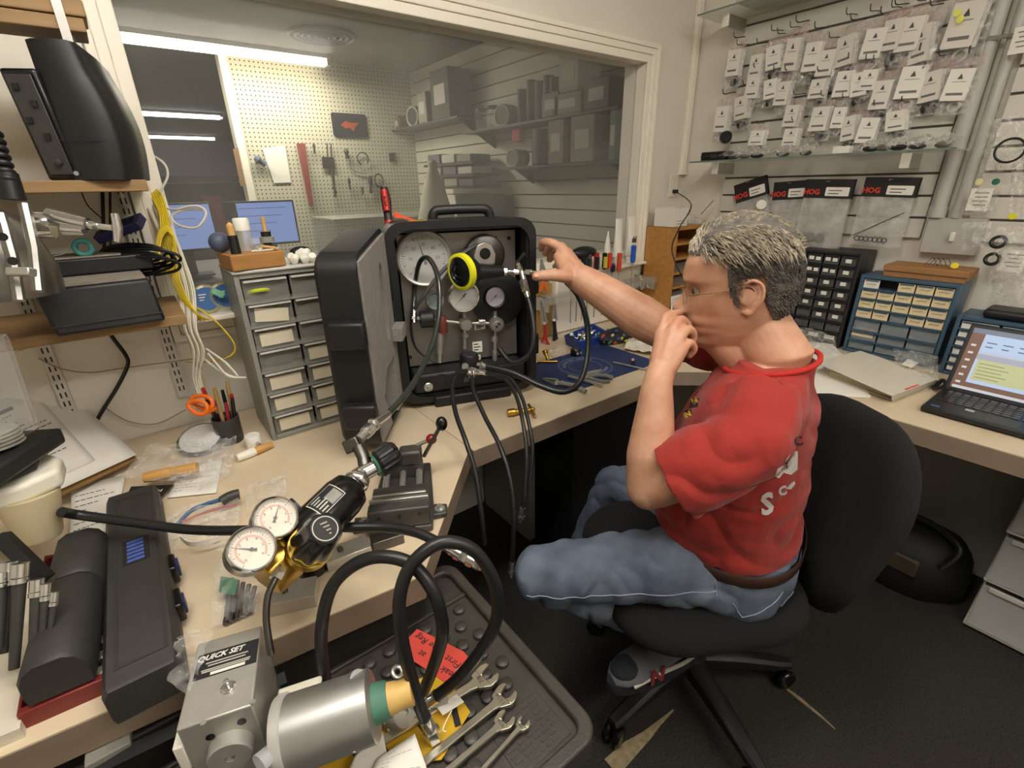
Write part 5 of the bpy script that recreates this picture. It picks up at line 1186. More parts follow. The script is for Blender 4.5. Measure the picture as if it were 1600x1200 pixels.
q = lambda px, py, h=.004: G(px, py, BZ+h)
pp = [mid(mid(pc4[0], pc4[1], .05), mid(pc4[3], pc4[2], .05), .1)+nn_*.003, mid(mid(pc4[0], pc4[1], .62), mid(pc4[3], pc4[2], .62), .1)+nn_*.003, mid(mid(pc4[0], pc4[1], .62), mid(pc4[3], pc4[2], .62), .93)+nn_*.003, mid(mid(pc4[0], pc4[1], .05), mid(pc4[3], pc4[2], .05), .93)+nn_*.003]
sheet('printed_page', 'printed list with dark header bars on the leaning board', pp, lines=14, head=True)
sheet('printed_page', 'printed letter lying below the leaning board, beside the white screw plug', [q(105, 905, .006), q(172, 868, .006), q(196, 742, .012), q(112, 760, .016)], lines=11)
sheet('printed_page', 'small printed sheet under the clear bags beside the tan plug', [q(262, 778, .004), q(338, 770, .004), q(348, 716, .004), q(282, 730, .004)], lines=9)
t = thing('brochure', 'black brochure corner with white lettering under the plug', 'brochure', q(230, 780))
MB().add([q(190, 788, .008), q(250, 778, .008), q(272, 757, .008), q(205, 760, .008), q(190, 788, .012), q(250, 778, .012), q(272, 757, .012), q(205, 760, .012)], [(0, 1, 2, 3), (7, 6, 5, 4)]+[(k, (k+1) % 4, 4+(k+1) % 4, 4+k) for k in range(4)]).build('cover', m_blk, t, world=True)
text('LIKE TH', .016, m_white, t, WORLD[t.name].inverted() @ axes(q(232, 769, .0125), q(262, 764, .0125)-q(205, 772, .0125), q(236, 757, .0125)-q(230, 785, .0125)), 'lettering', .0003)
# ---- clear poly bags: crumpled sheets
def bag(lab, c4, amp=.010, seed=0, mat=None, name='poly_bag', parts=(), nu=14):
    bl, br, tr, tl = [V(p) for p in c4]; n = (br-bl).cross(tl-bl).normalized()
    if n.z < 0: n = -n
    s = V((seed*3.1, seed*1.7, seed))
    f = lambda u, v: (bl.lerp(br, u)).lerp(tl.lerp(tr, u), v)+n*(amp*(.9*NZ.noise(V((u*3, v*3, 0))+s)+.55*NZ.noise(V((u*8, v*8, 2))+s)+.9*sin(pi*u)*sin(pi*v)+.6))
    base = (bl+br+tr+tl)/4; t = thing(name, lab, 'bag', (base.x, base.y, min(p.z for p in (bl, br, tr, tl))))
    MB().grid(f, nu, nu).build('film', mat or m_bag, t, world=True, smooth=True)
    return t
bag('clear bag spread over the papers and tan plug', [q(180, 752, .02), q(330, 760, .03), q(365, 690, .02), q(240, 700, .02)], .014, 1)
bag('clear bag hanging at the right of the printed sheet', [q(312, 772, .01), q(362, 740, .01), q(372, 676, .016), q(318, 690, .016)], .012, 2)
bag('crumpled clear bag on the bench behind the gauges', [q(385, 800, .004), q(448, 782, .004), q(448, 745, .004), q(388, 762, .004)], .012, 3)
b4 = bag('zip bag holding a blue cord in front of the black cases', [q(258, 850, .012), q(372, 828, .012), q(378, 772, .012), q(262, 806, .012)], .012, 4)
MB().tube(spline([q(276, 822, .018), q(296, 800, .022), q(322, 788, .024), q(348, 780, .024)], 6), .0045, 10).build('blue_cord', M('blue_braid', '#2d5d84', .7, noise=.4, ns=150), b4, world=True, smooth=True)
MB().tube(spline([q(346, 784, .024), q(360, 776, .028), q(374, 772, .028)], 5), [.012]*11, 10).build('dark_grip', m_dk, b4, world=True, smooth=True)
MB().tube(spline([q(285, 815, .028), q(325, 800, .030), q(370, 788, .030)], 5), .0016, 6).build('zip_line', M('pink_zip', '#c4606a', .5), b4, world=True, smooth=True)
b5 = bag('clear bag with a white paper strip below the zip bag', [q(254, 858, .010), q(350, 862, .010), q(360, 838, .012), q(268, 838, .012)], .008, 5)
mb = MB(); cpts = spline([q(282, 842, .022), q(296, 852, .022), q(320, 850, .022), q(352, 840, .024)], 5); mb.ring_stack([[p+V((0, 0, .009)), p+V((.001, .001, .009)), p+V((.001, .001, -.003)), p+V((0, 0, -.003))] for p in cpts]); mb.build('paper_strip', m_paper, b5, world=True)
b6 = bag('tall clear bag of small hardware beside the gauges', [q(330, 985, .004), q(402, 960, .004), q(420, 880, .03), q(340, 880, .03)], .016, 6)
MB().add([q(345, 900, .02), q(372, 905, .02), q(366, 930, .018), q(342, 925, .018), q(345, 900, .024), q(372, 905, .024), q(366, 930, .022), q(342, 925, .022)], [(0, 1, 2, 3), (7, 6, 5, 4)]+[(k, (k+1) % 4, 4+(k+1) % 4, 4+k) for k in range(4)]).build('green_card', M('green_card', '#3c7a58', .7, noise=.4, ns=90), b6, world=True)
for k in range(5): MB().cyl(q(352+9*k, 975-4*k, .008), q(362+9*k, 905+3*k, .020), .004).build('steel_rod', m_dsteel, b6, world=True, smooth=True)
bag('clear bag hanging over the bench front beside the aluminium tool', [G(252, 1040, BZ+.02), G(305, 1090, BZ+.03), G(340, 985, BZ+.05), G(300, 985, BZ+.05)], .014, 8)
# ---- black tool cases in a red tray, nut drivers in a white rack
t = thing('tool_tray', 'dark red plastic tray under the rounded black case', 'tray', G(110, 1060, BZ))
tr4 = [G(38, 1140, BZ+.0), G(192, 1072, BZ), G(182, 868, BZ), G(78, 885, BZ)]
m_rtray = M('dark_red_plastic', '#7b2a26', .4, noise=.1, ns=20)
def walled(c4, h, wall, parent, mat, name, z=0.):
    up = V((0, 0, h)); cc = sum((V(p) for p in c4), V())/4; inn = [V(p)+(cc-V(p)).normalized()*wall for p in c4]
    mb = MB(); mb.ring_stack([[p+V((0, 0, .004)) for p in inn], [p+up for p in inn], [V(p)+up for p in c4], [V(p) for p in c4]], False)
    b = len(mb.v); mb.v += [p+V((0, 0, .004)) for p in inn]+[V(p) for p in c4]; mb.f += [(b, b+1, b+2, b+3), (b+4, b+5, b+6, b+7)]
    return mb.build(name, mat, parent, world=True, bevel=.003)
walled(tr4, .026, .012, t, m_rtray, 'tray')
for k in range(7):
    p = G(182-2*k*.2, 918+24*k, BZ+.0); MB().lathe([(.008, 0), (.008, .022), (.006, .024)], 14, V((p.x-.008, p.y, BZ+.005))).build('socket', M('pale_socket', '#c9b9b0', .25, .8), t, world=True, smooth=True)
def case_loft(a, b, w0, h, mat, name, lab, rnd=.02, segs=(0, 1), z0=0.):
    """rounded long case from a to b (points on its base)"""
    a, b = V(a), V(b); d = (b-a); L = d.length; d.normalize(); s = V((-d.y, d.x, 0)); t = thing(name, lab, 'tool case', (a+b)/2)
    T = MX(((d.x, s.x, 0, a.x), (d.y, s.y, 0, a.y), (0, 0, 1, a.z), (0, 0, 0, 1)))
    return t, T, L
t, T, L = case_loft(G(98, 1082, BZ+.030), G(140, 868, BZ+.030), .07, .055, m_dk, 'blow_mould_case', 'rounded charcoal blow-moulded case lying in the red tray')
m_char = M('charcoal_mould', '#343330', .55, noise=.12, ns=40, bump=.1, bs=200)
for k, (u0, u1) in enumerate(((0, .58), (.59, 1.))):
    pr = [(y_*.82, z_) for y_, z_ in [(-.043, .0), (-.045, .015), (-.043, .036), (-.034, .052), (-.018, .060), (.018, .060), (.034, .052), (.043, .036), (.045, .015), (.043, .0)]]
    MB().ring_stack([[T @ V((x, y*f, z*g)) for y, z in pr] for x, f, g in ((L*u0, .93, .93), (L*u0+.006, 1, 1), (L*u1-.006, 1, 1), (L*u1, .93, .93))]).build('case_half', m_char, t, world=True, smooth=45)
t, T, L = case_loft(G(242, 1102, BZ+.001), G(218, 800, BZ+.001), .1, .06, m_dk, 'tool_box', 'flat black tool case with blue lettering beside the red tray')
pr = [(y_*.80, z_) for y_, z_ in [(-.052, .0), (-.055, .010), (-.055, .046), (-.046, .058), (.046, .058), (.055, .046), (.055, .010), (.052, .0)]]
MB().ring_stack([[T @ V((x, y*f, z*g)) for y, z in pr] for x, f, g in ((0, .95, .95), (.006, 1, 1), (L-.006, 1, 1), (L, .95, .95))]).build('case_shell', m_char, t, world=True, smooth=45)
MB().frame([(.03, -.032), (L-.03, -.032), (L-.03, .028), (.03, .028)], [(.034, -.028), (L-.034, -.028), (L-.034, .024), (.034, .024)], .0575, .0592, T).build('lid_rib', m_char, t, world=True)
lp_ = MB().bx(.30*L+.10, .30*L+.175, -.022, .016, .0575, .0590, T).build('label_recess', m_ink, t, world=True)
for k in range(6): MB().bx(.30*L+.104+.0115*k, .30*L+.111+.0115*k, -.014, .010, .0588, .0598, T).build('lettering', M('blue_print', '#4a5ea8', .6), t, world=True)
for x in (.12, .22):
    MB().bx(x, x+.045, -.053, -.040, .012, .046, T).build('latch', m_blkg, t, world=True, bevel=.003); MB().bx(x+.01, x+.035, -.056, -.0528, .018, .040, T).build('latch_tab', M('blue_latch', '#22305e', .5), t, world=True)
# white rack board with nut drivers at the left edge
t = thing('tool_rack', 'white painted board at the left edge holding black nut drivers', 'rack', G(20, 1160, BZ))
r4 = [G(-60, 1195, BZ), G(40, 1152, BZ), G(70, 905, BZ), G(0, 880, BZ)]
MB().add([p+V((0, 0, h)) for h in (0, .018) for p in r4], [(0, 1, 2, 3), (7, 6, 5, 4)]+[(k, (k+1) % 4, 4+(k+1) % 4, 4+k) for k in range(4)]).build('board', M('white_board', '#d8cfbc', .6), t, world=True)
MB().tube([D(2, 838, .70), D(72, 905, .70)], .012, 4).build('holder_bar', m_blk, t, world=True)
for k, (x0, y0, x1, y1, r) in enumerate(((0, 895, -4, 1015, .0105), (32, 880, 22, 1045, .0095), (58, 905, 50, 1050, .0078), (72, 912, 62, 1052, .006), (86, 925, 72, 1040, .005), (14, 878, 6, 1020, .010))):
    a, b = D(x0, y0, .655+.002*k), D(x1, y1, .640+.002*k); p = thing('nut_driver', ('first', 'second', 'third', 'fourth', 'thinnest', 'nearest')[k]+' black nut driver from the left edge in the white rack', 'nut driver', b, group='nut drivers in the rack')
    MB().cyl(a.lerp(b, .18), b, r*.85, r*.6, 14).build('shaft', m_dk, p, world=True, smooth=True)
    MB().cyl(a, a.lerp(b, .13), r*1.05, n=14).cyl(a.lerp(b, .14), a.lerp(b, .19), r*1.1, n=14).build('socket_end', m_chr, p, world=True, smooth=True)
# black hose running from the screw plug across to the gauges
hose('supply_hose', 'thick black hose running from the white screw plug behind the gauges', [D(96, 800, .80), D(125, 805, .83), D(200, 815, .84), D(290, 827, .84), D(370, 829, .82), D(450, 826, .82), D(540, 824, .82), D(600, 824, .82), D(650, 832, .80), D(690, 850, .78), D(705, 858, .775)], .0085, ((), FITA))
# ================================================================= vise
VD = (G(660, 715, BZ)-G(618, 825, BZ)).normalized(); VD.z = 0; VD = (V((.46, .88, 0))).normalized(); VS = V((VD.y, -VD.x, 0))
VO = G(628, 832, BZ)
VT = MX(((VS.x, VD.x, 0, VO.x), (VS.y, VD.y, 0, VO.y), (0, 0, 1, BZ+.001), (0, 0, 0, 1)))     # x right, y away, z up
VI = thing('bench_vise', 'grey quick release machine vise with black and red knob levers on the bench corner', 'vise', VT.to_translation())
m_vise = M('vise_paint', '#4d4a47', .45, .35, noise=.25, ns=30)
MB().prism([(-.062, -.01), (.062, -.01), (.066, .05), (.062, .23), (-.05, .23), (-.062, .1)], 0, .016, VT).build('base', m_vise, VI, world=True, bevel=.004)
MB().bx(-.060, .060, -.008, .022, .016, .060, VT).build('fixed_jaw', m_vise, VI, world=True, bevel=.004)
MB().bx(-.058, .058, .020, .028, .038, .066, VT).build('jaw_plate', m_steel, VI, world=True, bevel=.0015)
MB().bx(-.056, .056, .042, .080, .014, .058, VT).build('moving_jaw', m_vise, VI, world=True, bevel=.004)
MB().bx(-.054, .054, .036, .043, .036, .066, VT).build('jaw_plate', m_steel, VI, world=True, bevel=.0015)
for x in (-.036, 0, .036): MB().cyl(VT @ V((x, .06, .030)), VT @ V((x, .19, .030)), .0075, n=14).build('guide_rod', m_steel, VI, world=True, smooth=True)
MB().bx(-.050, .046, .170, .205, .012, .050, VT).build('rear_block', m_vise, VI, world=True, bevel=.006)
MB().bx(-.005, .046, .165, .205, .048, .085, VT).build('release_housing', m_vise, VI, world=True, bevel=.007)
l0, l1 = VT @ V((.050, .185, .060)), D(690, 662, 1.06)
MB().tube([l0, l0.lerp(l1, .9)], .0045, 10).build('lever', m_dsteel, VI, world=True, smooth=True)
MB().ball(l1, (.013, .013, .017), 16, 12).build('black_knob', m_blkg, VI, world=True, smooth=True)
l0, l1 = VT @ V((.030, .20, .080)), D(674, 686, 1.10)
MB().tube([l0, l1], .0045, 10).build('lever', m_steel, VI, world=True, smooth=True)
MB().ball(l1, .0125, 16, 12).build('red_knob', M('red_knob', '#8e1d17', .25), VI, world=True, smooth=True)
for x, y in ((.078, .045), (-.074, .03)):
    MB().prism([(x-.022, y-.02), (x+.014, y-.016), (x+.016, y+.016), (x-.022, y+.022)], 0, .012, VT).build('mounting_lug', m_vise, VI, world=True, bevel=.003)
    MB().cyl(VT @ V((x, y, .012)), VT @ V((x, y, .014)), .011, n=20).build('washer', m_steel, VI, world=True, smooth=True); MB().cyl(VT @ V((x, y, .014)), VT @ V((x, y, .021)), .0065, n=6).build('bolt', m_steel, VI, world=True)
for x in (-.03, .0, .03): MB().cyl(VT @ V((x*1.3, -.0085, .045)), VT @ V((x*1.3, -.0075, .045)), .004, n=12).build('face_hole', m_blk, VI, world=True)
# steel V blocks
def vblock(c, rz, lab, s=(.075, .042, .026)):
    t = thing('v_block', lab, 'block', c, rz, group='steel blocks in front of the vise')
    pf = [(-s[1]/2, 0), (-s[1]*.2, 0), (0, s[2]*.35), (s[1]*.2, 0), (s[1]/2, 0), (s[1]/2, s[2]), (-s[1]/2, s[2])]
    MB().prism(pf, -s[0]/2, s[0]/2, MX(((0, 0, 1, 0), (1, 0, 0, 0), (0, 1, 0, 0), (0, 0, 0, 1)))).build('block', m_steel, t, bevel=.0012)
    MB().cyl((-.012, 0, s[2]), (-.012, 0, s[2]+.006), .005, n=12).build('pin', m_dsteel, t, smooth=True)
vblock(G(545, 872, BZ), radians(-8), 'steel V block lying against the front of the vise', (.080, .040, .024))
vblock(G(462, 940, BZ), radians(-22), 'steel V block near the bench edge under the gauges', (.072, .045, .026))
MB().bx(-.030, .030, -.014, .014, 0, .022, MX.Translation(G(606, 850, BZ)) @ MX.Rotation(radians(-10), 4, 'Z')).build('steel_block', m_dsteel, label='dark steel block at the foot of the vise', cat='block', bevel=.002)
# ================================================================= regulator set lying over the bench: cylinder, gauges, valve
RS = thing('regulator_set', 'black air cylinder with two round gauges, brass block and silver valve fittings', 'regulator', D(470, 900, .80))
ca, cb = D(452, 862, .745), D(548, 765, .845)
dax = (cb-ca).normalized()
MB().tube([ca-dax*.012, ca, ca.lerp(cb, .85), cb, cb+dax*.012], [.034, .038, .038, .034, .020], 36).build('cylinder', m_blkg, RS, world=True, smooth=True)
side_ = (UP-dax*UP.dot(dax)).normalized(); vw = (-ray(500, 800)).normalized(); vw = (vw-dax*vw.dot(dax)).normalized(); crs = dax.cross(vw).normalized()
# sticker on the cylinder, wrapped
def stick(u0, u1, a0, a1, mat, name, rr=.0385, par=None):
    f = lambda u, v: ca.lerp(cb, u0+(u1-u0)*u)+(vw*cos(a0+(a1-a0)*v)+crs*sin(a0+(a1-a0)*v))*rr
    return MB().grid(f, 6, 8).build(name, mat, par or RS, world=True, smooth=True)
S_ = 1 if crs.dot(UP) > 0 else -1
lb1 = stick(.42, .80, S_*.05, S_*1.0, m_white, 'sticker', .0385); stick(.43, .79, S_*.08, S_*.97, m_ink, 'sticker_field', .0388, lb1)
for k in range(5): stick(.46, .46+.10+.03*(k % 3), S_*(.18+.15*k), S_*(.24+.15*k), m_lgrey, 'sticker_print', .0391, lb1)
stick(.60, .77, S_*.12, S_*.62, m_grey, 'sticker_print', .0391, lb1)
MB().tube([ca-dax*.050, ca-dax*.008], [.036, .040], 8).build('brass_block', m_brass, RS, world=True, bevel=.003)
bb = ca-dax*.03
MB().box((0, 0, 0), (.050, .055, .045), axes(D(445, 872, .735), RT*.8+UP*.6, UP*.8-RT*.6)).build('brass_body', m_brass, RS, world=True, bevel=.005)
# knob with ring and cap, on the near side
ka, kb = D(482, 858, .725), D(508, 826, .672)
MB().tube([ka, ka.lerp(kb, .16)], [.034, .033], 36).build('knob_ring', m_brass, RS, world=True, smooth=True)
rings = []
kd = (kb-ka).normalized(); q_ = frame_to(kd)
for u, rr in ((.16, .029), (.3, .031), (.9, .026), (1., .023)):
    rings.append([ka.lerp(kb, u)+q_ @ V((rr*(1+.05*cos(8*2*pi*k/64))*cos(2*pi*k/64), rr*(1+.05*cos(8*2*pi*k/64))*sin(2*pi*k/64), 0)) for k in range(64)])
MB().ring_stack(rings).build('adjusting_knob', m_blkg, RS, world=True, smooth=30)
MB().lathe([(.0200, 0), (.0200, .0006), (.0175, .0007)], 32, kb+kd*.0004, kd).build('knob_disc', m_blk, RS, world=True)
MB().torus(kb+kd*.001, .0175, .0007, kd, 32, 6).build('knob_ring_mark', m_white, RS, world=True)
for k in range(4): MB().box((0, (k-1.5)*.0055, .0014), (.018-.003*abs(k-1.5), .0022, .0004), axes(kb, RT*.92+UP*.38, UP*.92-RT*.38)).build('knob_print', m_lgrey, RS, world=True)
# gauges
gz1, gz2 = D(394, 857, .655), D(431, 808, .705)
for c, a, up in ((gz1, radians(150), UP-RT*.30), (gz2, radians(55), UP-RT*.30)):
    ax = (CAM-c).normalized()*.80-FW*.0+(-RT*.0)+UP*.35+RT*.28
    gauge(RS, local(RS, c), ax.normalized(), up, .0315, .030, m_dialw, m_steel, a, m_chr, 28, 'gauge', arc=True, nums=['0', '1', '2', '3', '4', '5', '6'])
MB().tube([D(402, 868, .69), D(438, 870, .735)], .009, 12).build('gauge_stem', m_brass, RS, world=True, smooth=True)
MB().tube([D(437, 822, .735), D(450, 850, .745)], .009, 12).build('gauge_stem', m_brass, RS, world=True, smooth=True)
ka2, kb2 = D(452, 803, .78), D(466, 792, .79)
MB().tube([ka2, kb2], [.019, .019], 24).build('rear_knob', m_blk, RS, world=True, smooth=True)
# lower thin steel line and foot knob
MB().tube(spline([D(438, 890, .70), D(430, 905, .69), D(419, 930, .68), D(416, 965, .675), D(420, 1000, .67), D(424, 1022, .67)], 6), .0048, 10).build('steel_line', m_dsteel, RS, world=True, smooth=True)
MB().cyl(D(440, 886, .703), D(430, 905, .69), .010, n=6).build('line_nut', m_chr, RS, world=True)
MB().lathe([(.026, 0), (.028, .004), (.028, .018), (.022, .022)], 28, G(490, 890, BZ)+V((0, 0, .001))).build('foot_knob', m_blkg, RS, world=True, smooth=True)
MB().torus(G(490, 890, BZ)+V((0, 0, .0235)), .012, .002, (0, 0, 1), 20, 6).build('foot_ring', m_steel, RS, world=True)
# valve chain at the upper end
v0 = cb+dax*.010; v1 = D(563, 742, .875); v2 = D(600, 722, .90)
MB().lathe([(.020, 0), (.024, .006), (.024, .014), (.018, .020), (.018, .028)], 8, v0, (v1-v0)).build('valve_collar', m_chr, RS, world=True, bevel=.0015)
MB().tube([v0+dax*.026, v1, v1.lerp(v2, .6)], [.015, .016, .014], 18).build('valve_body', m_chr, RS, world=True, smooth=True)
MB().torus(D(586, 727, .892), .020, .0026, (v2-v1), 24, 8).build('green_o_ring', M('green_ring', '#2f6f56', .5), RS, world=True, smooth=True)
rings = []
q_ = frame_to(v2-v1)
for u, rr in ((0, .022), (.08, .026), (.75, .027), (1., .020)):
    c = D(590, 726, .895).lerp(D(620, 706, .925), u); rings.append([c+q_ @ V((rr*(1+.045*(1 if k % 6 < 3 else -1))*cos(2*pi*k/72), rr*(1+.045*(1 if k % 6 < 3 else -1))*sin(2*pi*k/72), 0)) for k in range(72)])
MB().ring_stack(rings).build('valve_handwheel', m_blk, RS, world=True, smooth=30)
MB().tube([D(572, 735, .885), D(568, 715, .895), D(560, 697, .90)], [.013, .012, .012], 14).build('yoke_stem', m_dsteel, RS, world=True, smooth=True)
MB().box((0, 0, 0), (.030, .026, .022), axes(D(551, 695, .905), RT*.9+UP*.4, UP*.9-RT*.4)).build('elbow_block', m_dsteel, RS, world=True, bevel=.003)
MB().tube([D(560, 688, .91), D(572, 675, .935), D(582, 665, .955)], [.0095, .0095, .0085], 16).build('elbow_barrel', m_steel, RS, world=True, smooth=True)
MB().cyl(D(570, 678, .93), D(580, 668, .95), .0135, n=6).cyl(D(582, 665, .955), D(586, 661, .962), .0145, n=6).build('elbow_nut', m_chr, RS, world=True, bevel=.001)
MB().cyl(D(584, 663, .96), D(606, 647, 1.03), .0095, .0088, 16).build('hose_ferrule', m_chr, RS, world=True, smooth=True)
# ================================================================= utility cart at the bottom
CZ = .62
CT = thing('utility_cart', 'dark grey moulded service cart with round studs on its top tray', 'cart', (.02, .42, 0))
m_cart = M('cart_plastic', '#413d38', .4, noise=.15, ns=25, bump=.15, bs=250)
cx0, cx1, cy0, cy1 = -.36, .376, .300, .742
cw_, ch_, ccx, ccy = cx1-cx0, cy1-cy0, (cx0+cx1)/2, (cy0+cy1)/2
MB().prism(rrect(cw_, ch_, .03, 5, ccx, ccy), CZ-.030, CZ).build('tray', m_cart, CT, world=True, bevel=.004)
MB().frame(rrect(cw_+.012, ch_+.012, .036, 5, ccx, ccy), rrect(cw_-.032, ch_-.032, .020, 5, ccx, ccy), CZ-.03, CZ+.014).build('rim', m_cart, CT, world=True, bevel=.004)
MB().bx(cx0+.016, cx1-.016, .650, .659, CZ-.001, CZ+.007).build('tray_divider', m_cart, CT, world=True, bevel=.002)
MB().bx(cx1-.13, cx1-.03, .325, .41, CZ-.001, CZ+.0012).build('chart_plate', m_cart, CT, world=True, bevel=.001)
mb = MB(); rr = random.Random(2)
for j in range(8):
    x = cx1-.125
    while x < cx1-.042:
        L = rr.uniform(.006, .016); mb.bx(x, x+L, .332+.0095*j, .3365+.0095*j, CZ+.001, CZ+.0022); x += L+.005
mb.build('moulded_chart', m_cart, CT, world=True, kind='stuff')
st0 = None; n_st = 0
for j in range(9):
    for i in range(19):
        x = cx1-.045-.037*i-(.0185 if j % 2 else 0); y = .628-.036*j
        if x < cx0+.03 or (x > cx1-.145 and y < .425): continue
        if st0 is None:
            st0 = MB().lathe([(.0120, 0), (.0112, .0070), (.0096, .0082)], 16, (0, 0, 0)).build('stud', m_cart, CT, smooth=True); st0.location = local(CT, (x, y, CZ))
        else: dup_part(st0, CT, local(CT, (x, y, CZ)))
m_cside = M('cart_blue_grey', '#77808a', .5, noise=.08, ns=10)
MB().bx(cx0+.02, cx1-.012, cy0+.02, cy1-.03, .14, CZ-.03).build('cabinet', m_cside, CT, world=True, bevel=.004)
for x, y in ((cx0+.06, cy0+.06), (cx1-.05, cy0+.06), (cx0+.06, cy1-.08), (cx1-.05, cy1-.08)):
    MB().lathe([(.012, -.016), (.045, -.016), (.050, -.010), (.050, .010), (.045, .016), (.012, .016)], 20, V((x, y, .052)), (1, 0, 0)).build('caster', m_blk, CT, world=True, smooth=True); MB().bx(x-.024, x+.024, y-.02, y+.02, .10, .14).build('caster_fork', m_dsteel, CT, world=True)
# yellow striped mat, red tag, papers
m_ymat = M('yellow_mat', '#d3a81c', .6, noise=.12, ns=20)
t = thing('yellow_mat', 'yellow mat with black stripes under the wrenches on the cart', 'mat', G(600, 1130, CZ))
ym = [G(470, 1215, CZ+.005), G(690, 1190, CZ+.005), G(735, 1115, CZ+.005), G(690, 1050, CZ+.005), G(560, 1100, CZ+.005)]
MB().prism([(p.x, p.y) for p in ym], CZ+.0084, CZ+.0094).build('mat', m_ymat, t, world=True)
for (a, b) in (((585, 1145), (612, 1195)), ((640, 1110), (672, 1150)), ((530, 1150), (560, 1180)), ((705, 1090), (716, 1135)), ((560, 1165), (575, 1150))):
    p0, p1 = G(*a, CZ+.0097), G(*b, CZ+.0097); n_ = (p1-p0).cross(V((0, 0, 1))).normalized()*.005
    MB().add([p0+n_, p0-n_, p1-n_, p1+n_], [(0, 1, 2, 3)]).build('stripe', m_ink, t, world=True)
tg = thing('repair_tag', 'red paper tag with handwriting lying on the cart beside the hose loop', 'tag', G(690, 1025, CZ+.006))
m_rtag = M('red_card', '#d94d40', .75)
tp = [G(634, 1000, CZ+.008), G(651, 984, CZ+.008), G(722, 1019, CZ+.008), G(736, 1034, CZ+.008), G(708, 1067, CZ+.008), G(640, 1020, CZ+.008)]
tp = [G(*p, CZ+.008) for p in ((634, 1003), (652, 984), (724, 1019), (737, 1034), (698, 1070), (664, 1046), (640, 1030))]
MB().prism([(p.x, p.y) for p in tp], CZ+.0095, CZ+.0105).build('card', m_rtag, tg, world=True)
tgx = (G(640, 990, CZ)-G(720, 1040, CZ)).normalized()
for st, px, py in (('Leak', 702, 1052), ('First', 708, 1034), ('at', 660, 1022), ('the Reg', 668, 1004)):
    text(st, .018, m_ink, tg, WORLD[tg.name].inverted() @ axes(G(px, py, CZ+.0108), tgx, V((tgx.y, -tgx.x, 0)) if False else V((-tgx.y, tgx.x, 0))), 'handwriting', .0002, shear=.2)
MB().torus(G(716, 1049, CZ+.0108), .004, .0016, (0, 0, 1), 16, 6).build('eyelet', m_steel, tg, world=True)
sheet('folded_note', 'folded white note at the bottom edge on the cart', [G(540, 1215, CZ+.03), G(612, 1215, CZ+.03), G(598, 1143, CZ+.04), G(555, 1180, CZ+.035)])
sheet('shipping_slip', 'white printed slip at the bottom edge overlapping the note', [G(575, 1215, CZ+.036), G(672, 1215, CZ+.036), G(648, 1146, CZ+.044), G(590, 1185, CZ+.04)], lines=5)
# ---- wrenches
m_wr = M('satin_wrench', '#cfcabb', .28, 1., noise=.05, ns=40)
def wrench(head, tail, hw_, th, lab, mark, group='open end wrenches on the cart'):
    """open end wrench from head to tail (points at its underside), hw_ = half jaw width"""
    d = (V(tail)-V(head)); L = d.length; d.normalize(); s = V((-d.y, d.x, 0)); t = thing('wrench', lab, 'wrench', head, group=group)
    T = MX(((d.x, s.x, 0, head.x), (d.y, s.y, 0, head.y), (0, 0, 1, head.z), (0, 0, 0, 1)))
    h = hw_; a15 = radians(15)
    Rr = lambda x, y: (x*cos(a15)-y*sin(a15), x*sin(a15)+y*cos(a15))
    # jaw outline: slot opens to -x
    pts = [Rr(-h*1.05, h*.50), Rr(-h*.95, h*.85), Rr(-h*.45, h*1.05), Rr(h*.2, h*1.02), (h*.95, h*.62), (h*1.5, h*.36), (L, h*.34), (L, -h*.34), (h*1.5, -h*.36), (h*.95, -h*.75), Rr(h*.2, -h*1.02), Rr(-h*.45, -h*1.05), Rr(-h*.95, -h*.85), Rr(-h*1.05, -h*.50), Rr(-h*.2, -h*.46), Rr(h*.12, -h*.25), Rr(h*.12, h*.25), Rr(-h*.2, h*.46)]
    n = len(pts); half = lambda idx: idx
    mb = MB(); mb.prism([pts[i] for i in (0, 1, 2, 3, 16, 17)], 0, th, T); mb.prism([pts[i] for i in (3, 4, 9, 10, 15, 16)], 0, th, T); mb.prism([pts[i] for i in (10, 11, 12, 13, 14, 15)], 0, th, T)
    mb.build('jaw', m_wr, t, world=True, bevel=.0009)
    MB().ring_stack([[T @ V((x, y*w, th*.5+z*hh)) for y, z in ((-1, -.3), (-.8, -.5), (.8, -.5), (1, -.3), (1, .3), (.8, .5), (-.8, .5), (-1, .3))] for x, w, hh in ((h*.7, h*.55, th), (h*1.5, h*.36, th*.95), (L*.5, h*.30, th*.85), (L, h*.34, th*.9))]).build('shank', m_wr, t, world=True, smooth=40)
    text(mark, h*.55, m_dsteel, t, WORLD[t.name].inverted() @ T @ MX.Translation((h*.45, 0, th+.0002)) @ MX.Rotation(radians(-90), 4, 'Z'), 'size_mark', .0002)
    return t
wz = CZ+.0102
wrench(G(758, 1062, wz), G(600, 1160, wz), .0195, .008, 'largest open end wrench of the four on the cart, with a paper tag', '7/8')
wrench(G(788, 1092, wz), G(655, 1200, wz), .0175, .0075, 'second largest open end wrench on the cart', '11/16')
wrench(G(788, 1130, wz), G(690, 1215, wz), .0140, .0065, 'third largest open end wrench on the cart', '9/16')
wrench(G(817, 1134, wz), G(745, 1215, wz), .0098, .0055, 'smallest open end wrench near the cart edge', '3/8')
t = thing('paper_tag', 'small white paper tag tied to the largest wrench', 'tag', G(705, 1105, wz+.01))
MB().add([p+V((0, 0, h)) for h in (.0, .0008) for p in (G(683, 1106, wz+.012), G(692, 1118, wz+.012), G(725, 1097, wz+.012), G(714, 1085, wz+.012))], [(0, 1, 2, 3), (7, 6, 5, 4)]+[(k, (k+1) % 4, 4+(k+1) % 4, 4+k) for k in range(4)]).build('tag', m_paper, t, world=True)
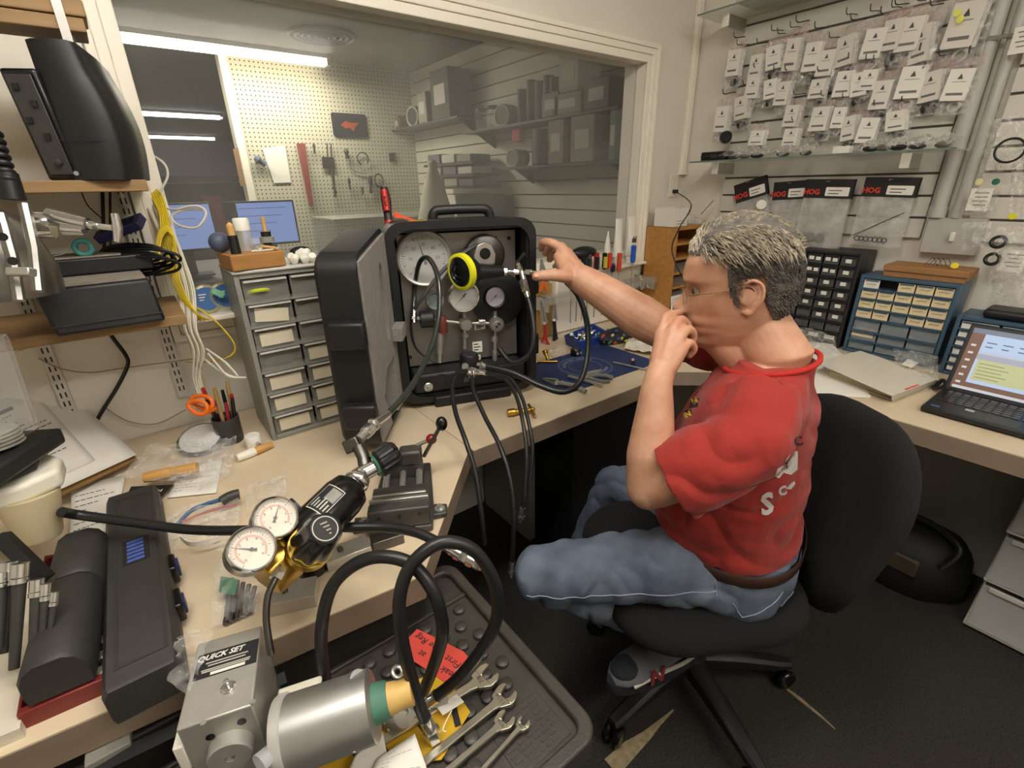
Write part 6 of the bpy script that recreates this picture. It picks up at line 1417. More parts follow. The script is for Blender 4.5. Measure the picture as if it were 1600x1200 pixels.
MB().tube(spline([G(706, 1110, wz+.014), G(698, 1125, wz+.014), G(692, 1140, wz+.012), G(697, 1143, wz+.012)], 5), .0009, 5).build('string', m_paper, t, world=True)
# ---- hoses looping over the cart
hose('hose_loop', 'thick black hose rising from behind the aluminium cylinder and arching left', [D(512, 1085, .71), D(505, 1040, .70), D(502, 985, .69), D(515, 925, .68), D(545, 888, .67), D(590, 870, .66), D(640, 880, .655), D(675, 920, .65), D(690, 965, .66), D(690, 1000, .68), D(676, 1045, .71), D(662, 1080, .735)], .0092)
hose('hose_loop', 'thick black hose loop coming down to the steel elbow on the cart', [D(668, 1130, .70), D(655, 1100, .685), D(640, 1050, .665), D(627, 990, .645), D(625, 930, .635), D(645, 880, .635), D(690, 848, .645), D(740, 860, .66), D(772, 910, .68), D(776, 965, .70), D(755, 1010, .72), D(715, 1060, .74), D(675, 1093, .755)], .0092, (((.026, .0098, 14), (.020, .0125, 6)), ((.022, .010, 14),)))
cp = thing('quick_coupler', 'chrome hose coupler hanging at the end of the supply hose', 'coupler', D(720, 868, .79))
for k, (u0, u1, r_, n_) in enumerate(((0, .2, .0085, 14), (.2, .35, .0105, 6), (.35, .6, .009, 16), (.6, .7, .011, 16), (.7, 1, .0075, 14))):
    a, b = D(702, 858, .775), D(752, 885, .79); MB().cyl(a.lerp(b, u0), a.lerp(b, u1), r_, n=n_).build('coupler_segment', m_chr, cp, world=True, smooth=True)
# round steel fitting with tan stub, green cap
t = thing('round_fitting', 'round steel fitting with knurled rim lying beside the wrenches', 'fitting', G(630, 1115, CZ+.007))
c = G(632, 1112, CZ+.03); ax = (V((.35, -.55, .55))).normalized()
MB().lathe([(.020, -.03), (.026, -.024), (.026, -.004), (.022, .002), (.006, .003), (.005, -.004)], 28, c, ax).build('body', m_steel, t, world=True, smooth=40)
mb = MB(); q_ = frame_to(ax)
for k in range(14): a = 2*pi*k/14; p = c+q_ @ V((.0258*cos(a), .0258*sin(a), -.018)); mb.ball(p, .0028, 8, 6)
mb.build('knurl', m_steel, t, world=True, kind='stuff')
MB().tube([c+V((.01, .01, 0)), G(700, 1095, CZ+.02)], .010, 4).build('bar', m_chr, t, world=True)
MB().torus(G(621, 1050, CZ+.012), .0085, .004, (.3, -.4, .9), 18, 8).build('ring_nut', m_steel, label='small steel ring nut standing by the tan stub', cat='nut', smooth=True)
# ================================================================= aluminium tool: box with cylinder
QS = thing('grinding_tool', 'aluminium tool box with printed label plate, big silver cylinder and green tipped stub', 'machine', G(380, 1180, CZ))
A_, B_, C_ = G(409, 977, .80), G(309, 1006, .80), G(300, 1132, .80)
m_cast2 = M('sheet_aluminium', '#b9b6ae', .42, .55, noise=.06, ns=60)
ex = (A_-B_).normalized(); ey = (C_-B_); ey = (ey-ex*ey.dot(ex)).normalized(); ez = ex.cross(ey)
if ez.z > 0: ez = -ez
wq, hq = (A_-B_).length, (C_-B_).length*1.0
TQ = MX(((ex.x, ey.x, ez.x, B_.x), (ex.y, ey.y, ez.y, B_.y), (ex.z, ey.z, ez.z, B_.z), (0, 0, 0, 1)))   # x right, y towards the viewer, z down into the box
MB().bx(0, wq, 0, hq, .0, .172, TQ).build('housing', m_cast2, QS, world=True, bevel=.002)
def top(px, py):
    d = ray(px, py); n = ez; t = (B_-CAM).dot(n)/d.dot(n); return TQ.inverted() @ (CAM+d*t)
lc = top(355, 1031)
pl = MB().bx(lc.x-.038, lc.x+.038, lc.y-.021, lc.y+.019, -.0008, 0, TQ).build('label_plate', m_ink, QS, world=True)
TX = lambda y: WORLD[QS.name].inverted() @ TQ @ MX.Translation((lc.x, lc.y+y, -.001)) @ MX.Rotation(pi, 4, 'X')
text('QUICK SET', .0115, m_white, pl, TX(-.0125) @ MX.Translation((-.010, 0, 0)), 'plate_lettering', .0002, shear=.3, bold=.0003)
text('MILL & GRINDER', .0050, m_white, pl, TX(-.0135) @ MX.Translation((.026, 0, 0)), 'plate_lettering', .0002) if False else None
for k, (w_, y_) in enumerate(((.052, -.003), (.046, .0015), (.060, .0075), (.058, .0105))): MB().bx(lc.x-w_/2, lc.x+w_/2, lc.y+y_-.0009, lc.y+y_+.0009, -.0012, -.0007, TQ).build('plate_print', m_lgrey, pl, world=True)
MB().bx(lc.x-.018, lc.x+.024, lc.y+.013, lc.y+.0175, -.0012, -.0007, TQ).build('plate_print', m_white, pl, world=True)
for px, py in ((318, 1130), (395, 1097)): p = top(px, py); MB().lathe([(.0038, 0), (.0034, .0018), (.001, .002)], 14, TQ @ V((p.x, p.y, 0)), -ez).build('screw', m_steel, QS, world=True, smooth=True)
p = top(357, 1075); MB().lathe([(.0095, 0), (.0095, .0015), (.0065, .002), (.0065, .005), (.003, .005), (.003, .011), (.0036, .014), (.002, .016)], 18, TQ @ V((p.x, p.y, 0)), -ez).build('grease_nipple', m_brass if False else m_chr, QS, world=True, smooth=40)
fy = hq+.0006
for x_, z_ in ((.36, .030), (.80, .022)): MB().lathe([(.0052, 0), (.0052, .001)], 16, TQ @ V((wq*x_, hq, z_*1.0)), ey).build('face_hole', m_blkg, QS, world=True)
MB().lathe([(.026, 0), (.026, .016), (.024, .018), (.006, .018), (.006, .012)], 30, TQ @ V((wq*.58, hq, .056)), ey).build('boss', m_cast2, QS, world=True, smooth=40)
MB().bx(-.012, 0, hq*.2, hq, .03, .075, TQ).build('side_plate', m_white, QS, world=True, bevel=.002)
ya, yb = D(438, 1152, .63), D(585, 1100, .655)
MB().tube([ya, ya.lerp(yb, .98), yb], [.047, .046, .043], 44).build('cylinder', m_alu, QS, world=True, smooth=40)
ydir = (yb-ya).normalized()
MB().lathe([(.048, -.004), (.050, 0), (.050, .008), (.047, .010)], 40, ya+ydir*.004, ydir).build('plastic_collar', clear('milky_plastic', '#dcdad2', .5, .3), QS, world=True, smooth=True)
MB().bx(-.03, .03, -.004, .004, -.022, .022, axes(D(467, 1090, .67), ydir, V((0, 0, 1)))).build('guard_plate', M('ivory_plate', '#d7d2be', .5), QS, world=True, bevel=.003)
MB().tube([D(520, 1090, .665), D(557, 1062, .655), D(560, 1060, .652)], [.010, .013, .012], 14).build('cylinder_lug', m_alu, QS, world=True, smooth=True)
MB().lathe([(.007, 0), (.007, .002), (.0045, .003), (.0045, .006)], 16, yb.lerp(ya, .14)-UP*.030-FW*.030, (-FW*.6-UP*.6)).build('set_screw', m_steel, QS, world=True, smooth=40)
MB().tube([yb, yb+ydir*.012, yb+ydir*.020], [.026, .025, .023], 26).build('green_cap', M('green_cap', '#4e7c68', .6, noise=.1, ns=30), QS, world=True, smooth=True)
MB().tube([yb+ydir*.018, yb+ydir*.030, yb+ydir*.034, yb+ydir*.052], [.021, .020, .0185, .0185], 24).build('tan_stub', M('tan_stub', '#d8b268', .5, noise=.08, ns=40), QS, world=True, smooth=True)
MB().tube([D(405, 1195, .58), D(432, 1168, .60), D(440, 1210, .60)], .013, 12).build('clear_tube', clear('milky_tube', '#d8dbe0', .45, .25), QS, world=True, smooth=True)
# small air fitting at the lower left on the cart
t = thing('air_fitting', 'small chrome air fitting standing on the cart at lower left', 'fitting', G(255, 1195, CZ))
MB().tube([D(248, 1198, .80), D(254, 1180, .79)], .008, 12).build('base', m_chr, t, world=True, smooth=True); MB().tube([D(254, 1182, .79), D(262, 1158, .775)], [.004, .002], 10).build('stem', m_chr, t, world=True, smooth=True)
# slide rail under the bench front at left
t = thing('drawer_slide', 'black drawer slide with a steel bracket below the left bench front', 'slide', G(150, 1150, BZ-.06))
a, b = V((-.5, .69, BZ-.075)), V((.02, .640, BZ-.075)); MB().tube([a, b], .012, 4).build('rail', m_blk, t, world=True); MB().box((-.20, .672, BZ-.064), (.05, .03, .012)).build('bracket', m_grey, t, world=True, bevel=.002)
# ================================================================= right wall: slatwall panel, pipes, raceway
SX = XR-.020
ORD = ['first', 'second', 'third', 'fourth', 'fifth', 'sixth', 'seventh', 'eighth', 'ninth', 'tenth', 'eleventh', 'twelfth', 'thirteenth', 'fourteenth']
m_slat2 = M('white_slatboard', '#d6d2c6', .55, noise=.05, ns=5)
def slatpanel(y0, y1, z0, z1):
    t = thing('trim_2', None, None, (XR, (y0+y1)/2, z0), kind='structure')
    MB().bx(SX+.011, XR-.0005, y0, y1, z0, z1).build('backing_board', m_groove, t, world=True)
    z = 1.409-.0755*8
    while z < z1:
        a, b = max(z0, z+.004), min(z1, z+.0755-.004)
        if b-a > .01: MB().bx(SX, SX+.014, y0, y1, a, b).build('slat', m_slat2, t, world=True, bevel=.0012)
        z += .0755
slatpanel(.545, 1.36, 1.187, 2.30); slatpanel(-.9, .425, 1.187, 2.30)
m_pipe = M('grey_conduit', '#b9b7b0', .4, noise=.05, ns=10)
for y, r, lab in ((.512, .023, 'thicker painted conduit pipe running up the right wall'), (.457, .016, 'thinner painted conduit pipe running up the right wall')):
    t = thing('conduit_pipe', lab, 'pipe', (XR-.03, y, 1.27), group='conduit pipes')
    MB().cyl((XR-.032, y, 1.27), (XR-.032, y, 2.44), r, n=20).build('pipe', m_pipe, t, world=True, smooth=True); MB().cyl((XR-.032, y, 1.262), (XR-.032, y, 1.30), r*1.18, n=20).build('coupling', m_pipe, t, world=True, smooth=True)
MB().tube([(XR-.055, .43, 1.79), (XR-.058, .55, 1.80)], .006, 8).build('pipe_clamp', m_steel, label='small clamp bar across both conduit pipes', cat='clamp', smooth=True)
t = thing('switch_box', 'grey light switch box under the conduit pipes', 'switch', (XR-.04, .43, 1.14))
MB().bx(XR-.045, XR-.0005, .370, .530, 1.14, 1.262).build('box', m_pipe, t, world=True, bevel=.003)
MB().bx(XR-.060, XR-.045, .44, .452, 1.185, 1.215).build('toggle', m_white, t, world=True, bevel=.002)
t = thing('cable_raceway', 'white plastic cable raceway running up the back wall beside the corner', 'raceway', (2.33, YB-.01, 1.40))
MB().bx(2.305, 2.34, YB-.022, YB-.0005, 1.44, 2.44).build('cover', m_trim, t, world=True, bevel=.003)
MB().bx(2.30, 2.345, YB-.026, YB-.0005, 1.43, 1.442).build('end_cap', m_trim, t, world=True)
t = thing('wall_outlet', 'ivory wall outlet with a black plug beside the corner', 'outlet', (2.26, YB-.005, 1.30))
MB().bx(2.235, 2.300, YB-.006, YB-.0005, 1.325, 1.43).build('plate', m_trim, t, world=True, bevel=.002)
for z in (1.40, 1.355): MB().bx(2.252, 2.283, YB-.008, YB-.006, z-.014, z+.014).build('socket', m_white, t, world=True, bevel=.003)
MB().box((2.268, YB-.020, 1.352), (.022, .024, .018)).build('plug', m_blk, t, world=True, bevel=.004)
cable('charger_cord', 'thin black charger cord hanging from the wall outlet', [V((2.275, YB-.03, 1.345)), D(1080, 320, 1.95), D(1062, 355, 1.92), D(1050, 385, 1.90), D(1055, 410, 1.88), D(1065, 430, 1.86)], .0028, m_bw, 'cord')
# ---- glass shelves
m_gl = clear('shelf_glass', '#cfd8cf', .16, .05); m_gle = M('glass_edge', '#6e7f74', .2)
def gshelf(z, y0, y1, x0, lab):
    t = thing('glass_shelf', lab, 'shelf', (x0, (y0+y1)/2, z), group='glass wall shelves')
    MB().bx(x0+.001, SX-.001, y0, y1, z-.006, z).build('glass', m_gl, t, world=True); MB().bx(x0-.001, x0+.001, y0, y1, z-.006, z).build('front_edge', m_gle, t, world=True)
    for y in (y1-.10, y0+.14):
        MB().bx(x0+.06, SX, y-.004, y+.004, z-.055, z-.008).build('bracket', m_steel, t, world=True); MB().bx(x0+.055, x0+.060, y-.014, y+.014, z-.055, z-.008).build('bracket_front', m_white, t, world=True)
gshelf(1.482, .47, 1.42, 2.12, 'lower glass wall shelf with a dark plastic case at its end')
gshelf(2.045, .60, 1.46, 2.12, 'upper glass wall shelf at the top edge')
MB().bx(2.13, 2.30, .95, 1.30, 2.046, 2.10).build('storage_box', m_lgrey, label='pale box on the upper glass shelf', cat='box', bevel=.004)
# ---- carded bags on hooks
m_pink = clear('pink_zip_film', '#d9a89c', .20, .3)
m_film = clear('crinkled_film', '#efece6', .20, .10, .20, 70)
def make_bag(w, h, dark, seed):
    """bag hanging from its hook at the origin; local x = along the wall (to the left in view), z down from 0, y out into the room"""
    t = thing('parts_bag', 'x', 'bag', (0, 0, 0))
    rr = random.Random(seed)
    MB().tube(spline([(0, -.06, .018), (0, -.005, .014), (0, .05, .006), (0, .062, .022)], 4), .0018, 6).build('hook', m_dsteel, t, smooth=True)
    def f(u, v, side):
        x = (u-.5)*w; z = -v*h; th = .013*sin(pi*min(1, max(0, u)))*(.25+.95*v)*(1-.5*max(0, v-.85)/.15)
        return (x, .030+side*th+.005*NZ.noise(V((u*4, v*4, seed*3.3))), z-.004)
    for sd in (-1, 1): MB().grid(lambda u, v: f(u, v, sd), 8, 10).build('film', m_film, t, smooth=True)
    MB().grid(lambda u, v: (f(u, v*.16, 1)[0], f(u, v*.16, 1)[1]+.001, f(u, v*.16, 1)[2]), 5, 2).build('zip_strip', m_pink, t, smooth=True)
    cw, chh = w*.72, h*.56; cz0 = -h*.22; ty = rr.uniform(-.12, .12)
    C = MX.Translation((rr.uniform(-.006, .006), .0475, cz0-chh/2)) @ MX.Rotation(ty, 4, 'Y') @ MX.Rotation(rr.uniform(-.1, .1), 4, 'Z')
    cd_ = MB().bx(-cw/2, cw/2, -.0005, .0005, -chh/2, chh/2, C).build('card', m_paper, t)
    MB().prism([(-.006, -.005), (.006, -.005), (.002, .004), (0, .009), (-.003, .003)], .0006, .001, C @ MX.Translation((0, 0, chh*.24)) @ MX(((1, 0, 0, 0), (0, 0, 1, 0), (0, 1, 0, 0), (0, 0, 0, 1)))).build('card_logo', M('logo_grey', '#55524e', .8), cd_)
    MB().bx(-cw*.28, cw*.28, .0006, .001, chh*.085, chh*.105, C).build('card_print', m_grey, cd_)
    MB().bx(-cw*.34, cw*.34, .0006, .001, -chh*.33, -chh*.25, C).build('barcode', M('barcode_grey', '#7a7873', .8), cd_)
    for k in range(3): MB().bx(-cw/2+.003, cw/2, -.0005, .0005, -chh/2, chh/2, C @ MX.Translation((-.002*(k+1), -.006*(k+1), 0)) @ MX.Rotation(.05*(k+1), 4, 'Z')).build('back_card', m_paper, t)
    if dark: 
        for k in range(3): MB().ball((rr.uniform(-w*.22, w*.22), .030, -h*(.86+.03*k)), (w*.16, .011, .012), 10, 8).build('part', M('dark_part', '#2b2c2f', .4), t, smooth=True)
    else: MB().torus((0, .032, -h*.88), .013, .003, (.2, 1, .3), 16, 6).build('part', M('pale_part', '#c9c6bf', .4), t, smooth=True)
    return t
rot0 = (0, 0, radians(90))            # bag faces into the room (-x)
rows = {'top': [(1152, 62, .075, .15), (1190, 70, .07, .13), (1216, 56, .07, .13), (1252, 38, .07, .17), (1275, 48, .07, .15), (1300, 62, .07, .13), (1338, 34, .075, .15), (1378, 25, .075, .14), (1408, 10, .075, .14), (1436, 5, .08, .15), (1462, 12, .07, .17), (1536, -30, .10, .19)],
        'middle': [(1182, 108, .07, .12), (1208, 112, .06, .11), (1234, 112, .07, .13), (1284, 112, .07, .10), (1326, 95, .07, .13), (1348, 98, .06, .12), (1366, 96, .06, .10), (1386, 108, .07, .14), (1430, 84, .085, .15), (1476, 90, .075, .14), (1508, 88, .075, .14)],
        'bottom': [(1135, 150, .08, .16), (1168, 135, .08, .14), (1248, 150, .07, .12), (1288, 152, .08, .13), (1314, 155, .05, .11), (1340, 165, .06, .13), (1366, 168, .07, .13), (1184, 195, .075, .09), (1242, 190, .07, .10), (1410, 160, .07, .10)]}
protos = {}
for rn, lst in rows.items():
    for k, (px, py, w_, h_) in enumerate(lst):
        p = WX(px, py, SX-.055); key = (k*7+len(rn)) % 4; lab = 'carded clear parts bag on a wall hook, %s from the left in the %s row' % (ORD[k], rn)
        if rn == 'bottom' and k == 3: lab = 'clear parts bag holding black knobs in the bottom row of hooks'
        loc = (SX-.012, p.y, p.z); sc = (w_/.075*1.18, 1.1, h_/.145*1.15); rz_ = (0, 0, radians(90+random.uniform(-14, 14)))
        if key not in protos:
            b = make_bag(.075, .145, key in (1, 3), key+1); protos[key] = b; b.location = loc; b['label'] = lab; b['group'] = 'carded bags on the slatwall'; b.rotation_euler = rz_
        else: b = dup(protos[key], loc, rot=rz_, label=lab, group='carded bags on the slatwall')
        b.scale = sc
# empty hooks above the top row
for k, px in enumerate((1160, 1214, 1243, 1330, 1367, 1400)):
    p = WX(px, (72, 50, 45, 25, 20, 14)[k], SX-.05)
    MB().tube(spline([p+V((.05, 0, .012)), p+V((.01, 0, .008)), p+V((-.04, 0, 0)), p+V((-.05, 0, .018))], 4), .0018, 6).build('wall_hook', m_dsteel, label='bare wire hook over the top row of bags, %s from the left' % ORD[k], cat='hook', group='bare wire hooks', smooth=True)
# ---- bags with black header card and red lettering
m_hred = M('red_print', '#d83a2c', .6)
def hog(pxl, pxr, pyt, pyb, pybag, lab, off, tilt=0., bits=0):
    a, b = WX(pxl, (pyt+pyb)/2, SX-off), WX(pxr, (pyt+pyb)/2, SX-off); zt = WX((pxl+pxr)/2, pyt, SX-off).z; zb = WX((pxl+pxr)/2, pyb, SX-off).z; zl = WX((pxl+pxr)/2, pybag, SX-off).z
    w_ = a.y-b.y; h_ = zt-zb; c = V((SX-off, (a.y+b.y)/2, zt)); t = thing('header_bag', lab, 'bag', c, radians(-90), group='bags with black header cards')   # local x = -y world (right in view), y = +x world(into the wall)
    T = MX.Rotation(-tilt, 4, 'Y')
    for k in range(3): MB().bx(-w_/2, w_/2, -.003+.008*k, -.001+.008*k, -h_, 0, T).build('header_card', M('black_card', '#1d1c1c', .6), t)
    MB().tube([T @ V((0, -.03, -.008)), T @ V((0, .035, -.006))], .002, 6).build('hook', m_steel, t, smooth=True)
    text('HOG', h_*.38, m_hred, t, T @ axes((-w_*.33, -.0035, -h_*.68), (1, 0, 0), (0, 0, 1)), 'red_lettering', .0003, bold=.0009)
    lb = MB().prism(rrect(w_*.48, h_*.46, .004, 3), 0, .0006, T @ axes((w_*.20, -.0034, -h_*.64), (1, 0, 0), (0, 0, 1))).build('white_label', m_paper, t)
    for k in range(2): MB().bx(w_*.02, w_*(.30-.06*k), -.0046, -.0041, -h_*(.58+.16*k)-.0016, -h_*(.58+.16*k)+.0012, T).build('label_print', m_ink, lb)
    H_ = zb-zl
    for sd in (0, 1): MB().grid(lambda u, v: T @ V(((u-.5)*w_*.97, (-.004 if sd else .016)+(-.010 if sd else .008)*sin(pi*u)*sin(pi*min(1, v*1.1))+.003*NZ.noise(V((u*6, v*5, sd+off*40))), -h_-v*H_)), 10, 8).build('film', clear('grey_film', '#dad7d2', .42, .12, .16, 18), t, smooth=True)
    rr = random.Random(int(pxl))
    for k in range(bits):
        if bits > 4: MB().torus(T @ V((-w_*.32+w_*.62*k/bits, -.019, -h_-H_*.86)), .0075+.002*rr.random(), .0014, (0, 1, .1), 16, 6).build('o_ring', m_rub, t, smooth=True)
        else: MB().lathe([(.016, 0), (.016, .003)], 20, T @ V((-w_*.3+w_*.2*k, -.020, -h_-H_*.78)), (0, 1, 0)).build('disc', m_grey, t)
    if bits > 4:
        MB().tube([T @ V((-w_*.40, -.018, -h_-H_*.80)), T @ V((w_*.42, -.018, -h_-H_*.28))], .0016, 6).build('pin', m_ink, t); MB().tube([T @ V((-w_*.34, -.004, -h_-H_*.2)), T @ V((-w_*.05, -.006, -h_-H_*.5))], .0012, 6).build('pin', m_ink, t)
hog(1145, 1194, 282, 312, 352, 'leftmost small black header bag, tilted on its hook', .05, .30)
hog(1208, 1262, 283, 312, 372, 'second black header bag partly behind its neighbour', .06, .06)
hog(1258, 1334, 280, 310, 388, 'third black header bag holding grey discs', .09, -.02, 3)
hog(1350, 1436, 277, 308, 386, 'rightmost black header bag holding small o-rings', .07, -.03, 7)
t = thing('thread_spool', 'small white and red spool hanging by the black header bags', 'spool', WX(1190, 320, SX-.06))
ax = V((-.9, -.35, .1)).normalized(); MB().lathe([(.006, .014), (.020, .014), (.020, .010), (.012, .008), (.012, -.008), (.020, -.010), (.020, -.014), (.006, -.014)], 24, (0, 0, 0), ax).build('spool', m_white, t, smooth=40); MB().lathe([(.0165, -.008), (.0165, .008)], 24, (0, 0, 0), ax, False).build('thread', M('dark_red_thread', '#7d2a26', .7), t, smooth=True)
# things on the lower glass shelf
t = thing('hard_case', 'small dark plastic case at the left end of the lower glass shelf', 'case', (2.18, 1.33, 1.4825))
MB().bx(-.035, .05, -.065, .05, 0, .036).build('case', m_blk, t, bevel=.004); MB().bx(-.036, .051, -.066, .051, .017, .020).build('seam', m_dk, t); MB().bx(-.040, -.034, -.03, .0, .010, .026).build('latch', m_dk, t)
for k, (px, py) in enumerate(((1148, 243), (1165, 245), (1185, 240), (1262, 232), (1385, 214), (1410, 210), (1440, 210), (1480, 208), (1365, 222), (1225, 240))):
    p = WX(px, py, 2.20); rr = random.Random(k)
    bag('crumpled clear bag on the lower glass shelf, %s from the left' % ORD[k], [V((2.13, p.y+.035, 1.486)), V((2.13, p.y-.035, 1.486)), V((2.30, p.y-.035, 1.50)), V((2.30, p.y+.035, 1.50))], .022, 20+k, m_film, nu=8)
    MB().ball((0, 0, 0), (.026, .018+.008*rr.random(), .010), 12, 8, MX.Translation((2.19, p.y, 1.494)) @ MX.Rotation(k, 4, 'Z')).build('rubber_part', M('grey_part_%d' % (k % 3), ('#4a4a4b', '#77746c', '#2a2b2d')[k % 3], .5), label='small rubber part on the lower glass shelf, %s from the left' % ORD[k], cat='part', group='parts on the glass shelf', smooth=True)
MB().bx(2.125, 2.16, WX(1328, 234, 2.13).y, WX(1302, 234, 2.13).y, 1.4825, 1.506).build('price_block', m_white, label='small white block with a hole on the lower glass shelf', cat='block', bevel=.001)
t = thing('hand_wheel', 'black round knob in a clear wrapper above the lower glass shelf', 'knob', WX(1134, 215, SX-.08)); MB().lathe([(.024, -.012), (.026, -.008), (.026, .010), (.022, .014)], 24, (0, 0, 0), (-.8, -.5, .3)).build('knob', m_blkg, t, smooth=True)
# ---- right of the pipes: loose hanging bags
bagsR = [([(1530, 275), (1600, 262), (1600, 175), (1545, 190)], 'shiny clear bag with a black ring right of the pipes', .05, 40), ([(1500, 335), (1545, 340), (1565, 300), (1520, 292)], 'small clear bag with a printed card right of the pipes', .04, 41), ([(1540, 470), (1605, 480), (1605, 350), (1560, 355)], 'large clear bag with dark clamps at the right edge', .06, 42), ([(1505, 392), (1545, 385), (1550, 345), (1505, 348)], 'clear bag hung over the switch box', .07, 43), ([(1575, 330), (1605, 345), (1605, 230), (1580, 260)], 'narrow shiny bag at the right edge', .05, 44)]
for c4, lab, off, sd in bagsR:
    t = bag(lab, [WX(px, py, SX-off) for px, py in c4], .016, sd, m_film)
p = WX(1578, 235, SX-.085); MB().torus(p, .034, .0035, (-1, -.2, .1), 28, 8).build('black_ring', m_rub, label='large black ring inside the shiny bag right of the pipes', cat='ring', smooth=True)
for (px, py, sx_, sy_) in ((1530, 312, .055, .07), (1582, 408, .06, .07), (1598, 62, .05, .07)):
    p = WX(px, py, SX-.055); t = thing('part_card', {1530: 'printed card in the small bag under a green dot', 1582: 'pale card above the dark clamps', 1598: 'white card at the upper right edge'}[px], 'card', p)
    MB().bx(-.001, .001, -sx_/2, sx_/2, -sy_/2, sy_/2).build('card', m_paper, t)
    for k in range(4): MB().bx(-.0016, -.001, -sx_*.36, sx_*(.3-.1*(k % 2)), sy_*(.30-.18*k)-.002, sy_*(.30-.18*k)+.002).build('card_print', m_grey, t)
for px, py, col, lab in ((1556, 284, '#1f6b4c', 'green dot sticker above the printed card'), (1530, 284, '#e0dc9a', 'pale yellow dot sticker beside the green one'), (1582, 338, '#e3d92c', 'bright yellow dot sticker at right'), (1496, 20, '#f0ee6a', 'yellow tag on the top right bag'), (1500, 30, '#f0ee6a', 'lower yellow tag on the top right bag')):
    MB().lathe([(.010, 0), (.010, .001)], 20, WX(px, py, SX-.075), (-1, 0, 0)).build('dot_sticker', M('dot_'+col[1:], col, .6), label=lab, cat='sticker')
for dz, lab in ((0, 'upper dark hose clamp ring at the right edge'), (-.055, 'lower dark hose clamp ring at the right edge')):
    MB().torus(WX(1560, 378, SX-.07)+V((0, 0, dz)), .017, .0055, (-1, 0, .3), 24, 8).build('clamp_ring', m_rub, label=lab, cat='clamp', group='dark clamps in a bag', smooth=True)
# ================================================================= desk on the right
def TF(x, y, z): return MX.Translation((x, y, z)) @ MX.Rotation(radians(-90), 4, 'Z')      # cabinet front faces -x, local x runs to -y
m_bcab = M('black_cabinet', '#242424', .45, noise=.1, ns=20); m_sdrw = clear('smoke_drawer', '#5a5b5c', .72, .22); m_tag = M('white_tag', '#e8e6de', .7)
def bl_lab(r, c):
    if r in (5, 6) and c < 6 or r == 6: return None
    if r == 7: return [(.45, .55, .62, .40, 0, m_tag, None)]
    if c % 4 in (1, 2) and r in (0, 1) : return [(.30, .55, .30, .30, 0, m_tag, None), (.72, .52, .28, .30, 0, m_tag, None)]
    return [(.5, .50, .34, .32, 0, m_tag, None)]
drawer_cabinet('parts_cabinet', 'tall black cabinet of many small smoky drawers behind the man', 'drawer cabinet', TF(2.165, 1.17, BZ+.001), .51, .375, .155, 8, 8, m_bcab, m_sdrw, .006, m_bcab, bl_lab)
m_blcab = M('blue_cabinet', '#3f5b70', .45, noise=.08, ns=20); m_cream = M('cream_label', '#e6d3ab', .75, noise=.05, ns=30); m_cdw = clear('clear_blue_drawer', '#aab4ba', .40, .2)
def bb_lab(r, c):
    if r < 4:
        if (r, c) in ((3, 2), (0, 1)): return None
        return [(.5, .48, .92, .80, 0, m_tag if (r, c) == (0, 0) else m_cream, None)]
    if r == 5 and c == 0: return [(.45, .7, .8, .5, 0, m_cream, None)]
    return None
T = TF(2.155, .645, BZ+.001)
BC_ = drawer_cabinet('parts_cabinet', 'blue cabinet of cream labelled drawers with a cardboard box on top', 'drawer cabinet', T, .292, .300, .15, 5, 7, m_blcab, m_cdw, .004, m_blcab, bb_lab, wide=[5, 5, 5, 5, 3, 3, 3], skip=((0, 1),), rowh=[1, 1, 1, 1, 1.35, 1.0, 1.0])
k = 0
for r in range(4):
    for c in range(5):
        if (r, c) in ((3, 2), (0, 1)): continue
        cw = (.292-.024)/5; hsum = 4+1.35+2; rh = (.3-.024)/hsum
        rs_ = random.Random(r*7+c); x0_ = .012+cw*(c+.5); z0_ = .3-.012-rh*(r+.52)
        MB().tube([(x0_-.015+.0026*q+rs_.uniform(-.0008, .0008), .0042, z0_+(.004 if q % 2 else -.004)*rs_.uniform(.2, 1)) for q in range(12)], .0006, 4).build('handwriting', m_ink, BC_)
MB().ball((0, 0, 0), (.040, .010, .012), 12, 8, MX.Translation((.055, .030, .088))).build('gasket_heap', M('tan_heap', '#b9ab83', .7, noise=.4, ns=90), BC_, smooth=True)
def b2_lab(r, c): return [(.5, .5, .90, .78, .03*((r+c) % 3-1), m_tag, None)]
drawer_cabinet('parts_cabinet', 'second blue cabinet behind the laptop with white labelled drawers', 'drawer cabinet', TF(2.135, .335, BZ+.001), .42, .205, .16, 4, 6, m_blcab, m_cdw, .004, m_blcab, b2_lab)
t = thing('cardboard_box', 'flat brown cardboard box on the blue cabinet', 'box', (2.23, .50, BZ+.302))
m_kraft = M('kraft_card', '#a3774a', .8, noise=.1, ns=12)
MB().bx(2.185, 2.32, .355, .585, BZ+.302, BZ+.335).build('tray', m_kraft, t, world=True); MB().bx(2.180, 2.322, .350, .590, BZ+.320, BZ+.342).build('lid', m_kraft, t, world=True, bevel=.003)
t = thing('coin_cell_tag', 'yellow round tag with thin wires on the cardboard box', 'tag', (2.22, .40, BZ+.343)); MB().lathe([(.011, 0), (.011, .003)], 20, (0, 0, .010), (-.8, -.2, .5)).build('tag', m_yel, t)
for k in range(4): MB().tube(spline([(.01, .01+.012*k, .002), (.0, .02+.014*k, .03), (.01, .04+.01*k, .026), (.02, .05+.012*k, .002)], 5), .0009, 5).build('wire', m_ink, t, smooth=True)
t = thing('camera_pouch', 'black zipped pouch on the second blue cabinet', 'pouch', (2.20, .15, BZ+.207)); MB().bx(-.05, .06, -.20, .13, 0, .030).build('pouch', m_blk, t, bevel=.012, seg=3); MB().bx(-.055, .0, -.02, .03, .028, .040).build('flap', m_blk, t, bevel=.004)
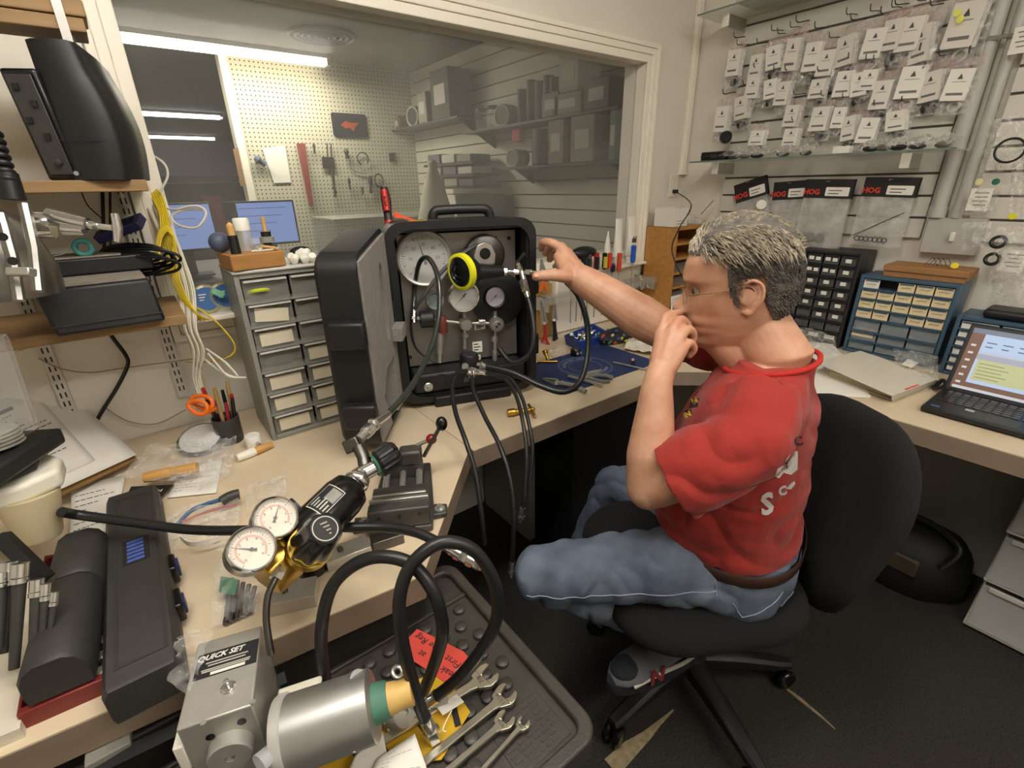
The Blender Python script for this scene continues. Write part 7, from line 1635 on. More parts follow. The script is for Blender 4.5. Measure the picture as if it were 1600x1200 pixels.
# ---- laptop
lf0, lf1 = G(1437, 641, BZ+.004), G(1600, 686, BZ+.004); ld_ = (lf1-lf0); ld_.z = 0; ld_.normalize(); lb_ = V((-ld_.y, ld_.x, 0)); lb_ = lb_ if lb_.x > 0 else -lb_
LP = thing('laptop', 'open black laptop with a lit spreadsheet screen on the right desk', 'laptop', (lf0.x, lf0.y, BZ))
TLp = MX(((ld_.x, lb_.x, 0, lf0.x), (ld_.y, lb_.y, 0, lf0.y), (0, 0, 1, BZ+.001), (0, 0, 0, 1)))
LW, LD_ = .325, .215
MB().bx(0, LW, 0, LD_, .003, .019, TLp).build('base', m_blk, LP, world=True, bevel=.003)
kp = None
for r in range(6):
    for c in range(14):
        x, y = .022+c*.0204, .092+r*.0185
        if kp is None:
            kp = MB().bx(-.0085, .0085, -.0075, .0075, 0, .0022, MX.Rotation(atan2(ld_.y, ld_.x), 4, 'Z')).build('key', m_blkg, LP, bevel=.0008)
            kp.location = local(LP, TLp @ V((x, y, .0185)))
        else: dup_part(kp, LP, local(LP, TLp @ V((x, y, .0185))))
MB().bx(.11, .20, .012, .070, .0188, .0194, TLp).build('touchpad', m_dk, LP, world=True, bevel=.0004); MB().bx(.085, .105, .055, .070, .0188, .0194, TLp).build('sticker', m_lgrey, LP, world=True); MB().bx(.015, .035, .022, .034, .0188, .0194, TLp).build('sticker', M('blue_sticker', '#3f5f96', .5), LP, world=True)
tilt = radians(19)
sb = TLp @ V((0, LD_-.006, .016)); su = (lb_*sin(tilt)+V((0, 0, 1))*cos(tilt)).normalized()
TS_ = axes(sb, ld_, su)                      # x along, y up the screen, z towards the viewer
SCR = MB().bx(0, LW, 0, .212, -.007, 0, TS_).build('screen_lid', m_blk, LP, world=True, bevel=.003)
def lit(name, col, e=1.0): return M(name, col, .3, emis=e)
def pane(x0, x1, y0, y1, mat, k, nm='screen_image'): MB().bx(x0*LW, x1*LW, y0*.212, y1*.212, 0, .0003+.0002*k, TS_).build(nm, mat, SCR, world=True)
pane(.035, .965, .06, .95, lit('screen_desktop', '#96705e', .55), 0); pane(.05, .965, .06, .10, lit('screen_taskbar', '#d9dbe2', .75), 1); pane(.035, .965, .88, .95, lit('screen_bar', '#8a93a8', .6), 1)
pane(.13, .965, .17, .88, lit('screen_white', '#bfd4f0', .8), 1); pane(.15, .52, .22, .52, lit('screen_yellow', '#d6d6a2', .7), 2); pane(.13, .965, .52, .60, lit('screen_grey', '#b9bccb', .7), 2); pane(.53, .965, .22, .52, lit('screen_blue', '#9fc3f0', .8), 2)
pane(.13, .965, .60, .64, lit('screen_grey2', '#c9d3e6', .75), 3); pane(.60, .92, .105, .165, lit('screen_orange', '#c98a2e', .6), 2)
for k in range(6): pane(.16+.11*k, .21+.11*k, .70, .715, lit('screen_text', '#6e7f9e', .5), 3); pane(.16+.11*k, .23+.11*k, .76, .775, MATS['screen_text'], 3); pane(.06, .095, .14+.11*k, .17+.11*k, lit('screen_icon', '#e8e4e0', .7), 3)
for k in range(5): pane(.17, .34+.04*(k % 2), .26+.05*k, .268+.05*k, M('screen_text2', '#8d8d58', .3, emis=.5), 3)
# ---- binder and papers
BN = thing('ring_binder', 'white ring binder lying partly open on the right desk', 'binder', (1.9, .47, BZ))
b0 = [G(1275, 585, BZ+.002), G(1393, 626, BZ+.002), G(1466, 598, BZ+.002), G(1345, 556, BZ+.002)]; tc = [G(1272, 566, BZ+.050), G(1392, 619, BZ+.032), G(1464, 593, BZ+.032), G(1344, 549, BZ+.050)]
def slab4(c4, th, nm, mat, par): 
    return MB().add([p+V((0, 0, h)) for h in (0, th) for p in c4], [(0, 3, 2, 1), (4, 5, 6, 7)]+[(k, (k+1) % 4, 4+(k+1) % 4, 4+k) for k in range(4)]).build(nm, mat, par, world=True, bevel=.0008)
m_bind = M('white_vinyl', '#d5d0c2', .4, noise=.05, ns=9, stretch=(1, 6, 1))
slab4(b0, .003, 'back_cover', m_bind, BN); slab4(tc, .003, 'front_cover', m_bind, BN)
MB().add([b0[1], b0[2], tc[2]+V((0, 0, .003)), tc[1]+V((0, 0, .003))]+[p+(V((0, 0, 0))-(tc[0]-tc[1]).normalized()*.003) for p in (b0[1], b0[2], tc[2]+V((0, 0, .003)), tc[1]+V((0, 0, .003)))], [(0, 1, 2, 3), (7, 6, 5, 4), (0, 4, 5, 1), (1, 5, 6, 2), (2, 6, 7, 3), (3, 7, 4, 0)]).build('spine', m_bind, BN, world=True)
slab4([p+V((0, 0, .004)) for p in (b0[0].lerp(b0[1], .12).lerp(b0[2], .04), b0[1].lerp(b0[2], .04).lerp(b0[0], .04), b0[2].lerp(b0[1], .04).lerp(b0[3], .04), b0[3].lerp(b0[2], .12).lerp(b0[1], .04))], .020, 'page_block', M('cream_pages', '#cfc19c', .8), BN)
for k in range(3): MB().torus(b0[0].lerp(b0[3], .2+.25*k).lerp(b0[1], .03)+V((0, 0, .022)), .016, .0022, (b0[3]-b0[0]).normalized(), 20, 6).build('ring', m_chr, BN, world=True, smooth=True)
mb = MB().add([tc[1].lerp(tc[2], .3)+V((0, 0, .0034)), tc[1].lerp(tc[2], .6)+V((0, 0, .0034)), tc[1].lerp(tc[2], .6).lerp(tc[0], .02)+V((0, 0, .0038)), tc[1].lerp(tc[2], .3).lerp(tc[0], .02)+V((0, 0, .0038))], [(0, 1, 2, 3)]); mb.build('red_mark', m_hred, BN, world=True)
for k, (c4, lab) in enumerate((([(1262, 618), (1360, 622), (1330, 575), (1262, 560)], 'white paper stack under the binder'), ([(1262, 572), (1330, 570), (1300, 540), (1262, 535)], 'white sheet between the man and the binder'))):
    slab4([G(px, py, BZ+.0008+.006*k) for px, py in c4], .006, 'sheet', m_paper, thing('paper_stack', lab, 'paper', G(*c4[0], BZ)))
bag('clear bag in front of the black drawer cabinet', [G(1225, 545, BZ+.004), G(1310, 560, BZ+.004), G(1300, 520, BZ+.05), G(1225, 512, BZ+.05)], .014, 50, m_film)
t = bag('clear bag with a white label between binder and blue cabinet', [G(1400, 580, BZ+.03), G(1465, 600, BZ+.03), G(1465, 560, BZ+.05), G(1395, 548, BZ+.05)], .014, 51, m_film)
slab4([G(1408, 570, BZ+.05), G(1424, 575, BZ+.05), G(1436, 567, BZ+.05), G(1418, 561, BZ+.05)], .001, 'label', m_paper, t)
cable('headset_cord', 'black cord curl behind the laptop corner', [G(1462, 604, BZ+.012), G(1472, 594, BZ+.02), G(1478, 600, BZ+.025), G(1470, 606, BZ+.02), G(1458, 606, BZ+.006)], .006, m_bw, 'cord')
# ---- under the desk: clear drawer tower, black tote bag
m_milky = clear('milky_drawer', '#ececE8', .42, .3); m_wfr = M('white_frame', '#d9d7d0', .5)
t = thing('drawer_tower', 'three drawer tower of milky plastic under the right desk', 'drawers', (2.08, -.16, 0))
for k in range(3):
    z = .012+.19*k; MB().bx(1.89, 2.22, -.36, .02, z, z+.012).build('shelf_frame', m_wfr, t, world=True, bevel=.003)
    d = MB().frame([(1.885, -.355), (2.21, -.355), (2.21, .015), (1.885, .015)], [(1.889, -.351), (2.206, -.351), (2.206, .011), (1.889, .011)], z+.014, z+.180).build('drawer', m_milky, t, world=True)
    MB().bx(1.885, 2.21, -.355, .015, z+.013, z+.016).build('drawer_floor', m_milky, d, world=True); MB().bx(1.876, 1.885, -.34, .0, z+.166, z+.182).build('drawer_lip', m_wfr, d, world=True, bevel=.002)
    MB().ball((2.0, -.15, z+.055), (.09, .12, .035), 14, 8).build('contents', M('tower_contents_%d' % k, ('#6b6a66', '#55565a', '#c03a78')[k], .8, noise=.3, ns=30), d, world=True, smooth=True)
t = thing('tote_bag', 'black tote bag slumped on the floor under the right desk', 'bag', G(1430, 960, 0))
bc = V((2.02, .22, 0)); rings = []
for z, w_, d_ in ((0, .13, .16), (.02, .14, .17), (.10, .145, .175), (.17, .12, .16), (.22, .07, .13), (.235, .03, .09)): rings.append([bc+V((w_*cos(a)*(1+.06*NZ.noise(V((cos(a)*2, sin(a)*2, z*9)))), d_*sin(a)*(1+.08*NZ.noise(V((cos(a)*3, sin(a)*2, z*7)))), z)) for a in [2*pi*k/28 for k in range(28)]])
MB().ring_stack(rings).build('bag_body', M('black_nylon', '#151517', .6, bump=.3, bs=60), t, world=True, smooth=True)
MB().tube(spline([bc+V((-.10, .10, .16)), bc+V((-.06, .12, .24)), bc+V((-.03, .0, .27)), bc+V((-.07, -.12, .24)), bc+V((-.11, -.10, .16))], 6), .011, 8).build('strap', m_blk, t, world=True, smooth=True)
MB().bx(bc.x-.150, bc.x-.13, bc.y-.05, bc.y+.10, .10, .17).build('clear_pocket', M('worn_beige', '#4a4234', .6, noise=.3, ns=20), t, world=True, bevel=.008)
# ================================================================= right bench: mat, tools, rack
MT = thing('cutting_mat', 'dark blue bench mat with a round white emblem on the right bench', 'mat', (1.2, 1.2, BZ))
mA, mB_, mC = G(846, 589, BZ), G(957, 543, BZ), G(918, 619, BZ)
ux = (mC-mA); uy = (mB_-mA); Lx = ux.length; ux.normalize(); uy = (uy-ux*uy.dot(ux)); Ly = uy.length; uy.normalize()
# rectangle with its left corner at mA
TM = MX(((ux.x, uy.x, 0, mA.x), (ux.y, uy.y, 0, mA.y), (0, 0, 1, BZ), (0, 0, 0, 1)))
mw_, mh_ = .30, .50
TM = axes(V((1.235, 1.175, BZ)), V((1, -.02, 0)), V((.02, 1, 0)))
MB().prism(rrect(.50, .29, .025, 5), .0006, .003, TM).build('mat', M('navy_mat', '#22335f', .7, noise=.06, ns=40), MT, world=True)
m_mprint = M('mat_print', '#8f98ab', .8)
for r_, w_ in ((.102, .0012), (.096, .0008), (.062, .001)):
    o_r = [(r_*cos(a), r_*sin(a)) for a in [2*pi*k/40 for k in range(40)]]; i_r = [((r_-w_)*cos(a), (r_-w_)*sin(a)) for a in [2*pi*k/40 for k in range(40)]]
    MB().frame(o_r, i_r, .0031, .0034, TM).build('emblem_ring', m_mprint, MT, world=True)
st = 'AUTHORIZED DEALER'
for k, ch in enumerate(st):
    if ch == ' ': continue
    a = radians(150-120*k/(len(st)-1)); text(ch, .020, m_mprint, MT, WORLD[MT.name].inverted() @ TM @ MX.Translation((.079*cos(a), .079*sin(a), .0032)) @ MX.Rotation(a-pi/2, 4, 'Z'), 'emblem_letter', .0001)
for k in range(11):
    a = radians(218+104*k/11); MB().bx(-.0035, .0035, -.006, .006, .0031, .0034, TM @ MX.Translation((.079*cos(a), .079*sin(a), 0)) @ MX.Rotation(a+pi/2, 4, 'Z')).build('emblem_mark', m_mprint, MT, world=True)
def bq(px, py, h=.0): return G(px, py, BZ+.004+h)
def pliers(lab, piv, tipp, h1, h2, mh, name='pliers', r=.006, mat=m_steel, cat='pliers'):
    t = thing(name, lab, cat, min((piv, h1, h2), key=lambda p: p.z)); d = (tipp-piv)
    s = d.cross(ray(900, 560)).normalized()*.0035
    for sg, h in ((1, h1), (-1, h2)):
        MB().tube([piv+s*sg*2, piv+d*.4+s*sg*1.6, tipp+s*sg*.5], [.008, .006, .002], 8).build('jaw', mat, t, world=True, smooth=True)
        MB().tube(spline([piv, piv.lerp(h, .3)+s*-sg*1.5, piv.lerp(h, .7)+s*-sg*2, h], 4), [r]*13, 8).build('handle', mh, t, world=True, smooth=True)
    MB().cyl(piv-ray(900, 560).normalized()*.009, piv+ray(900, 560).normalized()*.006, .007, n=14).build('pivot', mat, t, world=True, smooth=True)
    return t
pliers('grey handled pliers lying on the mat emblem', bq(915, 588, .007), bq(940, 578, .006), bq(918, 592, .007)+V((.06, -.09, 0))*.7, bq(958, 590, .007), M('grey_grip', '#777a78', .6), r=.007)
pliers('grey gripped pliers half under the hose at the near mat corner', bq(870, 598, .007), bq(848, 592, .006), bq(915, 612, .007), bq(905, 600, .007), m_grey, r=.008)
MB().tube([bq(888, 588, .006), bq(942, 602, .006)], .0062, 12).build('steel_punch', m_steel, label='round steel punch lying across the mat', cat='punch', smooth=True)
MB().tube([bq(958, 566, .004), bq(1012, 578, .004)], .0038, 10).build('scriber', m_steel, label='long thin steel scriber on the right of the mat', cat='scriber', smooth=True)
t = thing('hex_bits', 'small chrome hex bits lying on the mat beside the hose', 'bits', bq(885, 598)); MB().tube([bq(878, 596, .005), bq(886, 600, .005), bq(895, 600, .005)], .0045, 6).build('bit', m_chr, t, world=True)
t = thing('precision_screwdriver', 'short dark red handled driver standing at the back of the mat', 'screwdriver', bq(989, 562)); MB().tube([bq(989, 562, .0), bq(989, 562, .034)], [.006, .0075], 10).build('handle', M('dark_red_grip', '#7d3a36', .4), t, world=True, smooth=True); MB().cyl(bq(989, 562, .030), bq(989, 562, .042), .004).build('cap', m_lgrey, t, world=True, smooth=True)
t = thing('black_fitting', 'round black fitting with bright bores at the back edge of the mat', 'fitting', G(899, 556, BZ)); MB().lathe([(.018, 0), (.021, .004), (.021, .026), (.017, .031)], 26, (0, 0, 0)).build('body', m_blkg, t, smooth=40)
for dx, dy in ((-.008, -.019), (.010, -.017)): MB().lathe([(.006, 0), (.006, .003)], 14, (dx, dy, .016), (dx*10, -1, .2)).build('bore', m_steel, t, smooth=True)
def brass(lab, a, b, tee):
    t = thing('brass_fitting', lab, 'fitting', min((a, b), key=lambda p: p.z), group='brass fittings'); MB().tube([a, a.lerp(b, .3), a.lerp(b, .34), b], [.011, .011, .0075, .0065], 14).build('barrel', m_brass, t, world=True, smooth=40)
    MB().tube([tee[0], tee[1]], .0045, 10).build('cross_bar', m_brass, t, world=True, smooth=True); MB().ball(b, .0085, 12, 8).build('ball_end', m_brass, t, world=True, smooth=True)
brass('brass T fitting standing near the case corner behind the mat', bq(851, 548, .036), bq(856, 562, .008), (bq(840, 565, .005), bq(871, 565, .005)))
brass('brass T fitting lying on the bench in front of the case', bq(793, 645, .010), bq(832, 640, .010), (bq(826, 632, .016), bq(836, 650, .006)))
bag('small clear bag behind the brass T fitting', [bq(858, 562), bq(882, 558), bq(876, 546), bq(858, 548)], .012, 60, m_film)
# blue tray of small parts
t = thing('parts_tray', 'blue plastic tray full of small metal parts on the bench', 'tray', G(912, 540, BZ))
bt = [G(884, 538, BZ+.001), G(905, 548, BZ+.001), G(950, 535, BZ+.001), G(925, 520, BZ+.001)]
bt_t = [p+V((0, 0, .042))+(p-G(915, 535, BZ))*.10 for p in bt]; cB = sum(bt, V())/4
mb = MB(); inn = [p+(cB-p)*.10+V((0, 0, .006)) for p in bt]; innt = [p+(cB+V((0, 0, .042))-p)*.08 for p in bt_t]
mb.ring_stack([inn, innt, bt_t, bt], False); b = len(mb.v); mb.v += inn+bt; mb.f += [(b, b+1, b+2, b+3), (b+4, b+5, b+6, b+7)]; mb.build('tray', m_blue if False else M('royal_blue', '#1f3f8e', .45), t, world=True, bevel=.004)
rr = random.Random(9); mb = MB()
for k in range(60):
    u, v = rr.random(), rr.random(); p = inn[0].lerp(inn[1], u).lerp(inn[3].lerp(inn[2], u), v)+V((0, 0, .012+.018*rr.random())); a = V((rr.uniform(-1, 1), rr.uniform(-1, 1), rr.uniform(-1, 1))).normalized()*.007; mb.cyl(p-a, p+a, .0032+.002*rr.random(), n=7)
mb.build('small_parts', m_steel, t, world=True, kind='stuff')
t = thing('dark_parts_heap', 'heap of dark cords and small coloured parts behind the mat', 'parts', G(965, 530, BZ))
MB().ball((0, 0, 0), (.13, .055, .030), 20, 10, MX.Translation(G(968, 532, BZ)+V((0, 0, .028)))).build('dark_heap', M('dark_clutter', '#26262a', .7, noise=.6, ns=60, bump=1., bs=60), t, world=True, smooth=True)
for k in range(22):
    p = G(935+rr.random()*65, 515+rr.random()*22, BZ+.045+.02*rr.random()); c_ = ('#b3302e', '#2e6b4f', '#cfc9b4', '#2b2b2e', '#3858a0', '#c9b13a')[k % 6]
    MB().tube([p, p+V((rr.uniform(-.02, .02), rr.uniform(-.01, .01), rr.uniform(-.006, .006)))], .005, 8).build('small_part', M('bit_'+c_[1:], c_, .45), t, world=True, smooth=True)
bag('crumpled white cloth on the bench behind the mat', [G(975, 548, BZ+.002), G(1030, 560, BZ+.002), G(1025, 538, BZ+.01), G(985, 530, BZ+.01)], .020, 61, M('white_cloth', '#d9d2c2', .9), 'cloth')
# ---- tool rack below the window
RK = thing('tool_rack', 'clear acrylic tool rack of screwdrivers along the window sill', 'rack', (1.7, 1.5, .90))
MB().bx(1.30, 2.03, 1.47, 1.54, .955, .960).build('rack_shelf', clear('rack_acrylic', '#b9b4a8', .35, .15), RK, world=True); MB().bx(1.30, 2.03, 1.468, 1.471, .93, .965).build('rack_lip', MATS['rack_acrylic'], RK, world=True)
for x in (1.31, 1.68, 2.02): MB().bx(x-.004, x+.004, 1.47, YB-.001, .90, .96).build('rack_bracket', m_steel, RK, world=True)
drv = [(894, 402, '#b8962a', None, .050, .012), (912, 408, '#181818', None, .045, .012), (920, 405, '#4a4a48', '#2a2a2a', .055, .013), (932, 402, '#a02a22', '#191919', .060, .013), (945, 402, '#151515', '#c9b33a', .055, .012), (953, 402, '#d04028', None, .050, .011), (957, 418, '#1f3f8e', '#1a1a1a', .030, .011), (968, 402, '#cf4a2c', None, .062, .012), (990, 390, '#2458b8', None, .060, .013), (903, 412, '#6a4a28', None, .035, .010)]
for k, (px, py, c1, c2, L, r) in enumerate(drv):
    p = WY(px, py, 1.505); zt = max(p.z, .985); t = thing('screwdriver', '%s screwdriver from the left in the clear rack, %s handle' % (ORD[k] if k < 9 else 'short', {'#b8962a': 'amber', '#181818': 'black', '#4a4a48': 'grey', '#a02a22': 'red and black', '#151515': 'black and yellow', '#d04028': 'small red', '#1f3f8e': 'stubby blue', '#cf4a2c': 'tall orange red', '#2458b8': 'bright blue', '#6a4a28': 'brown'}[c1]), 'screwdriver', (p.x, 1.505, .82), group='screwdrivers in the rack')
    mt = M('drv_'+c1[1:], c1, .35); q = V((0, 0, zt-.82+.02))
    MB().tube([q-V((0, 0, L*1.35)), q-V((0, 0, L*1.1)), q-V((0, 0, L*.5)), q-V((0, 0, .004)), q], [r*.7, r, r*.9, r, r*.7], 12).build('handle', mt, t, smooth=True)
    if c2: MB().tube([q-V((0, .004, L*1.2)), q-V((0, .004, L*.3))], r*.92, 8).build('grip', M('drvg_'+c2[1:], c2, .45), t, smooth=True)
    MB().cyl(q-V((0, 0, L*1.35)), (0, 0, .0), .003, n=8).build('shaft', m_steel, t, smooth=True)
# white squeeze tubes on the sill
for k, (px, py, H, r, lab) in enumerate(((949, 388, .15, .016, 'small pointed white tube standing on the sill'), (965, 388, .20, .022, 'middle white squeeze tube standing on the sill'), (985, 388, .205, .026, 'large white squeeze tube with printed text on the sill'))):
    p = WY(px, py, 1.555); t = thing('squeeze_tube', lab, 'tube', (p.x, 1.555, 1.045), group='white tubes on the sill')
    MB().ring_stack([[(r*f*cos(a), r*g*sin(a), z) for a in [2*pi*i/20 for i in range(20)]] for z, f, g in ((0, .7, .7), (.02, .75, .75), (.026, 1, 1), (H*.6, 1.02, .6), (H-.01, 1.12 if k else .3, .12), (H, 1.12 if k else .12, .08))]).build('tube', m_white, t, smooth=40)
    if k == 2:
        for j in range(4): MB().bx(-.014+.008*j, -.010+.008*j, -.021+.004*j*0, -.019, H*.42, H*(.52+.04*(j % 2))).build('tube_print', m_ink, t)
    MB().lathe([(r*.7, -.012), (r*.72, 0)], 16).build('cap', m_white, t, smooth=True)
MB().bx(1.60, 2.02, 1.53, YB-.027, 1.020, 1.0325).build('window_sill_ledge', m_trim, label='narrow painted ledge under the window with white tubes', cat='ledge', bevel=.003)
# boards, pliers hanging at the right of the case
t = thing('tool_board', 'tan board with hanging pliers between the case and the rack', 'board', (1.36, 1.52, .80)); MB().bx(1.31, 1.40, 1.55, 1.57, .765, 1.0).build('board', M('tan_board', '#b08a4e', .7, noise=.2, ns=12), t, world=True); MB().bx(1.405, 1.415, 1.53, 1.575, .765, 1.02).build('edge_post', m_trim, t, world=True)
MB().bx(1.42, 1.96, 1.56, 1.58, .765, .915).build('whiteboard', m_white, label='white panel on the wall below the tool rack', cat='panel', bevel=.002)
def hp(px, py, y=1.50): return WY(px, py, y)
pliers('black handled pliers hanging with the jaws up', hp(866, 500), hp(866, 462), hp(862, 548), hp(876, 550), M('black_grip', '#1f1d1d', .5), r=.008)
pliers('red handled pliers hanging low beside the case', hp(851, 505, 1.47), hp(845, 470, 1.47), hp(847, 535, 1.47), hp(858, 540, 1.47), M('red_grip', '#b8282a', .45), r=.006)
pliers('yellow and red handled pliers hanging under the man\'s hand', hp(848, 425, 1.5), hp(846, 405, 1.5), hp(843, 455, 1.5), hp(855, 453, 1.5), M('orange_grip', '#d8691e', .45), r=.008)
t = thing('marker_pen', 'teal and white marker standing in the blue tray', 'marker', G(893, 520, BZ+.03)); MB().tube([G(893, 522, BZ+.03), G(893, 522, BZ+.065)], .010, 12).build('barrel', M('teal_barrel', '#3b6f8e', .4), t, world=True, smooth=True); MB().tube([G(893, 522, BZ+.065), G(893, 522, BZ+.10)], [.0075, .0065], 12).build('pen_cap', m_white, t, world=True, smooth=True)
MB().ball((0, 0, 0), (.075, .035, .028), 16, 10, MX.Translation(hp(912, 395, 1.53))).build('black_pouch', m_blk, label='black pouch lying on the rack behind the screwdrivers', cat='pouch', smooth=True)
# wrench hung at the right end of the rack
for k, px in enumerate((1000, 1003, 1010)):
    a, b = hp(px, 432+4*k, 1.465), hp(px+2, 452-2*k, 1.465); MB().tube([a, a.lerp(b, .2), a.lerp(b, .8), b], [.007, .0035, .0035, .0065], 8).build('hanging_wrench', m_chr, label='small chrome wrench hanging at the right end of the rack, %s from left' % ORD[k], cat='wrench', group='wrenches on the rack end', smooth=True)
# ---- oak organiser with drawers, white box on top
OG = thing('drawer_organiser', 'light oak open organiser with clear drawers in the corner', 'organiser', (2.19, 1.49, BZ))
ox0, ox1, oy0, oy1, oz = 2.055, 2.335, 1.40, 1.58, .435
for x in (ox0, ox1-.012): MB().bx(x, x+.012, oy0, oy1, BZ+.0005, BZ+oz).build('side_panel', m_oak, OG, world=True)
MB().bx(ox0, ox1, oy1-.006, oy1, BZ, BZ+oz).build('back_panel', m_oak, OG, world=True)
for k in range(7):
    z = BZ+.002+k*(oz-.014)/6; MB().bx(ox0+.012, ox1-.012, oy0, oy1-.006, z, z+.012).build('shelf', m_oak, OG, world=True)
    if k in (0, 1, 2, 3): MB().bx(ox0+.018, ox1-.018, oy0+.012, oy1-.01, z+.0125, z+.052).build('clear_drawer', m_cldrw, OG, world=True, bevel=.003)
t = thing('carton', 'small white printed carton on the oak organiser', 'carton', (2.12, 1.49, BZ+.437)); MB().bx(-.06, .055, -.06, .05, 0, .085).build('carton', m_white, t, bevel=.001)
for k in range(2): MB().bx(-.03, .03, -.0606, -.0601, .012+.012*k, .015+.012*k).build('carton_print', m_grey, t)
bag('clear plastic boxes film on the oak organiser', [V((2.18, 1.42, BZ+.44)), V((2.33, 1.42, BZ+.44)), V((2.33, 1.56, BZ+.47)), V((2.18, 1.56, BZ+.47))], .02, 62, m_film)
sheet('instruction_sheet', 'white sheets in the organiser corner under the clear drawers', [V((2.06, 1.385, BZ+.002)), V((2.18, 1.385, BZ+.002)), V((2.18, 1.397, BZ+.11)), V((2.06, 1.397, BZ+.11))], lines=5)
MB().bx(2.20, 2.335, .98, 1.36, 1.192, 1.200).build('cover_panel', m_white, label='white panel leaning flat on the wall behind the man\'s head', cat='panel', bevel=.002)
MB().tube([WX(1095, 335, 2.25), WX(1115, 313, 2.28)], .003, 6).build('grey_rod', m_grey, label='short grey rod standing on the white panel', cat='rod', smooth=True)
# dark cabinet and a bottle under the right bench
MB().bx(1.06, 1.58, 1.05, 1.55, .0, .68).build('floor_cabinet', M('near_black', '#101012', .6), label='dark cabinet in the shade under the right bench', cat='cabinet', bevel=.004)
for k in range(3): cable('loose_cord', ('left', 'middle', 'right')[k]+' black cord hanging under the bench behind the hoses', [V((.86+.04*k, 1.3, .70)), V((.84+.05*k, 1.28, .60)), V((.88+.03*k, 1.25, .50)), V((.95-.02*k, 1.24, .54)), V((.90+.04*k, 1.28, .69))], .004, m_bw, 'cord')
# ================================================================= things behind the window
def PW(px, py, d=.012): return WY(px, py, PY-d)
def SWp(px, py, x=2.45): return WX(px, py, x)
def monitor(x0, x1, z0, z1, y, lab):
    t = thing('monitor', lab, 'monitor', ((x0+x1)/2, y, z0-.15), group='monitors behind the window')
    MB().bx(x0, x1, y, y+.03, z0, z1).build('housing', m_blk, t, world=True, bevel=.004)
    MB().bx(x0+.012, x1-.012, y-.001, y, z0+.016, z1-.012).build('screen', M('blue_screen', '#8ba6e0', .3, emis=.62), t, world=True)
    for k in range(4): MB().bx(x0+.02, x1-.06-.04*k, y-.002, y-.001, z1-.05-.05*k, z1-.045-.05*k).build('screen_line', M('screen_line', '#7088c4', .4, emis=.4), t, world=True)
    MB().bx((x0+x1)/2-.03, (x0+x1)/2+.03, y+.01, y+.04, z0-.15, z0).build('stand', m_blk, t, world=True); MB().bx((x0+x1)/2-.12, (x0+x1)/2+.12, y-.06, y+.12, z0-.16, z0-.15).build('stand_base', m_blk, t, world=True)
MY = 3.9
a, b = WY(364, 315, MY), WY(470, 378, MY); monitor(a.x, b.x, 1.03, a.z, MY, 'right one of two lit blue monitors seen through the window')
a, b = WY(250, 318, MY), WY(343, 378, MY); monitor(a.x-.12, b.x, 1.03, a.z, MY, 'left one of two lit blue monitors seen through the window')
t = thing('counter', 'grey counter of the room behind the window', 'counter', (1.2, 4.3, 0)); m_ctr = M('grey_counter', '#6f6e68', .5, noise=.1, ns=8)
MB().bx(-.6, 2.55, 3.7, 4.97, .80, .85).build('worktop', m_ctr, t, world=True); MB().bx(-.55, 2.5, 3.8, 4.95, 0, .80).build('base', m_dk, t, world=True)
t = thing('display_case', 'glass display case standing on the far counter', 'display case', (2.0, 4.2, .85)); MB().bx(1.3, 2.4, 4.0, 4.6, .851, 1.16).build('glass_box', clear('case_glass', '#8d9a98', .35, .1), t, world=True); MB().bx(1.29, 2.41, 3.99, 4.61, 1.16, 1.175).build('top_frame', m_steel, t, world=True)
# on the pegboard
t = thing('poster', 'dark panel with an orange splash on the pegboard', 'poster', PW(546, 212))
a, b = PW(517, 180), PW(575, 211); cz = (a.z+b.z)/2; cxp = (a.x+b.x)/2; w_, h_ = b.x-a.x, .20
MB().prism(rrect(w_, h_, .02, 4), 0, .010, axes((cxp, PY-.006, cz), (1, 0, 0), (0, 0, 1))).build('panel', M('dark_poster', '#2a2c33', .5), t, world=True)
MB().prism([(-.09, 0), (-.04, .035), (.01, .02), (.09, .025), (.05, -.01), (.03, -.05), (-.01, -.02), (-.05, -.03)], .0101, .012, axes((cxp, PY-.006, cz), (1, 0, 0), (0, 0, 1))).build('splash', M('orange_splash', '#a8482e', .5), t, world=True)
def wall_sheet(pts, lab, mat, name, cat, th=.004, d=.012):
    P_ = [PW(px, py, d) for px, py in pts]; return MB().add([p+V((0, q, 0)) for q in (0, th) for p in P_], [tuple(range(len(P_))), tuple(reversed(range(len(P_), 2*len(P_))))]+[(k, (k+1) % len(P_), len(P_)+(k+1) % len(P_), len(P_)+k) for k in range(len(P_))]).build(name, mat, label=lab, cat=cat)
wall_sheet([(410, 232), (445, 227), (455, 285), (428, 286)], 'white list pinned on the pegboard', m_paper, 'wall_list', 'paper')
wall_sheet([(465, 224), (477, 224), (490, 322), (485, 322)], 'long red holster hanging on the pegboard', M('red_holster', '#8a4038', .6), 'red_holster', 'holster', .04, .05)
wall_sheet([(364, 233), (372, 230), (384, 290), (376, 291)], 'wooden ruler at the left edge of the pegboard', M('ruler_wood', '#8d6b4c', .6), 'ruler', 'ruler', .01, .03)
wall_sheet([(503, 245), (522, 246), (524, 264), (505, 263)], 'grey square plate hanging on long hooks', m_dk, 'square_plate', 'plate', .01, .03)
for px, lab in ((511, 'left'), (517, 'right')): MB().tube([PW(px, 224, .03), PW(px+1, 246, .03)], .006, 6).build('peg_hook', m_dk, label=lab+' long hook holding the square plate', cat='hook')
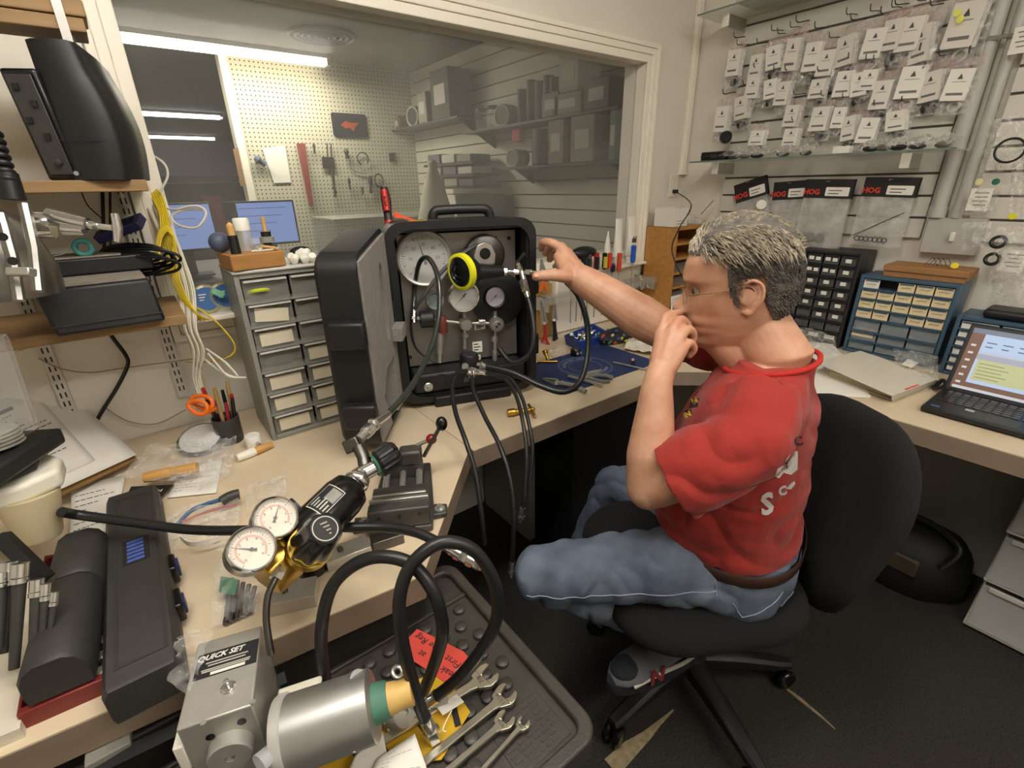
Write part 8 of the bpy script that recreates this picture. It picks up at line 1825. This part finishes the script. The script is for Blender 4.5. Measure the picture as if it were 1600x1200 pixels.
for k, (px0, py0, px1, py1, r, lab) in enumerate(((490, 224, 492, 240, .012, 'small pliers hanging right of the red holster'), (519, 264, 524, 308, .012, 'thin dark saw below the square plate'), (540, 232, 543, 248, .022, 'dark clamp hanging below the poster'), (545, 278, 547, 296, .014, 'small dark driver in the lower row'), (566, 292, 567, 304, .010, 'short dark tool in the lower row'), (578, 275, 580, 302, .022, 'dark canister hanging in the lower row'), (520, 292, 526, 302, .014, 'small dark bracket beside the saw'), (398, 246, 415, 258, .03, 'blue tape dispenser at the left of the pegboard'))):
    a, b = PW(px0, py0, .04), PW(px1, py1, .04); MB().tube([a, a.lerp(b, .3), a.lerp(b, .6), b], [r*.6, r*1.2, r*.7, r*.9], 8).build('hanging_tool', m_dk if k != 7 else M('slate', '#4a5866', .6), label=lab, cat='tool', group='tools on the pegboard', smooth=True)
MB().tube([PW(567, 248, .03)+V((.055*cos(a), 0, .055*sin(a))) for a in [radians(-50+300*k/16) for k in range(17)]], .006, 6).build('wire_ring', m_dk, label='open wire ring hanging below the poster', cat='ring', smooth=True)
MB().tube([PW(592, 282, .03)+V((.045*cos(a), 0, .06*sin(a))) for a in [2*pi*k/16 for k in range(16)]], .008, 6, closed=True).build('loop_handle', m_dk, label='dark loop handle beside the canister', cat='handle', smooth=True)
wall_sheet([(608, 239), (617, 238), (618, 252), (609, 253)], 'small dark tag low on the pegboard', m_dk, 'tag', 'tag', .01, .02)
MB().tube(spline([PW(548, 262, .02), PW(556, 268, .02), PW(570, 271, .02), PW(580, 268, .02)], 4), .005, 6).build('wire', m_grey, label='pale curved wire on the pegboard', cat='wire', smooth=True)
# on the slatwall: shelves and goods
def sshelf(px0, px1, py, lab, dep=.25):
    a, b = SWp(px0, py, 2.45), SWp(px1, py, 2.45); y0, y1 = min(a.y, b.y), max(a.y, b.y)
    t = thing('wall_shelf', lab, 'shelf', (2.45, (y0+y1)/2, a.z), group='shelves on the far slatwall'); MB().bx(PX1-dep, PX1-.001, y0, y1, a.z-.015, a.z).build('board', m_dk, t, world=True)
    for y in (y0+.1, y1-.1): MB().prism([(0, 0), (-.18, 0), (0, -.10)], -.008, .008, MX(((1, 0, 0, PX1-.001), (0, 0, 1, y), (0, 1, 0, a.z-.015), (0, 0, 0, 1)))).build('bracket', m_dk, t, world=True)
    return a.z, y0, y1
z1, y0, y1 = sshelf(612, 735, 208, 'upper shelf on the far slatwall near the pegboard')
def goods(name, lab, cat, y, z, dims, mat, shape='box', x=2.44):
    t = thing(name, lab, cat, (x, y, z), group=None)
    if shape == 'box': MB().bx(-dims[0]/2, dims[0]/2, -dims[1]/2, dims[1]/2, .001, dims[2]).build('body', mat, t, bevel=.006); MB().bx(-dims[0]/2-.002, -dims[0]/2, -dims[1]*.3, dims[1]*.3, dims[2]*.3, dims[2]*.7).build('front_label', m_lgrey, t)
    elif shape == 'jar': MB().lathe([(dims[0]*.9, .001), (dims[0], .01), (dims[0], dims[2]*.9), (dims[0]*.85, dims[2]*.92)], 20).build('body', mat, t, smooth=True); MB().lathe([(dims[0]*1.02, dims[2]*.9), (dims[0]*1.02, dims[2])], 20).build('lid', m_dk, t, smooth=True)
    elif shape == 'roll': MB().lathe([(dims[0]*.6, -dims[1]/2), (dims[0], -dims[1]/2), (dims[0], dims[1]/2), (dims[0]*.6, dims[1]/2)], 28, (0, 0, dims[0]), (-1, -.2, 0)).build('roll', mat, t, smooth=40); MB().torus((-dims[1]/2, 0, dims[0]), dims[0]*.9, dims[0]*.12, (-1, -.2, 0), 28, 8).build('rim', M('pale_green_rim', '#a9b59c', .5), t, smooth=True)
    return t
m_ol = M('olive_canvas', '#555a4c', .8, noise=.1, ns=10); m_blur = M('dull_plastic', '#8d8a7e', .6)
goods('canvas_bag', 'large olive canvas bag on the upper far shelf', 'bag', SWp(708, 185).y, z1, (.22, .30, .36), m_ol); goods('grey_carton', 'grey carton beside the canvas bag on the far shelf', 'carton', SWp(678, 195).y, z1, (.2, .16, .24), m_blur)
goods('headphones', 'dark round headset on the upper far shelf', 'headset', SWp(652, 200).y, z1, (.09, .06, .18), m_blk, 'roll'); goods('brown_pouch', 'brown pouch at the near end of the upper far shelf', 'pouch', SWp(628, 205).y, z1, (.12, .22, .12), M('brown_hide', '#6e5238', .8))
z2, a_, b_ = sshelf(742, 985, 208, 'long middle shelf on the far slatwall'); 
for k, (px, lab) in enumerate(((756, 'left'), (774, 'right'))): goods('glass_jar', lab+' clear jar with a dark lid on the far slatwall', 'jar', SWp(px, 205).y, z2, (.05, .05, .16), m_clear, 'jar')
goods('tape_roll', 'green tape roll on the middle far shelf', 'roll', SWp(795, 200).y, z2, (.075, .10, 0), M('green_roll', '#5b6f56', .6), 'roll')
MB().box((0, 0, 0), (.04, .10, .09), MX.Translation(SWp(809, 211, 2.40))).build('pink_tag', M('pink_tag', '#c8566a', .7), label='pink tag hanging from the middle far shelf', cat='tag', bevel=.01)
for k, (px, h) in enumerate(((818, .22), (832, .26), (845, .24), (858, .26), (868, .24))): goods('dark_bottle', 'dark bottle on the middle far shelf, %s from the left' % ORD[k], 'bottle', SWp(px, 190).y, z2, (.035, .03, h), M('dark_bottle', '#3a3c3c', .5), 'jar')
goods('white_carton', 'pale square carton near the right end of the middle far shelf', 'carton', SWp(907, 160).y, z2+.12, (.2, .17, .20), M('pale_carton', '#b9b6aa', .7)); goods('grey_bin', 'grey bin under the pale carton on the far shelf', 'bin', SWp(907, 180).y, z2, (.22, .24, .118), m_blur); goods('grey_bin', 'grey bin at the left of the pale carton', 'bin', SWp(880, 190).y, z2, (.22, .16, .14), m_dk); goods('grey_bin', 'long dark bin at the right end of the middle far shelf', 'bin', SWp(950, 180).y, z2, (.2, .20, .16), m_dk)
z3, a_, b_ = sshelf(800, 985, 262, 'lower shelf on the far slatwall near the window end')
goods('tape_roll', 'pale tape roll on the lower far shelf', 'roll', SWp(812, 255).y, z3, (.06, .12, 0), m_blur, 'roll')
goods('face_shield', 'dark curved shield on the lower far shelf', 'shield', SWp(855, 235).y, z3, (.10, .14, .22), m_dk, 'jar'); goods('picture_box', 'box with a printed picture on the lower far shelf', 'box', SWp(885, 240).y, z3, (.18, .15, .26), M('printed_box', '#9a8d80', .7, noise=.2, ns=20)); goods('clear_bin', 'wide pale bin on the lower far shelf', 'bin', SWp(928, 235).y, z3, (.2, .20, .26), m_blur); goods('folder', 'blue grey folder at the end of the lower far shelf', 'folder', SWp(975, 240).y, z3, (.2, .05, .26), M('blue_folder', '#7d8b92', .6))
for k in range(3):
    p = SWp(715+k*2, 255+18*k, 2.42); t = thing('wire_basket', ('top', 'middle', 'bottom')[k]+' tray of boxes on the far slatwall beside the white cone', 'tray', p, group='stacked trays on the far slatwall')
    MB().bx(-.12, .14, -.42, .40, -.02, 0).build('tray', m_dk, t); 
    for j in range(3): MB().bx(-.10, .10, -.36+.25*j, -.15+.25*j, .001, .055+.012*j).build('packet', (m_blur, m_lgrey, M('dull_purple', '#6e6070', .7))[(j+k) % 3], t, bevel=.004)
t = thing('cone_shade', 'tall white fabric cone standing behind the window', 'shade', SWp(678, 350, 2.2)); c = SWp(682, 345, 2.1)
MB().lathe([(.17, 0), (.16, .05), (.08, .34), (.035, .46), (.04, .50), (.02, .52)], 24, (c.x, c.y, c.z-.05)).build('cone', M('white_fabric', '#b9b29f', .8, noise=.1, ns=8), t, world=True, smooth=True)
t = thing('dark_screen', 'dark cabinet panel low on the far slatwall', 'panel', SWp(760, 330, 2.5)); a, b = SWp(715, 305, 2.52), SWp(795, 350, 2.52); MB().bx(2.50, 2.575, min(a.y, b.y), max(a.y, b.y), b.z-.1, a.z).build('panel', m_dk, t, world=True)
for k in range(0): goods('steel_cup', 'small steel cup before the dark panel, %s from the left' % ORD[k], 'cup', SWp(752+9*k, 325).y, SWp(760, 335).z, (.03, .03, .12), m_steel, 'jar')
# dark shapes in the far room
MB().ball((0, 0, 0), (.7, .5, .36), 18, 10, MX.Translation((.95, 10.2, .36))).build('covered_machine', M('grey_cover', '#6f6d66', .8), label='covered machine in the dark far room', cat='machine', smooth=True)
t = thing('far_shelving', 'dark shelving in the far room beyond the pegboard', 'shelving', (1.4, 12.9, 0)); MB().bx(.2, 2.6, 12.9, 13.3, 0, 1.7).build('unit', m_dk, t, world=True)
for k in range(4): MB().bx(.25, 2.55, 12.86, 12.9, .35+.4*k, .38+.4*k).build('shelf_edge', m_grey, t, world=True)
MB().bx(.70, .88, 6.4, 6.6, 0, 1.35).build('red_cylinder_cart', M('dull_red', '#7a2c30', .6), label='dull red cabinet edge beyond the pegboard end', cat='cabinet', bevel=.01)
